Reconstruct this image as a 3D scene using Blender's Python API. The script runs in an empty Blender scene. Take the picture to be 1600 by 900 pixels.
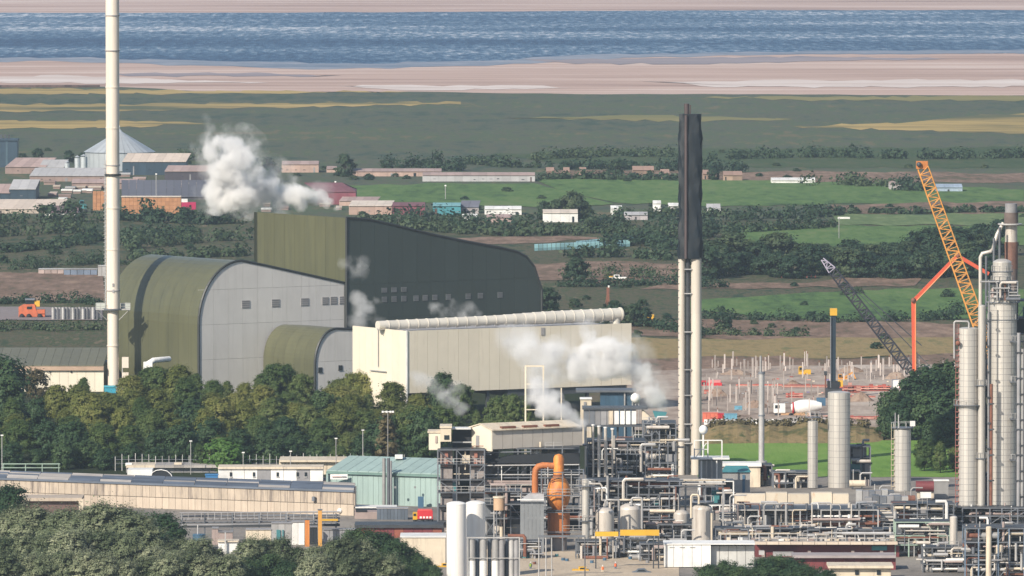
import bpy, math, random
from mathutils import Vector, Matrix, Quaternion
R = math.radians
rnd = random.Random(7)
sc = bpy.context.scene
col = sc.collection
# ------------------------------------------------------------------ camera
FPX, CAMZ = 13200.0, 134.0            # focal length in photo pixels (1600 wide), camera height on the hill
PITCH = math.atan(692.0 / FPX)
cam = bpy.data.cameras.new('camera'); cam_o = bpy.data.objects.new('camera', cam); col.objects.link(cam_o)
cam.sensor_width = 36.0; cam.lens = 36.0 * FPX / 1600.0
cam.clip_start = 1.0; cam.clip_end = 90000.0
cam_o.location = (0, 0, CAMZ); cam_o.rotation_euler = (R(90) - PITCH, 0, 0)
sc.camera = cam_o
# ------------------------------------------------------------------ sky and sun
SUN_EL, SUN_A = R(33), R(53)          # elevation; bearing left of and behind the camera
sdir = Vector((-math.cos(SUN_A) * math.cos(SUN_EL), -math.sin(SUN_A) * math.cos(SUN_EL), math.sin(SUN_EL)))
wd = bpy.data.worlds.new('World'); sc.world = wd; wd.use_nodes = True
wn = wd.node_tree.nodes; wl = wd.node_tree.links
for n in list(wn): wn.remove(n)
sky = wn.new('ShaderNodeTexSky'); sky.sky_type = 'NISHITA'; sky.sun_disc = False
sky.sun_elevation = SUN_EL; sky.sun_rotation = math.atan2(sdir.x, sdir.y)
bg = wn.new('ShaderNodeBackground'); bg.inputs['Strength'].default_value = 0.10
wo = wn.new('ShaderNodeOutputWorld'); wl.new(sky.outputs[0], bg.inputs[0]); wl.new(bg.outputs[0], wo.inputs[0])
sun = bpy.data.lights.new('sun', 'SUN'); sun.energy = 4.7; sun.angle = R(0.5); sun.color = (1.0, 0.90, 0.76)
sun_o = bpy.data.objects.new('sun', sun); col.objects.link(sun_o); sun_o.location = (-300, -300, 500)
sun_o.rotation_mode = 'QUATERNION'; sun_o.rotation_quaternion = sdir.to_track_quat('Z', 'Y')
vs = sc.view_settings
vs.view_transform = 'Standard'; vs.look = 'None'; vs.exposure = 0.33; vs.gamma = 1.0; vs.use_curve_mapping = False
sc.render.engine = 'CYCLES'
cy = sc.cycles
cy.use_denoising = True
cy.max_bounces = 9; cy.diffuse_bounces = 2; cy.glossy_bounces = 2; cy.transmission_bounces = 3
cy.volume_bounces = 7; cy.transparent_max_bounces = 8; cy.caustics_reflective = False; cy.caustics_refractive = False
# ------------------------------------------------------------------ helpers: pixels of the photograph to points in the world
cP, sP = math.cos(PITCH), math.sin(PITCH)
def ray(u, v):
    x = (u - 800.0) / FPX; y = -(v - 450.0) / FPX
    return Vector((x, cP + y * sP, -sP + y * cP))
def G(u, v, z=0.0):                    # where the ray meets the level z
    d = ray(u, v); t = (z - CAMZ) / d.z
    return Vector((d.x * t, d.y * t, z))
def at(u, v, Y):                       # the point of the ray at distance Y
    d = ray(u, v); t = Y / d.y
    return Vector((d.x * t, Y, CAMZ + d.z * t))
def YG(v): return G(800, v).y
def MP(Y): return Y / FPX              # metres per photo pixel at distance Y

# ------------------------------------------------------------------ materials
MATS = {}
def node_mat(name):
    m = bpy.data.materials.new(name); m.use_nodes = True
    nt = m.node_tree
    return m, nt, nt.nodes, nt.links, nt.nodes['Principled BSDF']
def mapped(nt, scale, src='pos'):
    N, Lk = nt.nodes, nt.links
    if src == 'pos': o = N.new('ShaderNodeNewGeometry').outputs['Position']
    else: o = N.new('ShaderNodeTexCoord').outputs['Object']
    mp = N.new('ShaderNodeMapping'); mp.inputs['Scale'].default_value = scale
    Lk.new(o, mp.inputs['Vector']); return mp.outputs[0]
def noise(nt, vec, detail=3.0, rough=0.6, scale=1.0):
    n = nt.nodes.new('ShaderNodeTexNoise'); n.inputs['Scale'].default_value = scale
    n.inputs['Detail'].default_value = detail; n.inputs['Roughness'].default_value = rough
    nt.links.new(vec, n.inputs['Vector']); return n.outputs['Fac']
def ramp(nt, fac, stops):
    r = nt.nodes.new('ShaderNodeValToRGB'); e = r.color_ramp.elements
    while len(e) < len(stops): e.new(0.5)
    for k, (p, c) in enumerate(stops):
        e[k].position = p; e[k].color = (c[0], c[1], c[2], 1)
    nt.links.new(fac, r.inputs[0]); return r.outputs[0]
def math_n(nt, op, a, b):
    n = nt.nodes.new('ShaderNodeMath'); n.operation = op
    for k, x in enumerate((a, b)):
        if isinstance(x, (int, float)): n.inputs[k].default_value = x
        else: nt.links.new(x, n.inputs[k])
    return n.outputs[0]
def mulc(nt, c, f):
    n = nt.nodes.new('ShaderNodeVectorMath'); n.operation = 'SCALE'
    nt.links.new(c, n.inputs[0]); nt.links.new(f, n.inputs['Scale']); return n.outputs[0]
def M(name, rgb, rough=0.65, metal=0.0, var=0.16, scale=(0.35, 0.35, 0.35), dirt=None, dscale=(0.9, 0.9, 0.12), dlo=0.5, dhi=0.72, objvar=0.1):
    """painted or metal surface: base colour with mottling, optional dirt streaks in a second colour"""
    if name in MATS: return MATS[name]
    m, nt, N, Lk, b = node_mat(name)
    f = noise(nt, mapped(nt, scale), 4, 0.65)
    base = ramp(nt, f, [(0.28, [c * (1 - var) for c in rgb]), (0.72, [min(1, c * (1 + var)) for c in rgb])])
    if dirt:
        d = noise(nt, mapped(nt, dscale), 4, 0.7)
        mx = N.new('ShaderNodeMix'); mx.data_type = 'RGBA'
        k = ramp(nt, d, [(dlo, (0, 0, 0)), (dhi, (1, 1, 1))])
        Lk.new(k, mx.inputs[0]); Lk.new(base, mx.inputs[6]); mx.inputs[7].default_value = (*dirt, 1)
        base = mx.outputs[2]
    oi = N.new('ShaderNodeObjectInfo')
    fac = math_n(nt, 'ADD', math_n(nt, 'MULTIPLY', oi.outputs['Random'], 2 * objvar), 1 - objvar)
    Lk.new(mulc(nt, base, fac), b.inputs['Base Color'])
    b.inputs['Roughness'].default_value = rough; b.inputs['Metallic'].default_value = metal
    MATS[name] = m; return m
def field_mat(name, cols, scale=(0.02, 0.006, 0.02), fine=(0.5, 0.08, 0.5), rough=0.95, k=0.35):
    if name in MATS: return MATS[name]
    m, nt, N, Lk, b = node_mat(name)
    f1 = noise(nt, mapped(nt, scale), 5, 0.6); f2 = noise(nt, mapped(nt, fine), 4, 0.7)
    f3 = noise(nt, mapped(nt, [c * 4.3 for c in scale]), 4, 0.65)
    f = math_n(nt, 'ADD', math_n(nt, 'MULTIPLY', f1, .75 - k * .6), math_n(nt, 'ADD', math_n(nt, 'MULTIPLY', f2, k * .6), math_n(nt, 'MULTIPLY', f3, .25)))
    n = len(cols)
    Lk.new(ramp(nt, f, [(0.405 + 0.19 * i / max(1, n - 1), c) for i, c in enumerate(cols)]), b.inputs['Base Color'])
    b.inputs['Roughness'].default_value = rough; b.inputs['Specular IOR Level'].default_value = 0.1
    bump = N.new('ShaderNodeBump'); bump.inputs['Strength'].default_value = 0.6; bump.inputs['Distance'].default_value = 0.5
    Lk.new(f2, bump.inputs['Height']); Lk.new(bump.outputs[0], b.inputs['Normal'])
    MATS[name] = m; return m
def leaf_mat(name, dark, light, hi=None, trans=0.25):
    if name in MATS: return MATS[name]
    m, nt, N, Lk, b = node_mat(name)
    oi = N.new('ShaderNodeObjectInfo')
    f = noise(nt, mapped(nt, (0.55, 0.55, 0.55)), 3, 0.7)
    f = math_n(nt, 'ADD', math_n(nt, 'MULTIPLY', f, 0.75), math_n(nt, 'MULTIPLY', oi.outputs['Random'], 0.30))
    c = ramp(nt, f, [(0.30, dark), (0.55, light), (0.75, hi or light)])
    Lk.new(c, b.inputs['Base Color']); b.inputs['Roughness'].default_value = 0.6
    b.inputs['Specular IOR Level'].default_value = 0.25
    tr = N.new('ShaderNodeBsdfTranslucent'); Lk.new(c, tr.inputs['Color'])
    mx = N.new('ShaderNodeMixShader'); mx.inputs[0].default_value = trans
    out = N['Material Output']
    Lk.new(b.outputs[0], mx.inputs[1]); Lk.new(tr.outputs[0], mx.inputs[2]); Lk.new(mx.outputs[0], out.inputs['Surface'])
    MATS[name] = m; return m

# ------------------------------------------------------------------ object helpers
def wm(o):
    m = o.matrix_basis.copy()
    if o.parent: m = wm(o.parent) @ o.matrix_parent_inverse @ m
    return m
def child(o, par):
    if par is not None:
        o.parent = par; o.matrix_parent_inverse = wm(par).inverted()
    return o
def tag(o, label, cat, group=None):
    o['label'] = label; o['category'] = cat
    if group: o['group'] = group
    return o
def T(name, label, cat, loc, group=None):          # an Empty at the thing's base
    o = bpy.data.objects.new(name, None); o.empty_display_size = 1.0; col.objects.link(o)
    o.location = loc
    return tag(o, label, cat, group)
def copy_tree(src, par=None):
    c = src.copy(); col.objects.link(c)
    if par is not None: c.parent = par; c.matrix_parent_inverse = src.matrix_parent_inverse
    for ch in list(src.children): copy_tree(ch, c)
    return c
UNIT = {}
def unit(shape, mat):
    key = (shape, mat.name)
    if key in UNIT: return UNIT[key]
    b = MB()
    if shape == 'box': b.box((-.5, -.5, -.5), (.5, .5, .5))
    elif shape == 'cyl': b.tube((0, 0, -.5), (0, 0, .5), .5, .5, 10)
    elif shape == 'cyl24': b.tube((0, 0, -.5), (0, 0, .5), .5, .5, 28)
    elif shape == 'ball': b.lathe([(0.001, -.5), (.25, -.433), (.433, -.25), (.5, 0), (.433, .25), (.25, .433), (0.001, .5)], 14)
    elif shape == 'dome': b.lathe([(.5, 0), (.47, .3), (.35, .65), (.2, .9), (0.001, 1.0)], 24)
    elif shape == 'cone': b.lathe([(.5, 0), (0.001, 1.0)], 24)
    me = b.mesh(shape + '_' + mat.name, mat, smooth=shape in ('cyl24', 'ball', 'dome', 'cyl'))
    UNIT[key] = me; return me
class MB:
    def __init__(s): s.v = []; s.f = []
    def quad(s, *p):
        n = len(s.v); s.v += [tuple(q) for q in p]; s.f.append(tuple(range(n, n + len(p))))
    def box(s, a, b):
        (x0, y0, z0), (x1, y1, z1) = a, b; n = len(s.v)
        s.v += [(x0, y0, z0), (x1, y0, z0), (x1, y1, z0), (x0, y1, z0), (x0, y0, z1), (x1, y0, z1), (x1, y1, z1), (x0, y1, z1)]
        s.f += [tuple(n + i for i in q) for q in ((0, 3, 2, 1), (4, 5, 6, 7), (0, 1, 5, 4), (1, 2, 6, 5), (2, 3, 7, 6), (3, 0, 4, 7))]
    def tube(s, p0, p1, r0, r1, n=10, cap=True):
        p0, p1 = Vector(p0), Vector(p1); d = (p1 - p0).normalized()
        a = d.orthogonal().normalized(); b = d.cross(a); k = len(s.v)
        for p, r in ((p0, r0), (p1, r1)):
            for i in range(n):
                t = 2 * math.pi * i / n; s.v.append(tuple(p + a * (r * math.cos(t)) + b * (r * math.sin(t))))
        for i in range(n):
            j = (i + 1) % n; s.f.append((k + i, k + j, k + n + j, k + n + i))
        if cap: s.f.append(tuple(k + i for i in reversed(range(n)))); s.f.append(tuple(k + n + i for i in range(n)))
    def sweep(s, pts, r, n=10):
        """pipe along a polyline with mitred bends"""
        pts = [Vector(p) for p in pts]; k = len(s.v); a = None
        for i, p in enumerate(pts):
            d = ((pts[min(i + 1, len(pts) - 1)] - p).normalized() + (p - pts[max(i - 1, 0)]).normalized()).normalized()
            if a is None: a = d.orthogonal().normalized()
            a = (a - d * a.dot(d)).normalized(); b = d.cross(a)
            for q in range(n):
                t = 2 * math.pi * q / n; s.v.append(tuple(p + a * (r * math.cos(t)) + b * (r * math.sin(t))))
        for i in range(len(pts) - 1):
            for q in range(n):
                j = (q + 1) % n; o = k + i * n; s.f.append((o + q, o + j, o + n + j, o + n + q))
        e = k + (len(pts) - 1) * n
        s.f.append(tuple(k + i for i in reversed(range(n)))); s.f.append(tuple(e + i for i in range(n)))
    def lathe(s, prof, n=24, c=(0, 0, 0)):
        k = len(s.v)
        for r, z in prof:
            for i in range(n):
                t = 2 * math.pi * i / n; s.v.append((c[0] + r * math.cos(t), c[1] + r * math.sin(t), c[2] + z))
        for q in range(len(prof) - 1):
            for i in range(n):
                j = (i + 1) % n; o = k + q * n; s.f.append((o + i, o + j, o + n + j, o + n + i))
        s.f.append(tuple(k + i for i in reversed(range(n)))); e = k + (len(prof) - 1) * n; s.f.append(tuple(e + i for i in range(n)))
    def prism(s, poly, dv):
        """closed polygon (list of Vectors) extruded along dv"""
        poly = [Vector(p) for p in poly]; dv = Vector(dv); n = len(poly); k = len(s.v)
        s.v += [tuple(p) for p in poly] + [tuple(p + dv) for p in poly]
        s.f.append(tuple(range(k, k + n))); s.f.append(tuple(k + n + i for i in reversed(range(n))))
        for i in range(n):
            j = (i + 1) % n; s.f.append((k + i, k + n + i, k + n + j, k + j))
    def mesh(s, name, mat, smooth=False, org=None):
        me = bpy.data.meshes.new(name)
        vs_ = s.v if org is None else [(x - org[0], y - org[1], z - org[2]) for x, y, z in s.v]
        me.from_pydata(vs_, [], s.f); me.materials.append(mat)
        if smooth:
            me.shade_smooth()
            if hasattr(me, 'set_sharp_from_angle'): me.set_sharp_from_angle(angle=R(40))
        me.update(); return me
    def obj(s, name, mat, par=None, smooth=False, org=None):
        if org is None and par is not None: org = wm(par).translation
        if org is None: org = (0, 0, 0)
        o = bpy.data.objects.new(name, s.mesh(name, mat, smooth, org)); col.objects.link(o); o.location = org
        return child(o, par)
def piece(name, shape, mat, par, loc, size, rz=0.0, quat=None):
    o = bpy.data.objects.new(name, unit(shape, mat)); col.objects.link(o)
    o.location = loc; o.scale = size
    if quat is not None: o.rotation_mode = 'QUATERNION'; o.rotation_quaternion = quat
    else: o.rotation_euler = (0, 0, rz)
    return child(o, par)
def B(name, mat, par, u0, u1, v0, v1, Y, dep, z0=None):
    """box whose front face at distance Y covers the pixel rectangle; v1 None = down to the ground"""
    a = at(u0, v0, Y); b = at(u1, v0, Y); zt = a.z
    zb = z0 if z0 is not None else (0.0 if v1 is None else at(u0, v1, Y).z)
    return piece(name, 'box', mat, par, ((a.x + b.x) / 2, Y + dep / 2, (zt + zb) / 2), (b.x - a.x, dep, zt - zb))
def C(name, mat, par, uc, w, v0, v1, Y, shape='cyl24'):
    a = at(uc, v0, Y); zb = 0.0 if v1 is None else at(uc, v1, Y).z; d = w * MP(Y)
    return piece(name, shape, mat, par, (a.x, Y, (a.z + zb) / 2), (d, d, a.z - zb))
def strut(name, mat, par, p0, p1, w, shape='cyl', w2=None):
    p0, p1 = Vector(p0), Vector(p1); d = p1 - p0
    return piece(name, shape, mat, par, (p0 + p1) / 2, (w, w2 or w, d.length), quat=d.to_track_quat('Z', 'Y'))
def S(name, mat, par, a, b, w, shape='cyl'):
    """strut between two (u, v, Y) points, w in pixels"""
    p0, p1 = at(*a), at(*b); return strut(name, mat, par, p0, p1, w * MP((a[2] + b[2]) / 2), shape)
def PIPE(name, mat, par, pts, w, n=10):
    """pipe through (u, v, Y) points, w in pixels"""
    b = MB(); b.sweep([at(*p) for p in pts], w * MP(pts[0][2]) / 2, n); return b.obj(name, mat, par, smooth=True)
def obox(name, mat, par, o, lu, lv, z0, z1, th):
    """box turned by th about z with one corner at o"""
    c, s_ = math.cos(th), math.sin(th)
    cx = o[0] + (lu * c - lv * s_) / 2; cy_ = o[1] + (lu * s_ + lv * c) / 2
    return piece(name, 'box', mat, par, (cx, cy_, (z0 + z1) / 2), (abs(lu), abs(lv), z1 - z0), rz=th)
def base(u, Y): return Vector((at(u, 450, Y).x * 1.0, Y, 0.0))
def solo(o, label, cat, group=None): return tag(o, label, cat, group)
# ------------------------------------------------------------------ the ground, fields, sands and water
def struct(o): o['kind'] = 'structure'; return o
def sheet(name, mat, poly, layer, jit=1.0, step=45):
    pts = []
    n = len(poly)
    for i in range(n):
        (u0, v0), (u1, v1) = poly[i], poly[(i + 1) % n]
        k = max(1, int(math.hypot(u1 - u0, v1 - v0) / step))
        for q in range(k):
            t = q / k; j = 0 if q == 0 else jit
            pts.append(G(u0 + (u1 - u0) * t + rnd.uniform(-4, 4) * j, v0 + (v1 - v0) * t + rnd.uniform(-.8, .8) * j, 0.06 * layer))
    b = MB(); b.quad(*pts)
    return struct(b.obj(name, mat))
gm = field_mat('earth', [(.060, .070, .040), (.095, .095, .055), (.13, .105, .075), (.085, .10, .045)], (0.012, 0.004, 0.02), (0.15, 0.04, 0.2))
b = MB(); E = 60000
b.quad((-E, -2000, 0), (E, -2000, 0), (E, E, 0), (-E, E, 0)); struct(b.obj('ground', gm))
sand = field_mat('sand', [(.27, .18, .155), (.42, .30, .255), (.50, .37, .32), (.60, .50, .45)], (0.0010, 0.0075, 0.02), (0.003, 0.03, 0.02), k=0.6)
marsh = field_mat('marsh', [(.040, .066, .046), (.060, .084, .058), (.092, .096, .066), (.062, .098, .052), (.13, .115, .07)], (0.003, 0.004, 0.01), (0.12, 0.022, 0.05), k=.75)
sheet('sandbank', sand, [(-600, -60), (2200, -60), (2200, 24), (-600, 24)], 1, 0)
# water with wind streaks: real ripples in the normal, darker and paler wind lanes and painted glints in the body colour
wmat, nt, N, Lk, bs = node_mat('water')
f1 = noise(nt, mapped(nt, (0.0014, 0.0034, 1)), 5, 0.6); f2 = noise(nt, mapped(nt, (0.16, 0.022, 1)), 4, 0.75)
ff = math_n(nt, 'ADD', math_n(nt, 'MULTIPLY', f1, 0.5), math_n(nt, 'MULTIPLY', f2, 0.5))
Lk.new(ramp(nt, ff, [(0.38, (.012, .050, .125)), (0.48, (.040, .105, .20)), (0.55, (.14, .22, .32)), (0.62, (.50, .54, .60))]), bs.inputs['Base Color'])
bs.inputs['Roughness'].default_value = 0.75; bs.inputs['Specular IOR Level'].default_value = 0.22
bp = N.new('ShaderNodeBump'); bp.inputs['Strength'].default_value = 1.0; bp.inputs['Distance'].default_value = 3.0
Lk.new(f2, bp.inputs['Height']); Lk.new(bp.outputs[0], bs.inputs['Normal'])
sheet('water', wmat, [(-600, 19), (300, 20), (800, 18), (1100, 16), (2200, 15), (2200, 80), (1600, 83), (1300, 84), (1100, 87), (900, 92), (760, 102), (520, 107), (300, 101), (100, 95), (-600, 93)], 2, 0.6)
sheet('sandbank', sand, [(-600, 92), (100, 94), (300, 100), (520, 106), (760, 101), (900, 91), (1100, 86), (1300, 83), (1600, 82), (2200, 79), (2200, 154), (-600, 148)], 1, 0)
sheet('shallow_water', field_mat('silty_water', [(.13, .17, .24), (.20, .235, .30), (.30, .31, .36)], (0.002, 0.02, 1), (0.05, 0.03, 1), rough=.6, k=.6), [(-600, 88), (100, 90), (300, 94), (520, 99), (760, 95), (900, 86), (1100, 82), (1300, 79), (2200, 76), (2200, 81), (1300, 85), (1100, 88), (900, 93), (760, 103), (520, 108), (300, 102), (100, 96), (-600, 94)], 2.5, 2.0, 30)
pool = M('pool', (.30, .33, .40), 0.3, 0, 0.3, (0.004, 0.02, 1))
wet = field_mat('wet_sand', [(.22, .20, .23), (.30, .26, .28)], (0.002, 0.01, 1), (0.01, 0.02, 1))
glint = field_mat('pale_sand', [(.52, .43, .39), (.70, .64, .61)], (0.002, 0.01, 1), (0.01, 0.02, 1))  # sparkle bands on the sands, the glint put into the colour
for poly, mt, nm in (([(170, 114), (420, 114), (560, 119), (200, 119)], wet, 'wet_sand'), ([(-400, 119), (120, 118), (250, 124), (420, 129), (260, 130), (-400, 127)], glint, 'shell_bank'),
                 ([(520, 134), (800, 133), (900, 137), (640, 141)], glint, 'shell_bank'), ([(820, 93), (1200, 88), (1500, 91), (1150, 99), (900, 100)], wet, 'wet_sand'),
                 ([(1000, 127), (1500, 124), (1900, 128), (1900, 135), (1150, 136)], glint, 'shell_bank')):
    FI = globals().get('FI', 0) + 1; sheet(nm, mt, poly, 3 + .1 * FI, 2.0, 24)
sheet('marsh', marsh, [(-900, 133), (100, 133), (240, 138), (330, 144), (640, 143), (900, 147), (1200, 147), (1500, 149), (2200, 149), (2200, 345), (-900, 345)], 2, 0.7)
straw = field_mat('straw', [(.085, .10, .055), (.24, .19, .08), (.38, .28, .11), (.44, .33, .14)], (0.004, 0.012, 1), (0.02, 0.03, 1))
dull = field_mat('dull_grass', [(.17, .165, .07), (.24, .21, .09)], (0.003, 0.01, 1), (0.05, 0.02, 1))
green = field_mat('pasture', [(.048, .090, .036), (.075, .14, .045), (.10, .17, .055), (.13, .18, .07)], (0.008, 0.004, 1), (0.25, 0.05, 1), k=.75)
pgreen = field_mat('pale_pasture', [(.09, .14, .06), (.12, .17, .075), (.17, .22, .10)], (0.006, 0.006, 1), (0.25, 0.05, 1), k=.75)
dgreen = field_mat('rough_pasture', [(.036, .066, .030), (.052, .082, .036), (.075, .088, .048)], (0.006, 0.006, 1), (0.25, 0.04, 1), k=.75)
brown = field_mat('bare_earth', [(.09, .085, .05), (.16, .11, .08), (.21, .145, .11), (.28, .20, .15)], (0.01, 0.008, 1), (0.3, 0.06, 1), k=.75)
tan = field_mat('dry_grass', [(.19, .155, .075), (.27, .205, .10), (.15, .145, .065)], (0.012, 0.008, 1), (0.3, 0.06, 1), k=.75)
scrub = field_mat('scrub', [(.028, .052, .028), (.050, .068, .036), (.105, .09, .058), (.040, .068, .028), (.15, .12, .08)], (0.012, 0.008, 1), (0.3, 0.07, 1), k=.75)
for nm, mt, poly, ly in (
    ('straw_strip', straw, [(-400, 137), (150, 139), (420, 142), (640, 143.5), (420, 146), (-400, 147)], 3),
    ('straw_strip', straw, [(-400, 164), (300, 162), (720, 159), (720, 163), (430, 168), (200, 173), (-400, 176)], 3),
    ('straw_strip', straw, [(-400, 189), (180, 188), (330, 193), (180, 199), (-400, 204)], 3),
    ('straw_strip', straw, [(1235, 197), (1420, 191), (1520, 181), (1600, 177), (2000, 176), (2000, 206), (1600, 209), (1420, 204)], 3),
    ('dull_strip', dull, [(780, 184), (1000, 180), (1240, 186), (1100, 190)], 3),
    ('dull_strip', dull, [(1100, 152), (1600, 150), (2000, 152), (2000, 156), (1300, 157)], 3),
    ('rough_pasture', dgreen, [(760, 242), (980, 232), (1250, 231), (2000, 228), (2000, 262), (1300, 262), (900, 258)], 3),
    ('bare_field', brown, [(860, 266), (1300, 268), (1700, 272), (1700, 286), (1250, 285), (1000, 278), (840, 278)], 3),
    ('pasture', green, [(835, 280), (1000, 279), (1300, 284), (1500, 292), (1600, 296), (1600, 322), (1300, 318), (1090, 322), (960, 316), (880, 300)], 4),
    ('pasture', green, [(540, 290), (700, 286), (835, 286), (885, 300), (960, 318), (850, 324), (700, 318), (560, 312)], 4),
    ('bare_field', brown, [(1290, 320), (1580, 314), (1700, 318), (1700, 334), (1400, 334), (1290, 332)], 5),
    ('pale_pasture', pgreen, [(1300, 335), (1600, 333), (1800, 334), (1800, 353), (1600, 352), (1310, 351)], 5),
    ('pasture', green, [(1140, 355), (1310, 352), (1600, 353), (1800, 354), (1800, 382), (1140, 385)], 5),
    ('scrub_land', scrub, [(-500, 338), (400, 338), (900, 345), (1800, 345), (1800, 600), (-500, 600)], 2),
    ('bare_field', brown, [(700, 372), (900, 369), (960, 371), (860, 379), (740, 382)], 4),
    ('bare_field', brown, [(820, 413), (930, 408), (1060, 412), (1060, 438), (960, 441), (840, 438)], 4),
    ('bare_field', brown, [(1050, 440), (1260, 442), (1330, 432), (1440, 435), (1430, 446), (1200, 450), (1000, 452)], 4),
    ('pasture', green, [(1070, 470), (1250, 458), (1420, 450), (1600, 452), (1600, 496), (1400, 499), (1220, 496), (1080, 484)], 4),
    ('bare_field', brown, [(-400, 424), (160, 427), (165, 470), (-400, 474)], 4),
    ('track', M('track', (.20, .17, .17), 0.9), [(-400, 478), (160, 480), (160, 500), (-400, 500)], 5),
    ('bare_field', brown, [(960, 500), (1240, 499), (1500, 506), (1500, 528), (1150, 530), (980, 524)], 4),
    ('dry_field', tan, [(970, 528), (1200, 530), (1490, 526), (1490, 552), (1300, 560), (980, 566)], 4),
    ('bare_field', brown, [(980, 560), (1160, 556), (1340, 560), (1500, 552), (1500, 600), (980, 600)], 5),
    ('construction_yard', field_mat('yard', [(.20, .15, .125), (.32, .26, .22), (.40, .34, .29), (.48, .42, .37)], (0.03, 0.02, 1), (0.3, 0.08, 1)), [(980, 580), (1200, 572), (1520, 568), (1520, 668), (980, 672)], 6),
    ('lawn', field_mat('lawn', [(.10, .20, .036), (.14, .25, .05), (.17, .27, .065)], (0.05, 0.02, 1), (0.5, 0.1, 1)), [(1090, 694), (1350, 688), (1520, 688), (1520, 745), (1090, 745)], 6),
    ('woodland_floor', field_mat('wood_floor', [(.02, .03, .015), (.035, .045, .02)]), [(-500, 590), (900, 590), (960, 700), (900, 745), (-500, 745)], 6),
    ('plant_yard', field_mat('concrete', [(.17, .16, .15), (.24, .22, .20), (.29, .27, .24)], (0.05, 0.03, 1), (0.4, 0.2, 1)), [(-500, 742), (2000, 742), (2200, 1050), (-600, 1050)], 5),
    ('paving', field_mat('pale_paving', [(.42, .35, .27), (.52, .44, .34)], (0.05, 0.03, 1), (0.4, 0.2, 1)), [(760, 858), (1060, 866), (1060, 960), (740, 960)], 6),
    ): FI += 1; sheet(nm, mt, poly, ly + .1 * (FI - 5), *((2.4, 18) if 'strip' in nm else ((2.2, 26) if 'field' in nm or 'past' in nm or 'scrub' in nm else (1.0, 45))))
# earth bund between the lawn and the building site
bund = MB(); prof = [(0, 0), (.25, .8), (.5, 1), (.75, .75), (1, 0)]; rows = []
for i in range(41):
    u = 1095 + 285 * i / 40; h = 2.7 + .4 * math.sin(i * .31) + .3 * math.sin(i * .83 + 1) + rnd.uniform(-.15, .15); h *= min(1, (40 - i) / 5 + .1, i / 4 + .1)
    a, c = G(u, 698), G(u, 668); rows.append([a.lerp(c, t) + Vector((0, 0, .3 + h * z + (rnd.uniform(-.2, .2) if z else -.4))) for t, z in prof])
for i in range(40):
    for j in range(4): bund.quad(rows[i][j], rows[i + 1][j], rows[i + 1][j + 1], rows[i][j + 1])
struct(bund.obj('earth_bund', field_mat('bund_grass', [(.09, .095, .04), (.19, .15, .07), (.25, .19, .10), (.075, .09, .035)], (0.12, 0.08, .1), (0.8, 0.5, .8)), smooth=True))
# ------------------------------------------------------------------ power station: curved halls, box on legs, chimney
TH = R(36); U = Vector((math.cos(TH), math.sin(TH), 0)); V = Vector((-math.sin(TH), math.cos(TH), 0))
olive = M('olive_cladding', (.104, .106, .058), 0.33, 0.0, 0.08, (0.12, 0.12, 0.05), dirt=(.078, .082, .05), dscale=(.5, .5, .05), dlo=.45, dhi=.8, objvar=0.05)
pale = M('pale_cladding', (.60, .585, .565), 0.55, 0, 0.05, (.2, .2, .2), dirt=(.50, .485, .465), dscale=(.6, .6, .04), dlo=.5, dhi=.85, objvar=0.03)
darkc = M('dark_cladding', (.040, .055, .049), 0.5, 0, 0.05, (.2, .2, .2), objvar=0.04)
trim = M('dark_trim', (.03, .035, .035), 0.5)
cream = M('cream_cladding', (.72, .66, .54), 0.55, 0, 0.05, (.2, .2, .2), dirt=(.50, .44, .35), dscale=(.5, .5, .06), dlo=.6, dhi=.95, objvar=0.03)
louvre = M('grey_louvre', (.34, .33, .33), 0.6)
glass = M('dark_glass', (.02, .028, .035), 0.15)
O1 = Vector((at(310, 560, 2050).x, 2050, 0))
def lp(a, b_, z): return O1 + U * a + V * b_ + Vector((0, 0, z))
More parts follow.
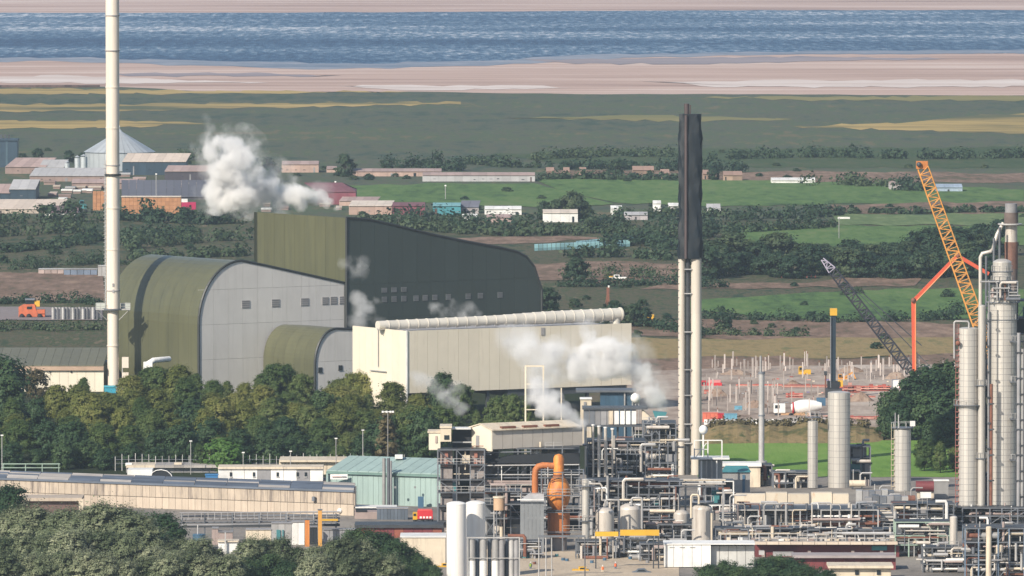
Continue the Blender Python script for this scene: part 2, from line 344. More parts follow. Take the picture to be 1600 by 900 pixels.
def hall(name, label, a0, a1, b0, b1, prof, gable_mat, seam_a, nstrip):
    """prof: list of (a, z) along the gable, left to right; the roof shell follows it, built in cladding strips"""
    t = T(name, label, 'hall', lp(a0, b0, 0))
    L = b1 - b0
    # roof and wall shell, in lengths of cladding along the hall
    for k in range(nstrip):
        s0, s1 = b0 + L * k / nstrip + 0.03, b0 + L * (k + 1) / nstrip - 0.03
        bm_ = MB()
        for (pa, pz), (qa, qz) in zip(prof[:-1], prof[1:]):
            bm_.quad(lp(pa, s0, pz), lp(pa, s1, pz), lp(qa, s1, qz), lp(qa, s0, qz))
        bm_.obj('cladding_strip', olive, t, smooth=True)
    # inner shell closes the joints
    inn = MB(); ip = [(a + (.15 if a < (a0 + a1) / 2 else -.15), max(0, z - .15)) for a, z in prof]
    inn.prism([lp(a, b0 + .3, z) for a, z in ip], V * (L - .6)); inn.obj('inner_shell', trim, t)
    # gable built of vertical cladding panels
    def ztop(a):
        for (pa, pz), (qa, qz) in zip(prof[:-1], prof[1:]):
            if pa <= a <= qa and qa > pa: return pz + (qz - pz) * (a - pa) / (qa - pa)
        return prof[-1][1]
    n = max(4, int((a1 - a0) / seam_a))
    rowz = [0, 9, 17.5, 26, 60]
    for k in range(n):
        x0, x1 = a0 + (a1 - a0) * k / n + .022, a0 + (a1 - a0) * (k + 1) / n - .022
        for z0, z1 in zip(rowz[:-1], rowz[1:]):
            zt0, zt1 = ztop(x0) - .05, ztop(x1) - .05
            top0, top1 = min(z1 - .03, zt0), min(z1 - .03, zt1)
            if top0 <= z0 + .2 and top1 <= z0 + .2: continue
            tp = [lp(x0 + (x1 - x0) * q / 6, b0 - .12, max(z0 + .05, min(z1 - .05, ztop(x0 + (x1 - x0) * q / 6) - .05))) for q in range(6, -1, -1)]
            g = MB(); g.prism([lp(x0, b0 - .12, z0), lp(x1, b0 - .12, z0)] + tp, V * .30)
            g.obj('gable_panel', gable_mat, t)
    # dark verge trim along the gable edge
    v = MB()
    for (pa, pz), (qa, qz) in zip(prof[:-1], prof[1:]):
        v.tube(lp(pa, b0 - .1, pz), lp(qa, b0 - .1, qz), .32, .32, 6)
    v.obj('verge_trim', trim, t)
    return t
def win(par, a, z, w, h, b0, mt):
    c = lp(a, b0 - .16, z); o = piece('louvre_window', 'box', mt, par, c, (w, .12, h), rz=TH)
    for q in range(4):
        piece('slat', 'box', M('slat_grey', (.20, .195, .2), .6), o, lp(a, b0 - .24, z - h / 2 + h * (q + .5) / 4), (w, .06, h * .10), rz=TH)
K = 1 / math.cos(TH)
def curve_left(a0, z0, a1, z1, n=12):       # quarter ellipse from a vertical wall at (a0, z0) to a level top at (a1, z1)
    return [(a0 + (a1 - a0) * (1 - math.cos(math.pi / 2 * i / n)), z0 + (z1 - z0) * math.sin(math.pi / 2 * i / n)) for i in range(n + 1)]
m50 = 2050 / FPX
A1 = 226 * m50 * K
zc = lambda v, Y=2055: at(800, v, Y).z
p1_ = [(0, 0)] + curve_left(0, zc(505), 66 * m50 * K, zc(408)) + [(100 * m50 * K, zc(412, 2068)), (A1, zc(440, 2082))]
HL = 150 * m50 / math.sin(TH)
hall1 = hall('power_hall', 'curved olive hall with pale grey gable beside the tall chimney', 0, A1, 0, HL, p1_ + [(A1, 0)], pale, 4.2, 9)
for px in (382, 428, 473): win(hall1, (px - 310) * m50 * K, zc(473, 2065), 2.3, 1.9, 0, louvre)
for px in (505, 518, 532): win(hall1, (px - 310) * m50 * K, zc(468, 2078), 1.9, 1.9, 0, louvre)
A2 = A1 + 304 * 2092 / FPX * K
aw = lambda px: A1 + (px - 540) * 2092 / FPX * K
p2_ = [(A1, 0), (A1 + .01, zc(338, 2083)), (aw(575), zc(341, 2086)), (aw(605), zc(348, 2088)), (aw(667), zc(364, 2093)), (aw(722), zc(376, 2098)), (aw(780), zc(387, 2103)), (aw(805), zc(393, 2106)),
       (aw(820), zc(401, 2108)), (aw(832), zc(416, 2110)), (aw(838), zc(434, 2112)), (A2, zc(452, 2112)), (A2 + .01, 0)]
hall2 = hall('power_hall', 'tallest hall with dark slate gable and olive side wall behind the box', A1, A2, -.6, HL, p2_, darkc, 4.2, 9)
# its shoulder wall shows ribbed olive cladding
grey_pane = M('pale_pane', (.10, .12, .13), 0.4)
for px in (598, 613, 628): win(hall2, aw(px), zc(450, 2092), 1.6, 1.2, -.6, grey_pane)
for px in (598, 613, 628, 647, 661, 676, 697, 728, 747, 778): win(hall2, aw(px), zc(463, 2096), 1.5, 1.4, -.6, grey_pane)
# small curved hall butting into the pale gable
a3 = 97 * m50 * K; L3 = 86 * m50 / math.sin(TH); z3 = zc(515, 2042)
p3_ = [(a3, 0)] + curve_left(a3, zc(570, 2040), a3 + 33 * m50 * K, z3) + [(a3 + 62 * m50 * K, z3 - .3), (a3 + 62 * m50 * K + .01, 0)]
hall3 = hall('annexe_hall', 'small curved olive annexe with pale end wall left of the cream box', a3, a3 + 62 * m50 * K, -L3, -.7, p3_, pale, 3.0, 5)
for px, pv in ((501, 579), (532, 577)):
    a = a3 + (px - 493) * m50 * K; c = lp(a, -L3 - .2, zc(pv, 2040)); w_ = piece('window', 'box', glass, hall3, c, (1.1, .12, 1.1), rz=TH)
    piece('frame', 'box', trim, w_, c + Vector((0, -.08, -.62)), (1.3, .14, .12), rz=TH)
# cream box raised on legs (condenser) with the big duct on top
YB = 1962
OA = Vector((at(635, 517, YB).x, YB, 0)); TB = R(31); UB = Vector((math.cos(TB), math.sin(TB), 0)); VB = Vector((-math.sin(TB), math.cos(TB), 0))
zt = at(635, 517, YB).z; zb = 6.6; LBx = 352 * 1978 / FPX / math.cos(TB); LBy = 86 * 1965 / FPX / math.sin(TB)
cbox = T('condenser_house', 'long cream box raised on legs with a ribbed duct on its roof', 'building', OA)
def bp_(a, b_, z): return OA + UB * a + VB * b_ + Vector((0, 0, z))
n = 22
for k in range(n):
    x0, x1 = LBx * k / n + .03, LBx * (k + 1) / n - .03
    g = MB(); g.prism([bp_(x0, -.15, zb), bp_(x1, -.15, zb), bp_(x1, -.15, zt), bp_(x0, -.15, zt)], VB * .3); g.obj('wall_panel', cream, cbox)
for k in range(8):
    y0, y1 = LBy * k / 8 + .02, LBy * (k + 1) / 8 - .02
    g = MB(); g.prism([bp_(-.15, y0, .2), bp_(-.15, y1, .2), bp_(-.15, y1, zt), bp_(-.15, y0, zt)], UB * .3); g.obj('end_panel', cream, cbox)
g = MB(); g.prism([bp_(.2, .2, zb + .1), bp_(LBx - .2, .2, zb + .1), bp_(LBx - .2, LBy, zb + .1), bp_(.2, LBy, zb + .1)], Vector((0, 0, zt - zb - .8))); g.obj('core', louvre, cbox)
steel = M('steel', (.145, .158, .18), 0.5, 0.2, 0.25, objvar=0.25); lsteel = M('light_steel', (.41, .405, .40), 0.45, 0.2, 0.2, objvar=0.25)
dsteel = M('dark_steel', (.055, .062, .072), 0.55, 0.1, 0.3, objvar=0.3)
for k in range(9):
    for q in (1.0, LBy - 1):
        piece('leg', 'box', dsteel, cbox, bp_(LBx * (k + .3) / 9, q, zb / 2), (.7, .7, zb), rz=TB)
obox('louvre_band', dsteel, cbox, bp_(LBx * .45, .3, 0), LBx * .53, LBy - 1, zb - 1.6, zb - .1, TB)
piece('corner_strip', 'box', M('white_paint', (.74, .74, .72), 0.5), cbox, bp_(0, -.2, (zt + .2) / 2), (.35, .35, zt), rz=TB)
piece('access_door', 'box', louvre, cbox, bp_(LBx * .60, -.22, zt - 1.2), (.9, .2, 1.8), rz=TB)
strut('walkway', lsteel, cbox, bp_(-.45, LBy * .35, zt - 10), bp_(-.45, LBy * .65, zt - 10), .22, 'box')
strut('vent_stack', louvre, cbox, bp_(-.4, LBy * .5, zt - 9), bp_(-.4, LBy * .5, zt - .3), .22)
# duct on the roof, in flanged lengths
duct = M('duct_metal', (.70, .66, .58), 0.42, 0.15, 0.08, objvar=0.06)
dct = T('roof_duct', 'fat ribbed steam duct lying along the roof of the cream box', 'duct', bp_(2, 2.5, zt))
d0 = Vector(at(590, 509, YB + 8)); d1 = Vector(at(968, 491, YB + 8 + 56 * math.tan(TB)))
nd = 25
for k in range(nd):
    f = k / nd; r = (1.12 if f < .46 else 1.12 + .38 * min(1, (f - .46) * 5)); p, q = d0.lerp(d1, f), d0.lerp(d1, (k + 1) / nd)
    strut('duct_length', duct, dct, p, q, 2 * r, 'cyl24'); dd = (q - p).normalized()
    strut('flange', duct, dct, q - dd * .12, q + dd * .12, 2 * r + .2, 'cyl24')
    if k % 1 == 0:
        strut('duct_leg', lsteel, dct, Vector((p.x, p.y - 1.0, zt - .2)), Vector((p.x, p.y - .6, p.z - .5)), .16)
        strut('duct_brace', lsteel, dct, Vector((p.x, p.y - 1.1, zt - .2)), Vector((q.x, q.y - .8, q.z - .9)), .14)
dd = (d1 - d0).normalized(); strut('end_cap', duct, dct, d1, d1 + dd * .3, 3.3, 'cyl24')
strut('drop_leg', duct, dct, d1 - dd * 1.2, d1 - dd * 1.2 - Vector((0, 0, 3.2)), 2.4, 'cyl24')
# chimney
chim_m = M('chimney_paint', (.74, .66, .57), 0.5, 0, 0.07, (.4, .4, .06), dirt=(.52, .45, .38), dscale=(1.4, 1.4, .035), dlo=.5, dhi=.8, objvar=0.05)
YC = 2064; cx = at(176.5, 400, YC).x; cb = Vector((cx, YC, 0))
ch = T('chimney', 'tall pale chimney with a railed platform in front of the olive hall', 'chimney', cb)
zz = lambda v: at(176, v, YC).z
segs = [(0, zz(483), 2.85), (zz(483), zz(272), 3.3), (zz(272), zz(79), 3.3), (zz(79), zz(24), 3.35), (zz(24), 108, 3.35)]
for z0, z1, d in segs:
    piece('shaft_section', 'cyl24', chim_m, ch, (cx, YC, (z0 + z1) / 2), (d, d, z1 - z0 - .06))
for v, dd_ in ((24, 3.7), (79, 3.7), (136, 3.55), (200, 3.5), (258, 3.6), (325, 3.55), (390, 3.5), (454, 3.6), (540, 3.15)):
    piece('flange', 'cyl24', louvre if v in (24, 79, 454, 258) else chim_m, ch, (cx, YC, zz(v)), (dd_, dd_, .28))
piece('flange', 'cyl24', trim, ch, (cx, YC, zz(273)), (4.1, 4.1, .5))
zp = zz(483); deck = piece('platform', 'cyl24', steel, ch, (cx, YC, zp), (5.4, 5.4, .35)); PW = 27 * MP(YC)
piece('platform', 'box', lsteel, ch, (cx, YC - .5, zp), (2 * PW, 2.2, .3))
for s_ in (-1, 1):
    for f in (1, .72, .45):
        strut('rail_post', lsteel, deck, (cx + s_ * PW * f, YC - 1.6, zp), (cx + s_ * PW * f, YC - 1.6, zp + 1.5), .12)
    for h in (.75, 1.5): strut('rail', lsteel, deck, (cx + s_ * PW, YC - 1.6, zp + h), (cx + s_ * PW * .42, YC - 1.6, zp + h), .10)
    strut('bracket', lsteel, deck, (cx + s_ * PW * .95, YC - 1.2, zp - .1), (cx + s_ * 1.5, YC - 1.0, zp - 2.6), .18)
    piece('railing_mesh', 'box', M('railing_mesh', (.42, .45, .42), .6), deck, (cx + s_ * PW * .72, YC + 1.1, zp + .8), (PW * .55, .08, 1.4))
for zq in (zp + 4.5, zp + 6): piece('port', 'box', louvre, ch, (cx + .1, YC - 1.68, zq), (.4, .2, .8))
strut('ladder', lsteel, ch, (cx - 1.85, YC - .6, zp + 1), (cx - 1.85, YC - .6, zz(250)), .22, 'box')
for k in range(36):
    z_ = zp + 2 + (zz(250) - zp - 3) * k / 35; piece('ladder_hoop', 'box', lsteel, ch, (cx - 2.0, YC - .6, z_), (.55, .5, .10))
strut('sample_pipe', lsteel, ch, (cx + 2.3, YC - .8, 0), (cx + 2.3, YC - .8, zz(560)), .3)
for v in (566, 590): piece('inlet_box', 'box', chim_m, ch, (cx + 3.0, YC - .5, zz(v)), (1.6, 1.6, 2.6))
sk = T('waste_skip', 'bright blue skip at the foot of the tall chimney', 'skip', base(172, 2056))
B('tub', M('blue_skip', (.04, .30, .42), .4), sk, 163, 181, 605, 617, 2056, 2.2, z0=.1)
B('rim', M('blue_rim', (.08, .40, .52), .4), sk, 162, 182, 603, 605.4, 2055.8, 2.6)
# low cream shed left of the chimney
sh = T('site_shed', 'low cream shed with olive grey roof left of the tall chimney', 'shed', base(80, 2062))
shroof = M('olive_roof', (.135, .135, .095), .6, 0, .08)
YS = 2062
x0, x1 = at(-60, 572, YS).x, at(162, 572, YS).x; ze = at(80, 572, YS).z
for k in range(16):
    xa, xb = x0 + (x1 - x0) * k / 16, x0 + (x1 - x0) * (k + 1) / 16
    piece('wall_panel', 'box', cream, sh, ((xa + xb) / 2, YS + .2, ze / 2), (xb - xa - .05, .3, ze))
    g = MB(); g.prism([Vector((xa + .03, YS - .5, ze)), Vector((xb - .03, YS - .5, ze)), Vector((xb - .03, YS + 27, ze + 2.7)), Vector((xa + .03, YS + 27, ze + 2.7))], (0, 0, .25)); g.obj('roof_sheet', shroof, sh)
piece('gutter', 'box', M('tan_trim', (.42, .30, .22), .6), sh, ((x0 + x1) / 2, YS - .45, ze - .55), (x1 - x0, .3, 1.0))
for k in range(5): piece('downpipe', 'box', trim, sh, (x0 + 6 + 5.2 * k, YS - .1, ze - 1.3), (.3, .3, .6))
g = MB(); g.box((x0, YS + .4, 0), (x1, YS + 26.5, ze - .1)); g.obj('core', louvre, sh)
# white curved cowl beside the hall, just above the trees
cw = T('vent_cowl', 'white hooded vent cowl against the olive hall wall above the trees', 'vent', base(240, 2020))
PIPE('hood', M('white_paint', (.74, .74, .72)), cw, [(228, 620, 2018), (228, 578, 2018), (232, 568, 2018), (240, 563, 2019), (252, 562, 2021), (264, 561, 2024)], 9)
B('hood_box', M('white_paint', (.74, .74, .72)), cw, 224, 238, 566, 580, 2016, 2.5)
# ------------------------------------------------------------------ trees, bushes and hedges
bark = M('bark', (.06, .05, .04), .9)
def rot_quad(bm_, c, nrm, s, asp=1.5):
    nrm = nrm.normalized(); a = nrm.orthogonal().normalized(); a.rotate(Quaternion(nrm, rnd.uniform(0, 6.283))); b_ = nrm.cross(a)
    a *= s * asp * .5; b_ *= s * .5
    bm_.quad(c - a - b_ * .3, c + a * .1 - b_, c + a + b_ * .2, c - a * .1 + b_)
def rvec():
    while True:
        q = Vector((rnd.uniform(-1, 1), rnd.uniform(-1, 1), rnd.uniform(-1, 1)))
        if .05 < q.length < 1: return q.normalized()
def clump(bm_, c, r, n, s, up=.25, squash=.75, lean=(0, 0, 0), out=None, shear=None, tail=.2):
    sx, sy, sz = rnd.uniform(.7, 1.35), rnd.uniform(.7, 1.35), squash * rnd.uniform(.7, 1.3)
    for _ in range(n):
        d = rvec(); rr = r * (rnd.uniform(.4, 1.05) if rnd.random() > tail else rnd.uniform(1.0, 1.9)); p = c + Vector((d.x * rr * sx, d.y * rr * sy, d.z * rr * sz))
        if shear is not None: p += shear * (abs(d.z) * rr * 1.2)
        nn = d * .7 + rvec() * .45 + Vector((0, 0, up)) + Vector(lean)
        if out is not None: nn += out
        rot_quad(bm_, p, nn, s * rnd.uniform(.6, 1.35))
def proto_tree(h, w, nclump, nleaf, leaf, trunk_r, lo=.18, shape='round', lean=(0, 0, 0), cr_r=(.10, .19)):
    """returns (crown mesh builder, trunk mesh builder); base at the origin"""
    cr, tk = MB(), MB(); tips = []
    top = Vector((rnd.uniform(-.4, .4), rnd.uniform(-.4, .4), h * .62))
    tk.tube((0, 0, -.5), (0.1, 0, h * .25), trunk_r, trunk_r * .75, 8); tk.tube((0.1, 0, h * .25), top, trunk_r * .75, trunk_r * .25, 8)
    for k in range(nclump):
        t = (k + .5) / nclump; ang = k * 2.399 + rnd.uniform(-.4, .4)
        z = h * (lo + (1 - lo) * rnd.random() ** .85)
        f = (z / h - lo) / (1 - lo)
        if shape == 'round': prof = math.sqrt(max(0.05, 1 - (2 * f - .85) ** 2 / 1.35))
        elif shape == 'tall': prof = (1 - f) ** .55 * .85 + .15
        else: prof = math.sqrt(max(.06, 1 - f ** 1.9))
        rad = w * .5 * prof * (rnd.random() ** .4) * rnd.uniform(.82, 1.12)
        c = Vector((rad * math.cos(ang), rad * math.sin(ang), z)) + Vector(lean) * (z / h) * h * .2
        r = w * rnd.uniform(*cr_r)
        if rnd.random() < .16: c.x *= 1.28; c.y *= 1.28; c.z += h * .05; r *= .6
        c.z = min(c.z, h * 1.02 - r * .5)
        clump(cr, c, r, nleaf, leaf, lean=Vector(lean) * .4, out=(c - Vector((0, 0, h * .5))).normalized() * .8, shear=Vector((.75, 0, 1.0)) if lean[0] else None)
        if k % 3 == 0: tk.tube(Vector((0.05, 0, h * rnd.uniform(.18, .45))), c, trunk_r * .28, trunk_r * .06, 5, cap=False)
    return cr, tk
PROTO = {}
def make_proto(key, mat, **kw):
    cr, tk = proto_tree(**kw); PROTO[key] = (cr.mesh('crown', mat), tk.mesh('trunk', bark), kw['h'])
lm_olive = leaf_mat('leaf_olive', (.088, .118, .031), (.175, .200, .052), (.265, .26, .085), .33)
lm_mid = leaf_mat('leaf_mid', (.050, .095, .029), (.102, .152, .046), (.17, .20, .07), .33)
lm_dark = leaf_mat('leaf_dark', (.024, .058, .026), (.048, .092, .038), (.085, .135, .05), .28)
lm_brown = leaf_mat('leaf_brown', (.075, .065, .035), (.13, .11, .055), (.17, .145, .075))
lm_willow = leaf_mat('leaf_willow', (.060, .092, .046), (.17, .205, .115), (.36, .385, .25), .28)
lm_far = leaf_mat('leaf_far', (.020, .048, .028), (.038, .072, .036), (.080, .108, .05), .25)
lm_bright = leaf_mat('leaf_bright', (.045, .11, .022), (.08, .17, .035), (.11, .21, .05), .35)
for i in range(3): make_proto('olive%d' % i, lm_olive, h=13, w=8.5 + 1.5 * i, shape=('round', 'tall', 'round')[i], nclump=150, nleaf=125, leaf=.33, trunk_r=.28, cr_r=(.05, .14))
for i in range(3): make_proto('mid%d' % i, lm_mid, h=13, w=8 + 1.5 * i, shape=('tall', 'round', 'bush')[i], nclump=150, nleaf=125, leaf=.33, trunk_r=.28, cr_r=(.05, .14))
for i in range(3): make_proto('dark%d' % i, lm_dark, h=12, w=9.0, nclump=75, nleaf=80, leaf=.50, trunk_r=.28, lo=.06)
make_proto('brown0', lm_brown, h=11, w=7.5, nclump=45, nleaf=60, leaf=.5, trunk_r=.25)
make_proto('column0', lm_brown, h=13, w=4.2, nclump=55, nleaf=70, leaf=.5, trunk_r=.22, lo=.08, shape='tall')
make_proto('bright0', lm_bright, h=7, w=9, nclump=55, nleaf=80, leaf=.45, trunk_r=.2, lo=.02, shape='bush')
for i in range(4): make_proto('willow%d' % i, lm_willow, h=10, w=8, nclump=210, nleaf=100, leaf=.26, trunk_r=.25, lo=.1, lean=(.55, 0, .35), cr_r=(.055, .11))
for i in range(2): make_proto('front%d' % i, lm_dark, h=9, w=7.5, nclump=110, nleaf=130, leaf=.26, trunk_r=.25, lo=.08)
for i in range(3): make_proto('far%d' % i, lm_far, h=10, w=10, nclump=60, nleaf=70, leaf=.62, trunk_r=.25, lo=.04, cr_r=(.08, .16))
for i in range(2): make_proto('bush%d' % i, lm_far, h=4, w=6, nclump=24, nleaf=36, leaf=.55, trunk_r=.12, lo=.02, shape='bush')
NT = [0]
def tree(key, name, label, cat, u, Y, vtop, group=None, wide=1.0):
    """tree rooted on the ground at column u and distance Y, its top at pixel row vtop"""
    crm, tkm, h0 = PROTO[key]; p = base(u, Y); h = max(1.5, at(u, vtop, Y).z); s = h / h0
    t = T(name, label, cat, p, group); rz = rnd.uniform(0, 6.28) if not key.startswith('willow') else rnd.uniform(-.5, .5)
    for nm, me in (('trunk', tkm), ('crown', crm)):
        o = bpy.data.objects.new(nm, me); col.objects.link(o); o.location = p
        sw = s * wide * rnd.uniform(.92, 1.1); o.scale = (sw, sw, s); o.rotation_euler = (0, 0, rz); child(o, t)
    NT[0] += 1; return t
def hedge(name, label, pts, hm, wm_, mat, leaf=.8, dens=1.0, cat='hedge', z0=0.0):
    """continuous hedge or thicket through ground pixels: one mass of leaves"""
    b_ = MB(); P = [G(*p) for p in pts]; gaps = 0
    for a, c in zip(P[:-1], P[1:]):
        L = (c - a).length; n = max(1, int(L / (wm_ * .42)))
        for k in range(n):
            p = a.lerp(c, (k + rnd.random()) / n) + Vector((rnd.uniform(-.4, .4) * wm_, rnd.uniform(-.5, .5) * wm_, 0))
            h = hm * 1.15 * rnd.uniform(.55, 1.2); r = wm_ * rnd.uniform(.35, .6)
            for q in range(max(1, int(round(h / (r * 1.5))))):
                clump(b_, p + Vector((rnd.uniform(-.3, .3) * r, rnd.uniform(-.3, .3) * r, z0 + min(h - r * .4, r * (.5 + q * 1.1)))), r, int(70 * dens), leaf, tail=0)
    return tag(b_.obj(name, mat, None, org=P[0]), label, cat)
# the belt of trees in front of the power station
belt = 'trees of the belt in front of the power station'
L_ol = 'sunlit olive green tree in the belt before the power station'
L_md = 'mid green leafy tree in the belt before the power station'
L_dk = 'dark green tree low in the belt behind the beige shed'
ORD = ['first', 'second', 'third', 'fourth', 'fifth', 'sixth', 'seventh', 'eighth', 'ninth', 'tenth', 'eleventh', 'twelfth', 'thirteenth', 'fourteenth', 'fifteenth', 'sixteenth', 'seventeenth', 'eighteenth', 'nineteenth', 'twentieth', 'twenty-first', 'twenty-second', 'twenty-third', 'twenty-fourth']
def rowtrees(us, Y, vt, keys, rowname, grp, wide=1.12, name='broadleaf_tree', dY=8, ju=4):
    """one row of trees, left to right"""
    word = {'olive': 'sunlit olive', 'mid': 'mid green', 'dark': 'dark green', 'willow': 'silvery', 'front': 'dark green'}
    for i, (u, v) in enumerate(zip(us, vt)):
        k = rnd.choice(keys); nk = {'willow': 4, 'front': 2}.get(k, 3)
        tree(k + str(rnd.randrange(nk)), name, word[k] + ' tree, ' + ORD[i] + ' from left in the ' + rowname, 'tree', u + rnd.uniform(-ju, ju), (Y[i] if isinstance(Y, list) else Y) + rnd.uniform(-dY, dY), v + rnd.uniform(-6, 4), grp, wide * rnd.uniform(.82, 1.12))
def spread(u0, u1, n): return [u0 + (u1 - u0) * i / (n - 1) for i in range(n)]
def wob(n, lo, hi): return [rnd.uniform(lo, hi) for _ in range(n)]
rowtrees([205, 228, 250, 275, 300, 330, 355, 380, 405, 428, 450, 470], 1988, [592, 578, 574, 572, 582, 592, 598, 596, 586, 576, 572, 590], ['olive', 'olive', 'mid'], 'back row left of the small annexe', belt)
rowtrees([512, 532, 552, 575, 600, 624, 648], 1984, [612, 596, 586, 584, 590, 588, 598], ['olive', 'olive', 'mid'], 'back row below the cream box', belt)
rowtrees(spread(85, 655, 15), 1945, wob(15, 596, 624), ['mid', 'olive', 'olive'], 'second row of the tree belt', belt)
rowtrees(spread(18, 668, 17), 1905, wob(17, 614, 642), ['mid', 'olive', 'olive', 'dark'], 'third row of the tree belt', belt)
rowtrees(spread(-12, 690, 18), 1868, wob(18, 636, 660), ['mid', 'dark', 'mid', 'olive'], 'fourth row of the tree belt', belt)
rowtrees(spread(-18, 680, 17), 1836, wob(17, 656, 680), ['dark', 'dark', 'mid'], 'fifth row of the tree belt', belt)
rowtrees(spread(-15, 600, 18), 1808, wob(18, 684, 702), ['dark', 'dark', 'mid'], 'front row of the tree belt', belt)
tree('dark0', 'broadleaf_tree', 'tall dark tree at the left edge before the cream shed', 'tree', -6, 1960, 552, belt)
tree('dark1', 'broadleaf_tree', 'second dark tree at the left edge, lower than its neighbour', 'tree', 10, 1930, 590, belt)
tree('brown0', 'bare_tree', 'thin brown half leafless tree in front of the cream shed', 'tree', 55, 2000, 578, None, .9)
tree('mid0', 'broadleaf_tree', 'small green tree between the cream shed and the chimney', 'tree', 130, 1990, 592, None, .8)
tree('bright0', 'broadleaf_tree', 'bright green rounded tree low in front of the belt', 'tree', 352, 1800, 688, None, 1.1)
tree('dark2', 'broadleaf_tree', 'dark tree topped with grey steam before the cream box', 'tree', 690, 1960, 585, None, .9)
tree('mid1', 'broadleaf_tree', 'leafy tree right of the steam, below the cream box', 'tree', 722, 1950, 602, None, .8)
tree('column0', 'cypress_tree', 'narrow brown columnar tree above the green shed', 'tree', 604, 1772, 645, None, 1.0)
for i_, (u, v) in enumerate(((745, 642), (775, 622), (800, 618), (822, 630))):
    tree('mid%d' % rnd.randrange(3), 'broadleaf_tree', ORD[i_] + ' green tree from left behind the cream topped boiler house', 'tree', u, 1900, v, 'trees behind the boiler house', .75)
tree('dark1', 'broadleaf_tree', 'brownish green tree left of the boiler house roof', 'tree', 660, 1830, 640, None, .9)
# foreground willows along the bottom left
fw = 'silvery trees along the bottom left'
rowtrees([-14, 14, 40, 66, 92, 118, 146, 172, 196, 222, 250, 280, 305, 330], [YG(900 + k * 1.5) for k in range(14)], [812, 802, 806, 812, 806, 812, 800, 806, 818, 836, 858, 850, 846, 866], ['willow'], 'back willow row at bottom left', fw, .95, 'willow_tree', 3)
rowtrees([-10, 25, 58, 92, 124, 158, 190, 226, 262, 296, 330], [YG(925)] * 11, wob(11, 838, 850)[:7] + [858, 872, 868, 880], ['willow'], 'middle willow row at bottom left', fw, .95, 'willow_tree', 3)
rowtrees(spread(-5, 345, 12), [YG(950)] * 12, wob(12, 872, 886), ['willow'], 'front willow row at bottom left', fw, .95, 'willow_tree', 3)
rowtrees([352, 378, 402, 430, 458, 486, 512, 536, 560], [YG(922)] * 9, [872, 853, 847, 852, 866, 862, 852, 846, 858], ['willow'], 'back willow row below the orange posts', fw, .85, 'willow_tree', 3)
rowtrees(spread(360, 600, 9), [YG(945)] * 9, wob(9, 872, 886), ['willow', 'willow', 'front'], 'front row below the orange posts', fw, .9, 'willow_tree', 3)
rowtrees([552, 575, 598, 618, 640, 660, 680], [YG(915)] * 7, [836, 830, 836, 846, 860, 872, 882], ['front'], 'dark row left of the silos', 'dark trees left of the silos', .9, 'broadleaf_tree', 3)
rowtrees([590, 612, 634, 655, 674], [YG(938)] * 5, [868, 872, 878, 884, 890], ['front'], 'front dark row left of the silos', 'dark trees left of the silos', .9, 'broadleaf_tree', 3)
tree('front0', 'broadleaf_tree', 'dark rounded tree among the willows below the beige shed', 'tree', 250, YG(898), 806, None, 1.1)
tree('front1', 'broadleaf_tree', 'dark tree at the left edge beside the beige shed', 'tree', 4, YG(858), 762, None, 1.1)
Lb = 'green bushes before the maroon building'
for i_, (u, v) in enumerate(((1108, 884), (1135, 878), (1160, 886), (1195, 874), (1215, 870), (1240, 876), (1262, 884), (1290, 892))):
    tree('front%d' % rnd.randrange(2), 'bush', ORD[i_] + ' from left of the ' + Lb, 'bush', u, YG(925 + (v - 870) * .4), v, 'bushes along the bottom', 1.15)
# big dark trees right of the building site
Lr = 'tree of the dark clump right of the building site, '
for i_, (u, v, Y) in enumerate(((1395, 608, 1930), (1425, 588, 1935), (1452, 575, 1940), (1480, 568, 1945), (1385, 640, 1905), (1412, 625, 1900), (1445, 612, 1900), (1475, 605, 1900), (1505, 575, 1940), (1460, 650, 1870), (1490, 640, 1870), (1610, 560, 1930), (1630, 600, 1900))):
    tree('dark%d' % rnd.randrange(3), 'broadleaf_tree', ['small', 'rounded', 'tall', 'highest', 'lower', 'front', 'middle', 'lower right', 'top right', 'bottom', 'bottom right', 'far right', 'rightmost'][i_] + ' ' + Lr + ['at its left end', 'second at its top edge', 'third at its top edge', 'beside the red ladder', 'at its lower left', 'at its lower middle', 'in its heart', 'near the red ladder', 'behind the red ladder', 'above the lawn', 'by the ladder foot', 'behind the right edge', 'cut by the right edge'][i_], 'tree', u, Y, v, 'dark trees left of the tall columns', .95)
Lr2 = 'green tree at the lawn edge left of the tall columns'
for i_, (u, v, Y) in enumerate(((1445, 688, 1800), (1470, 692, 1795), (1492, 700, 1800))):
    tree('mid%d' % rnd.randrange(3), 'broadleaf_tree', ['left', 'middle', 'right'][i_] + ' ' + Lr2, 'tree', u, Y, v, 'green trees at the lawn edge', .9)
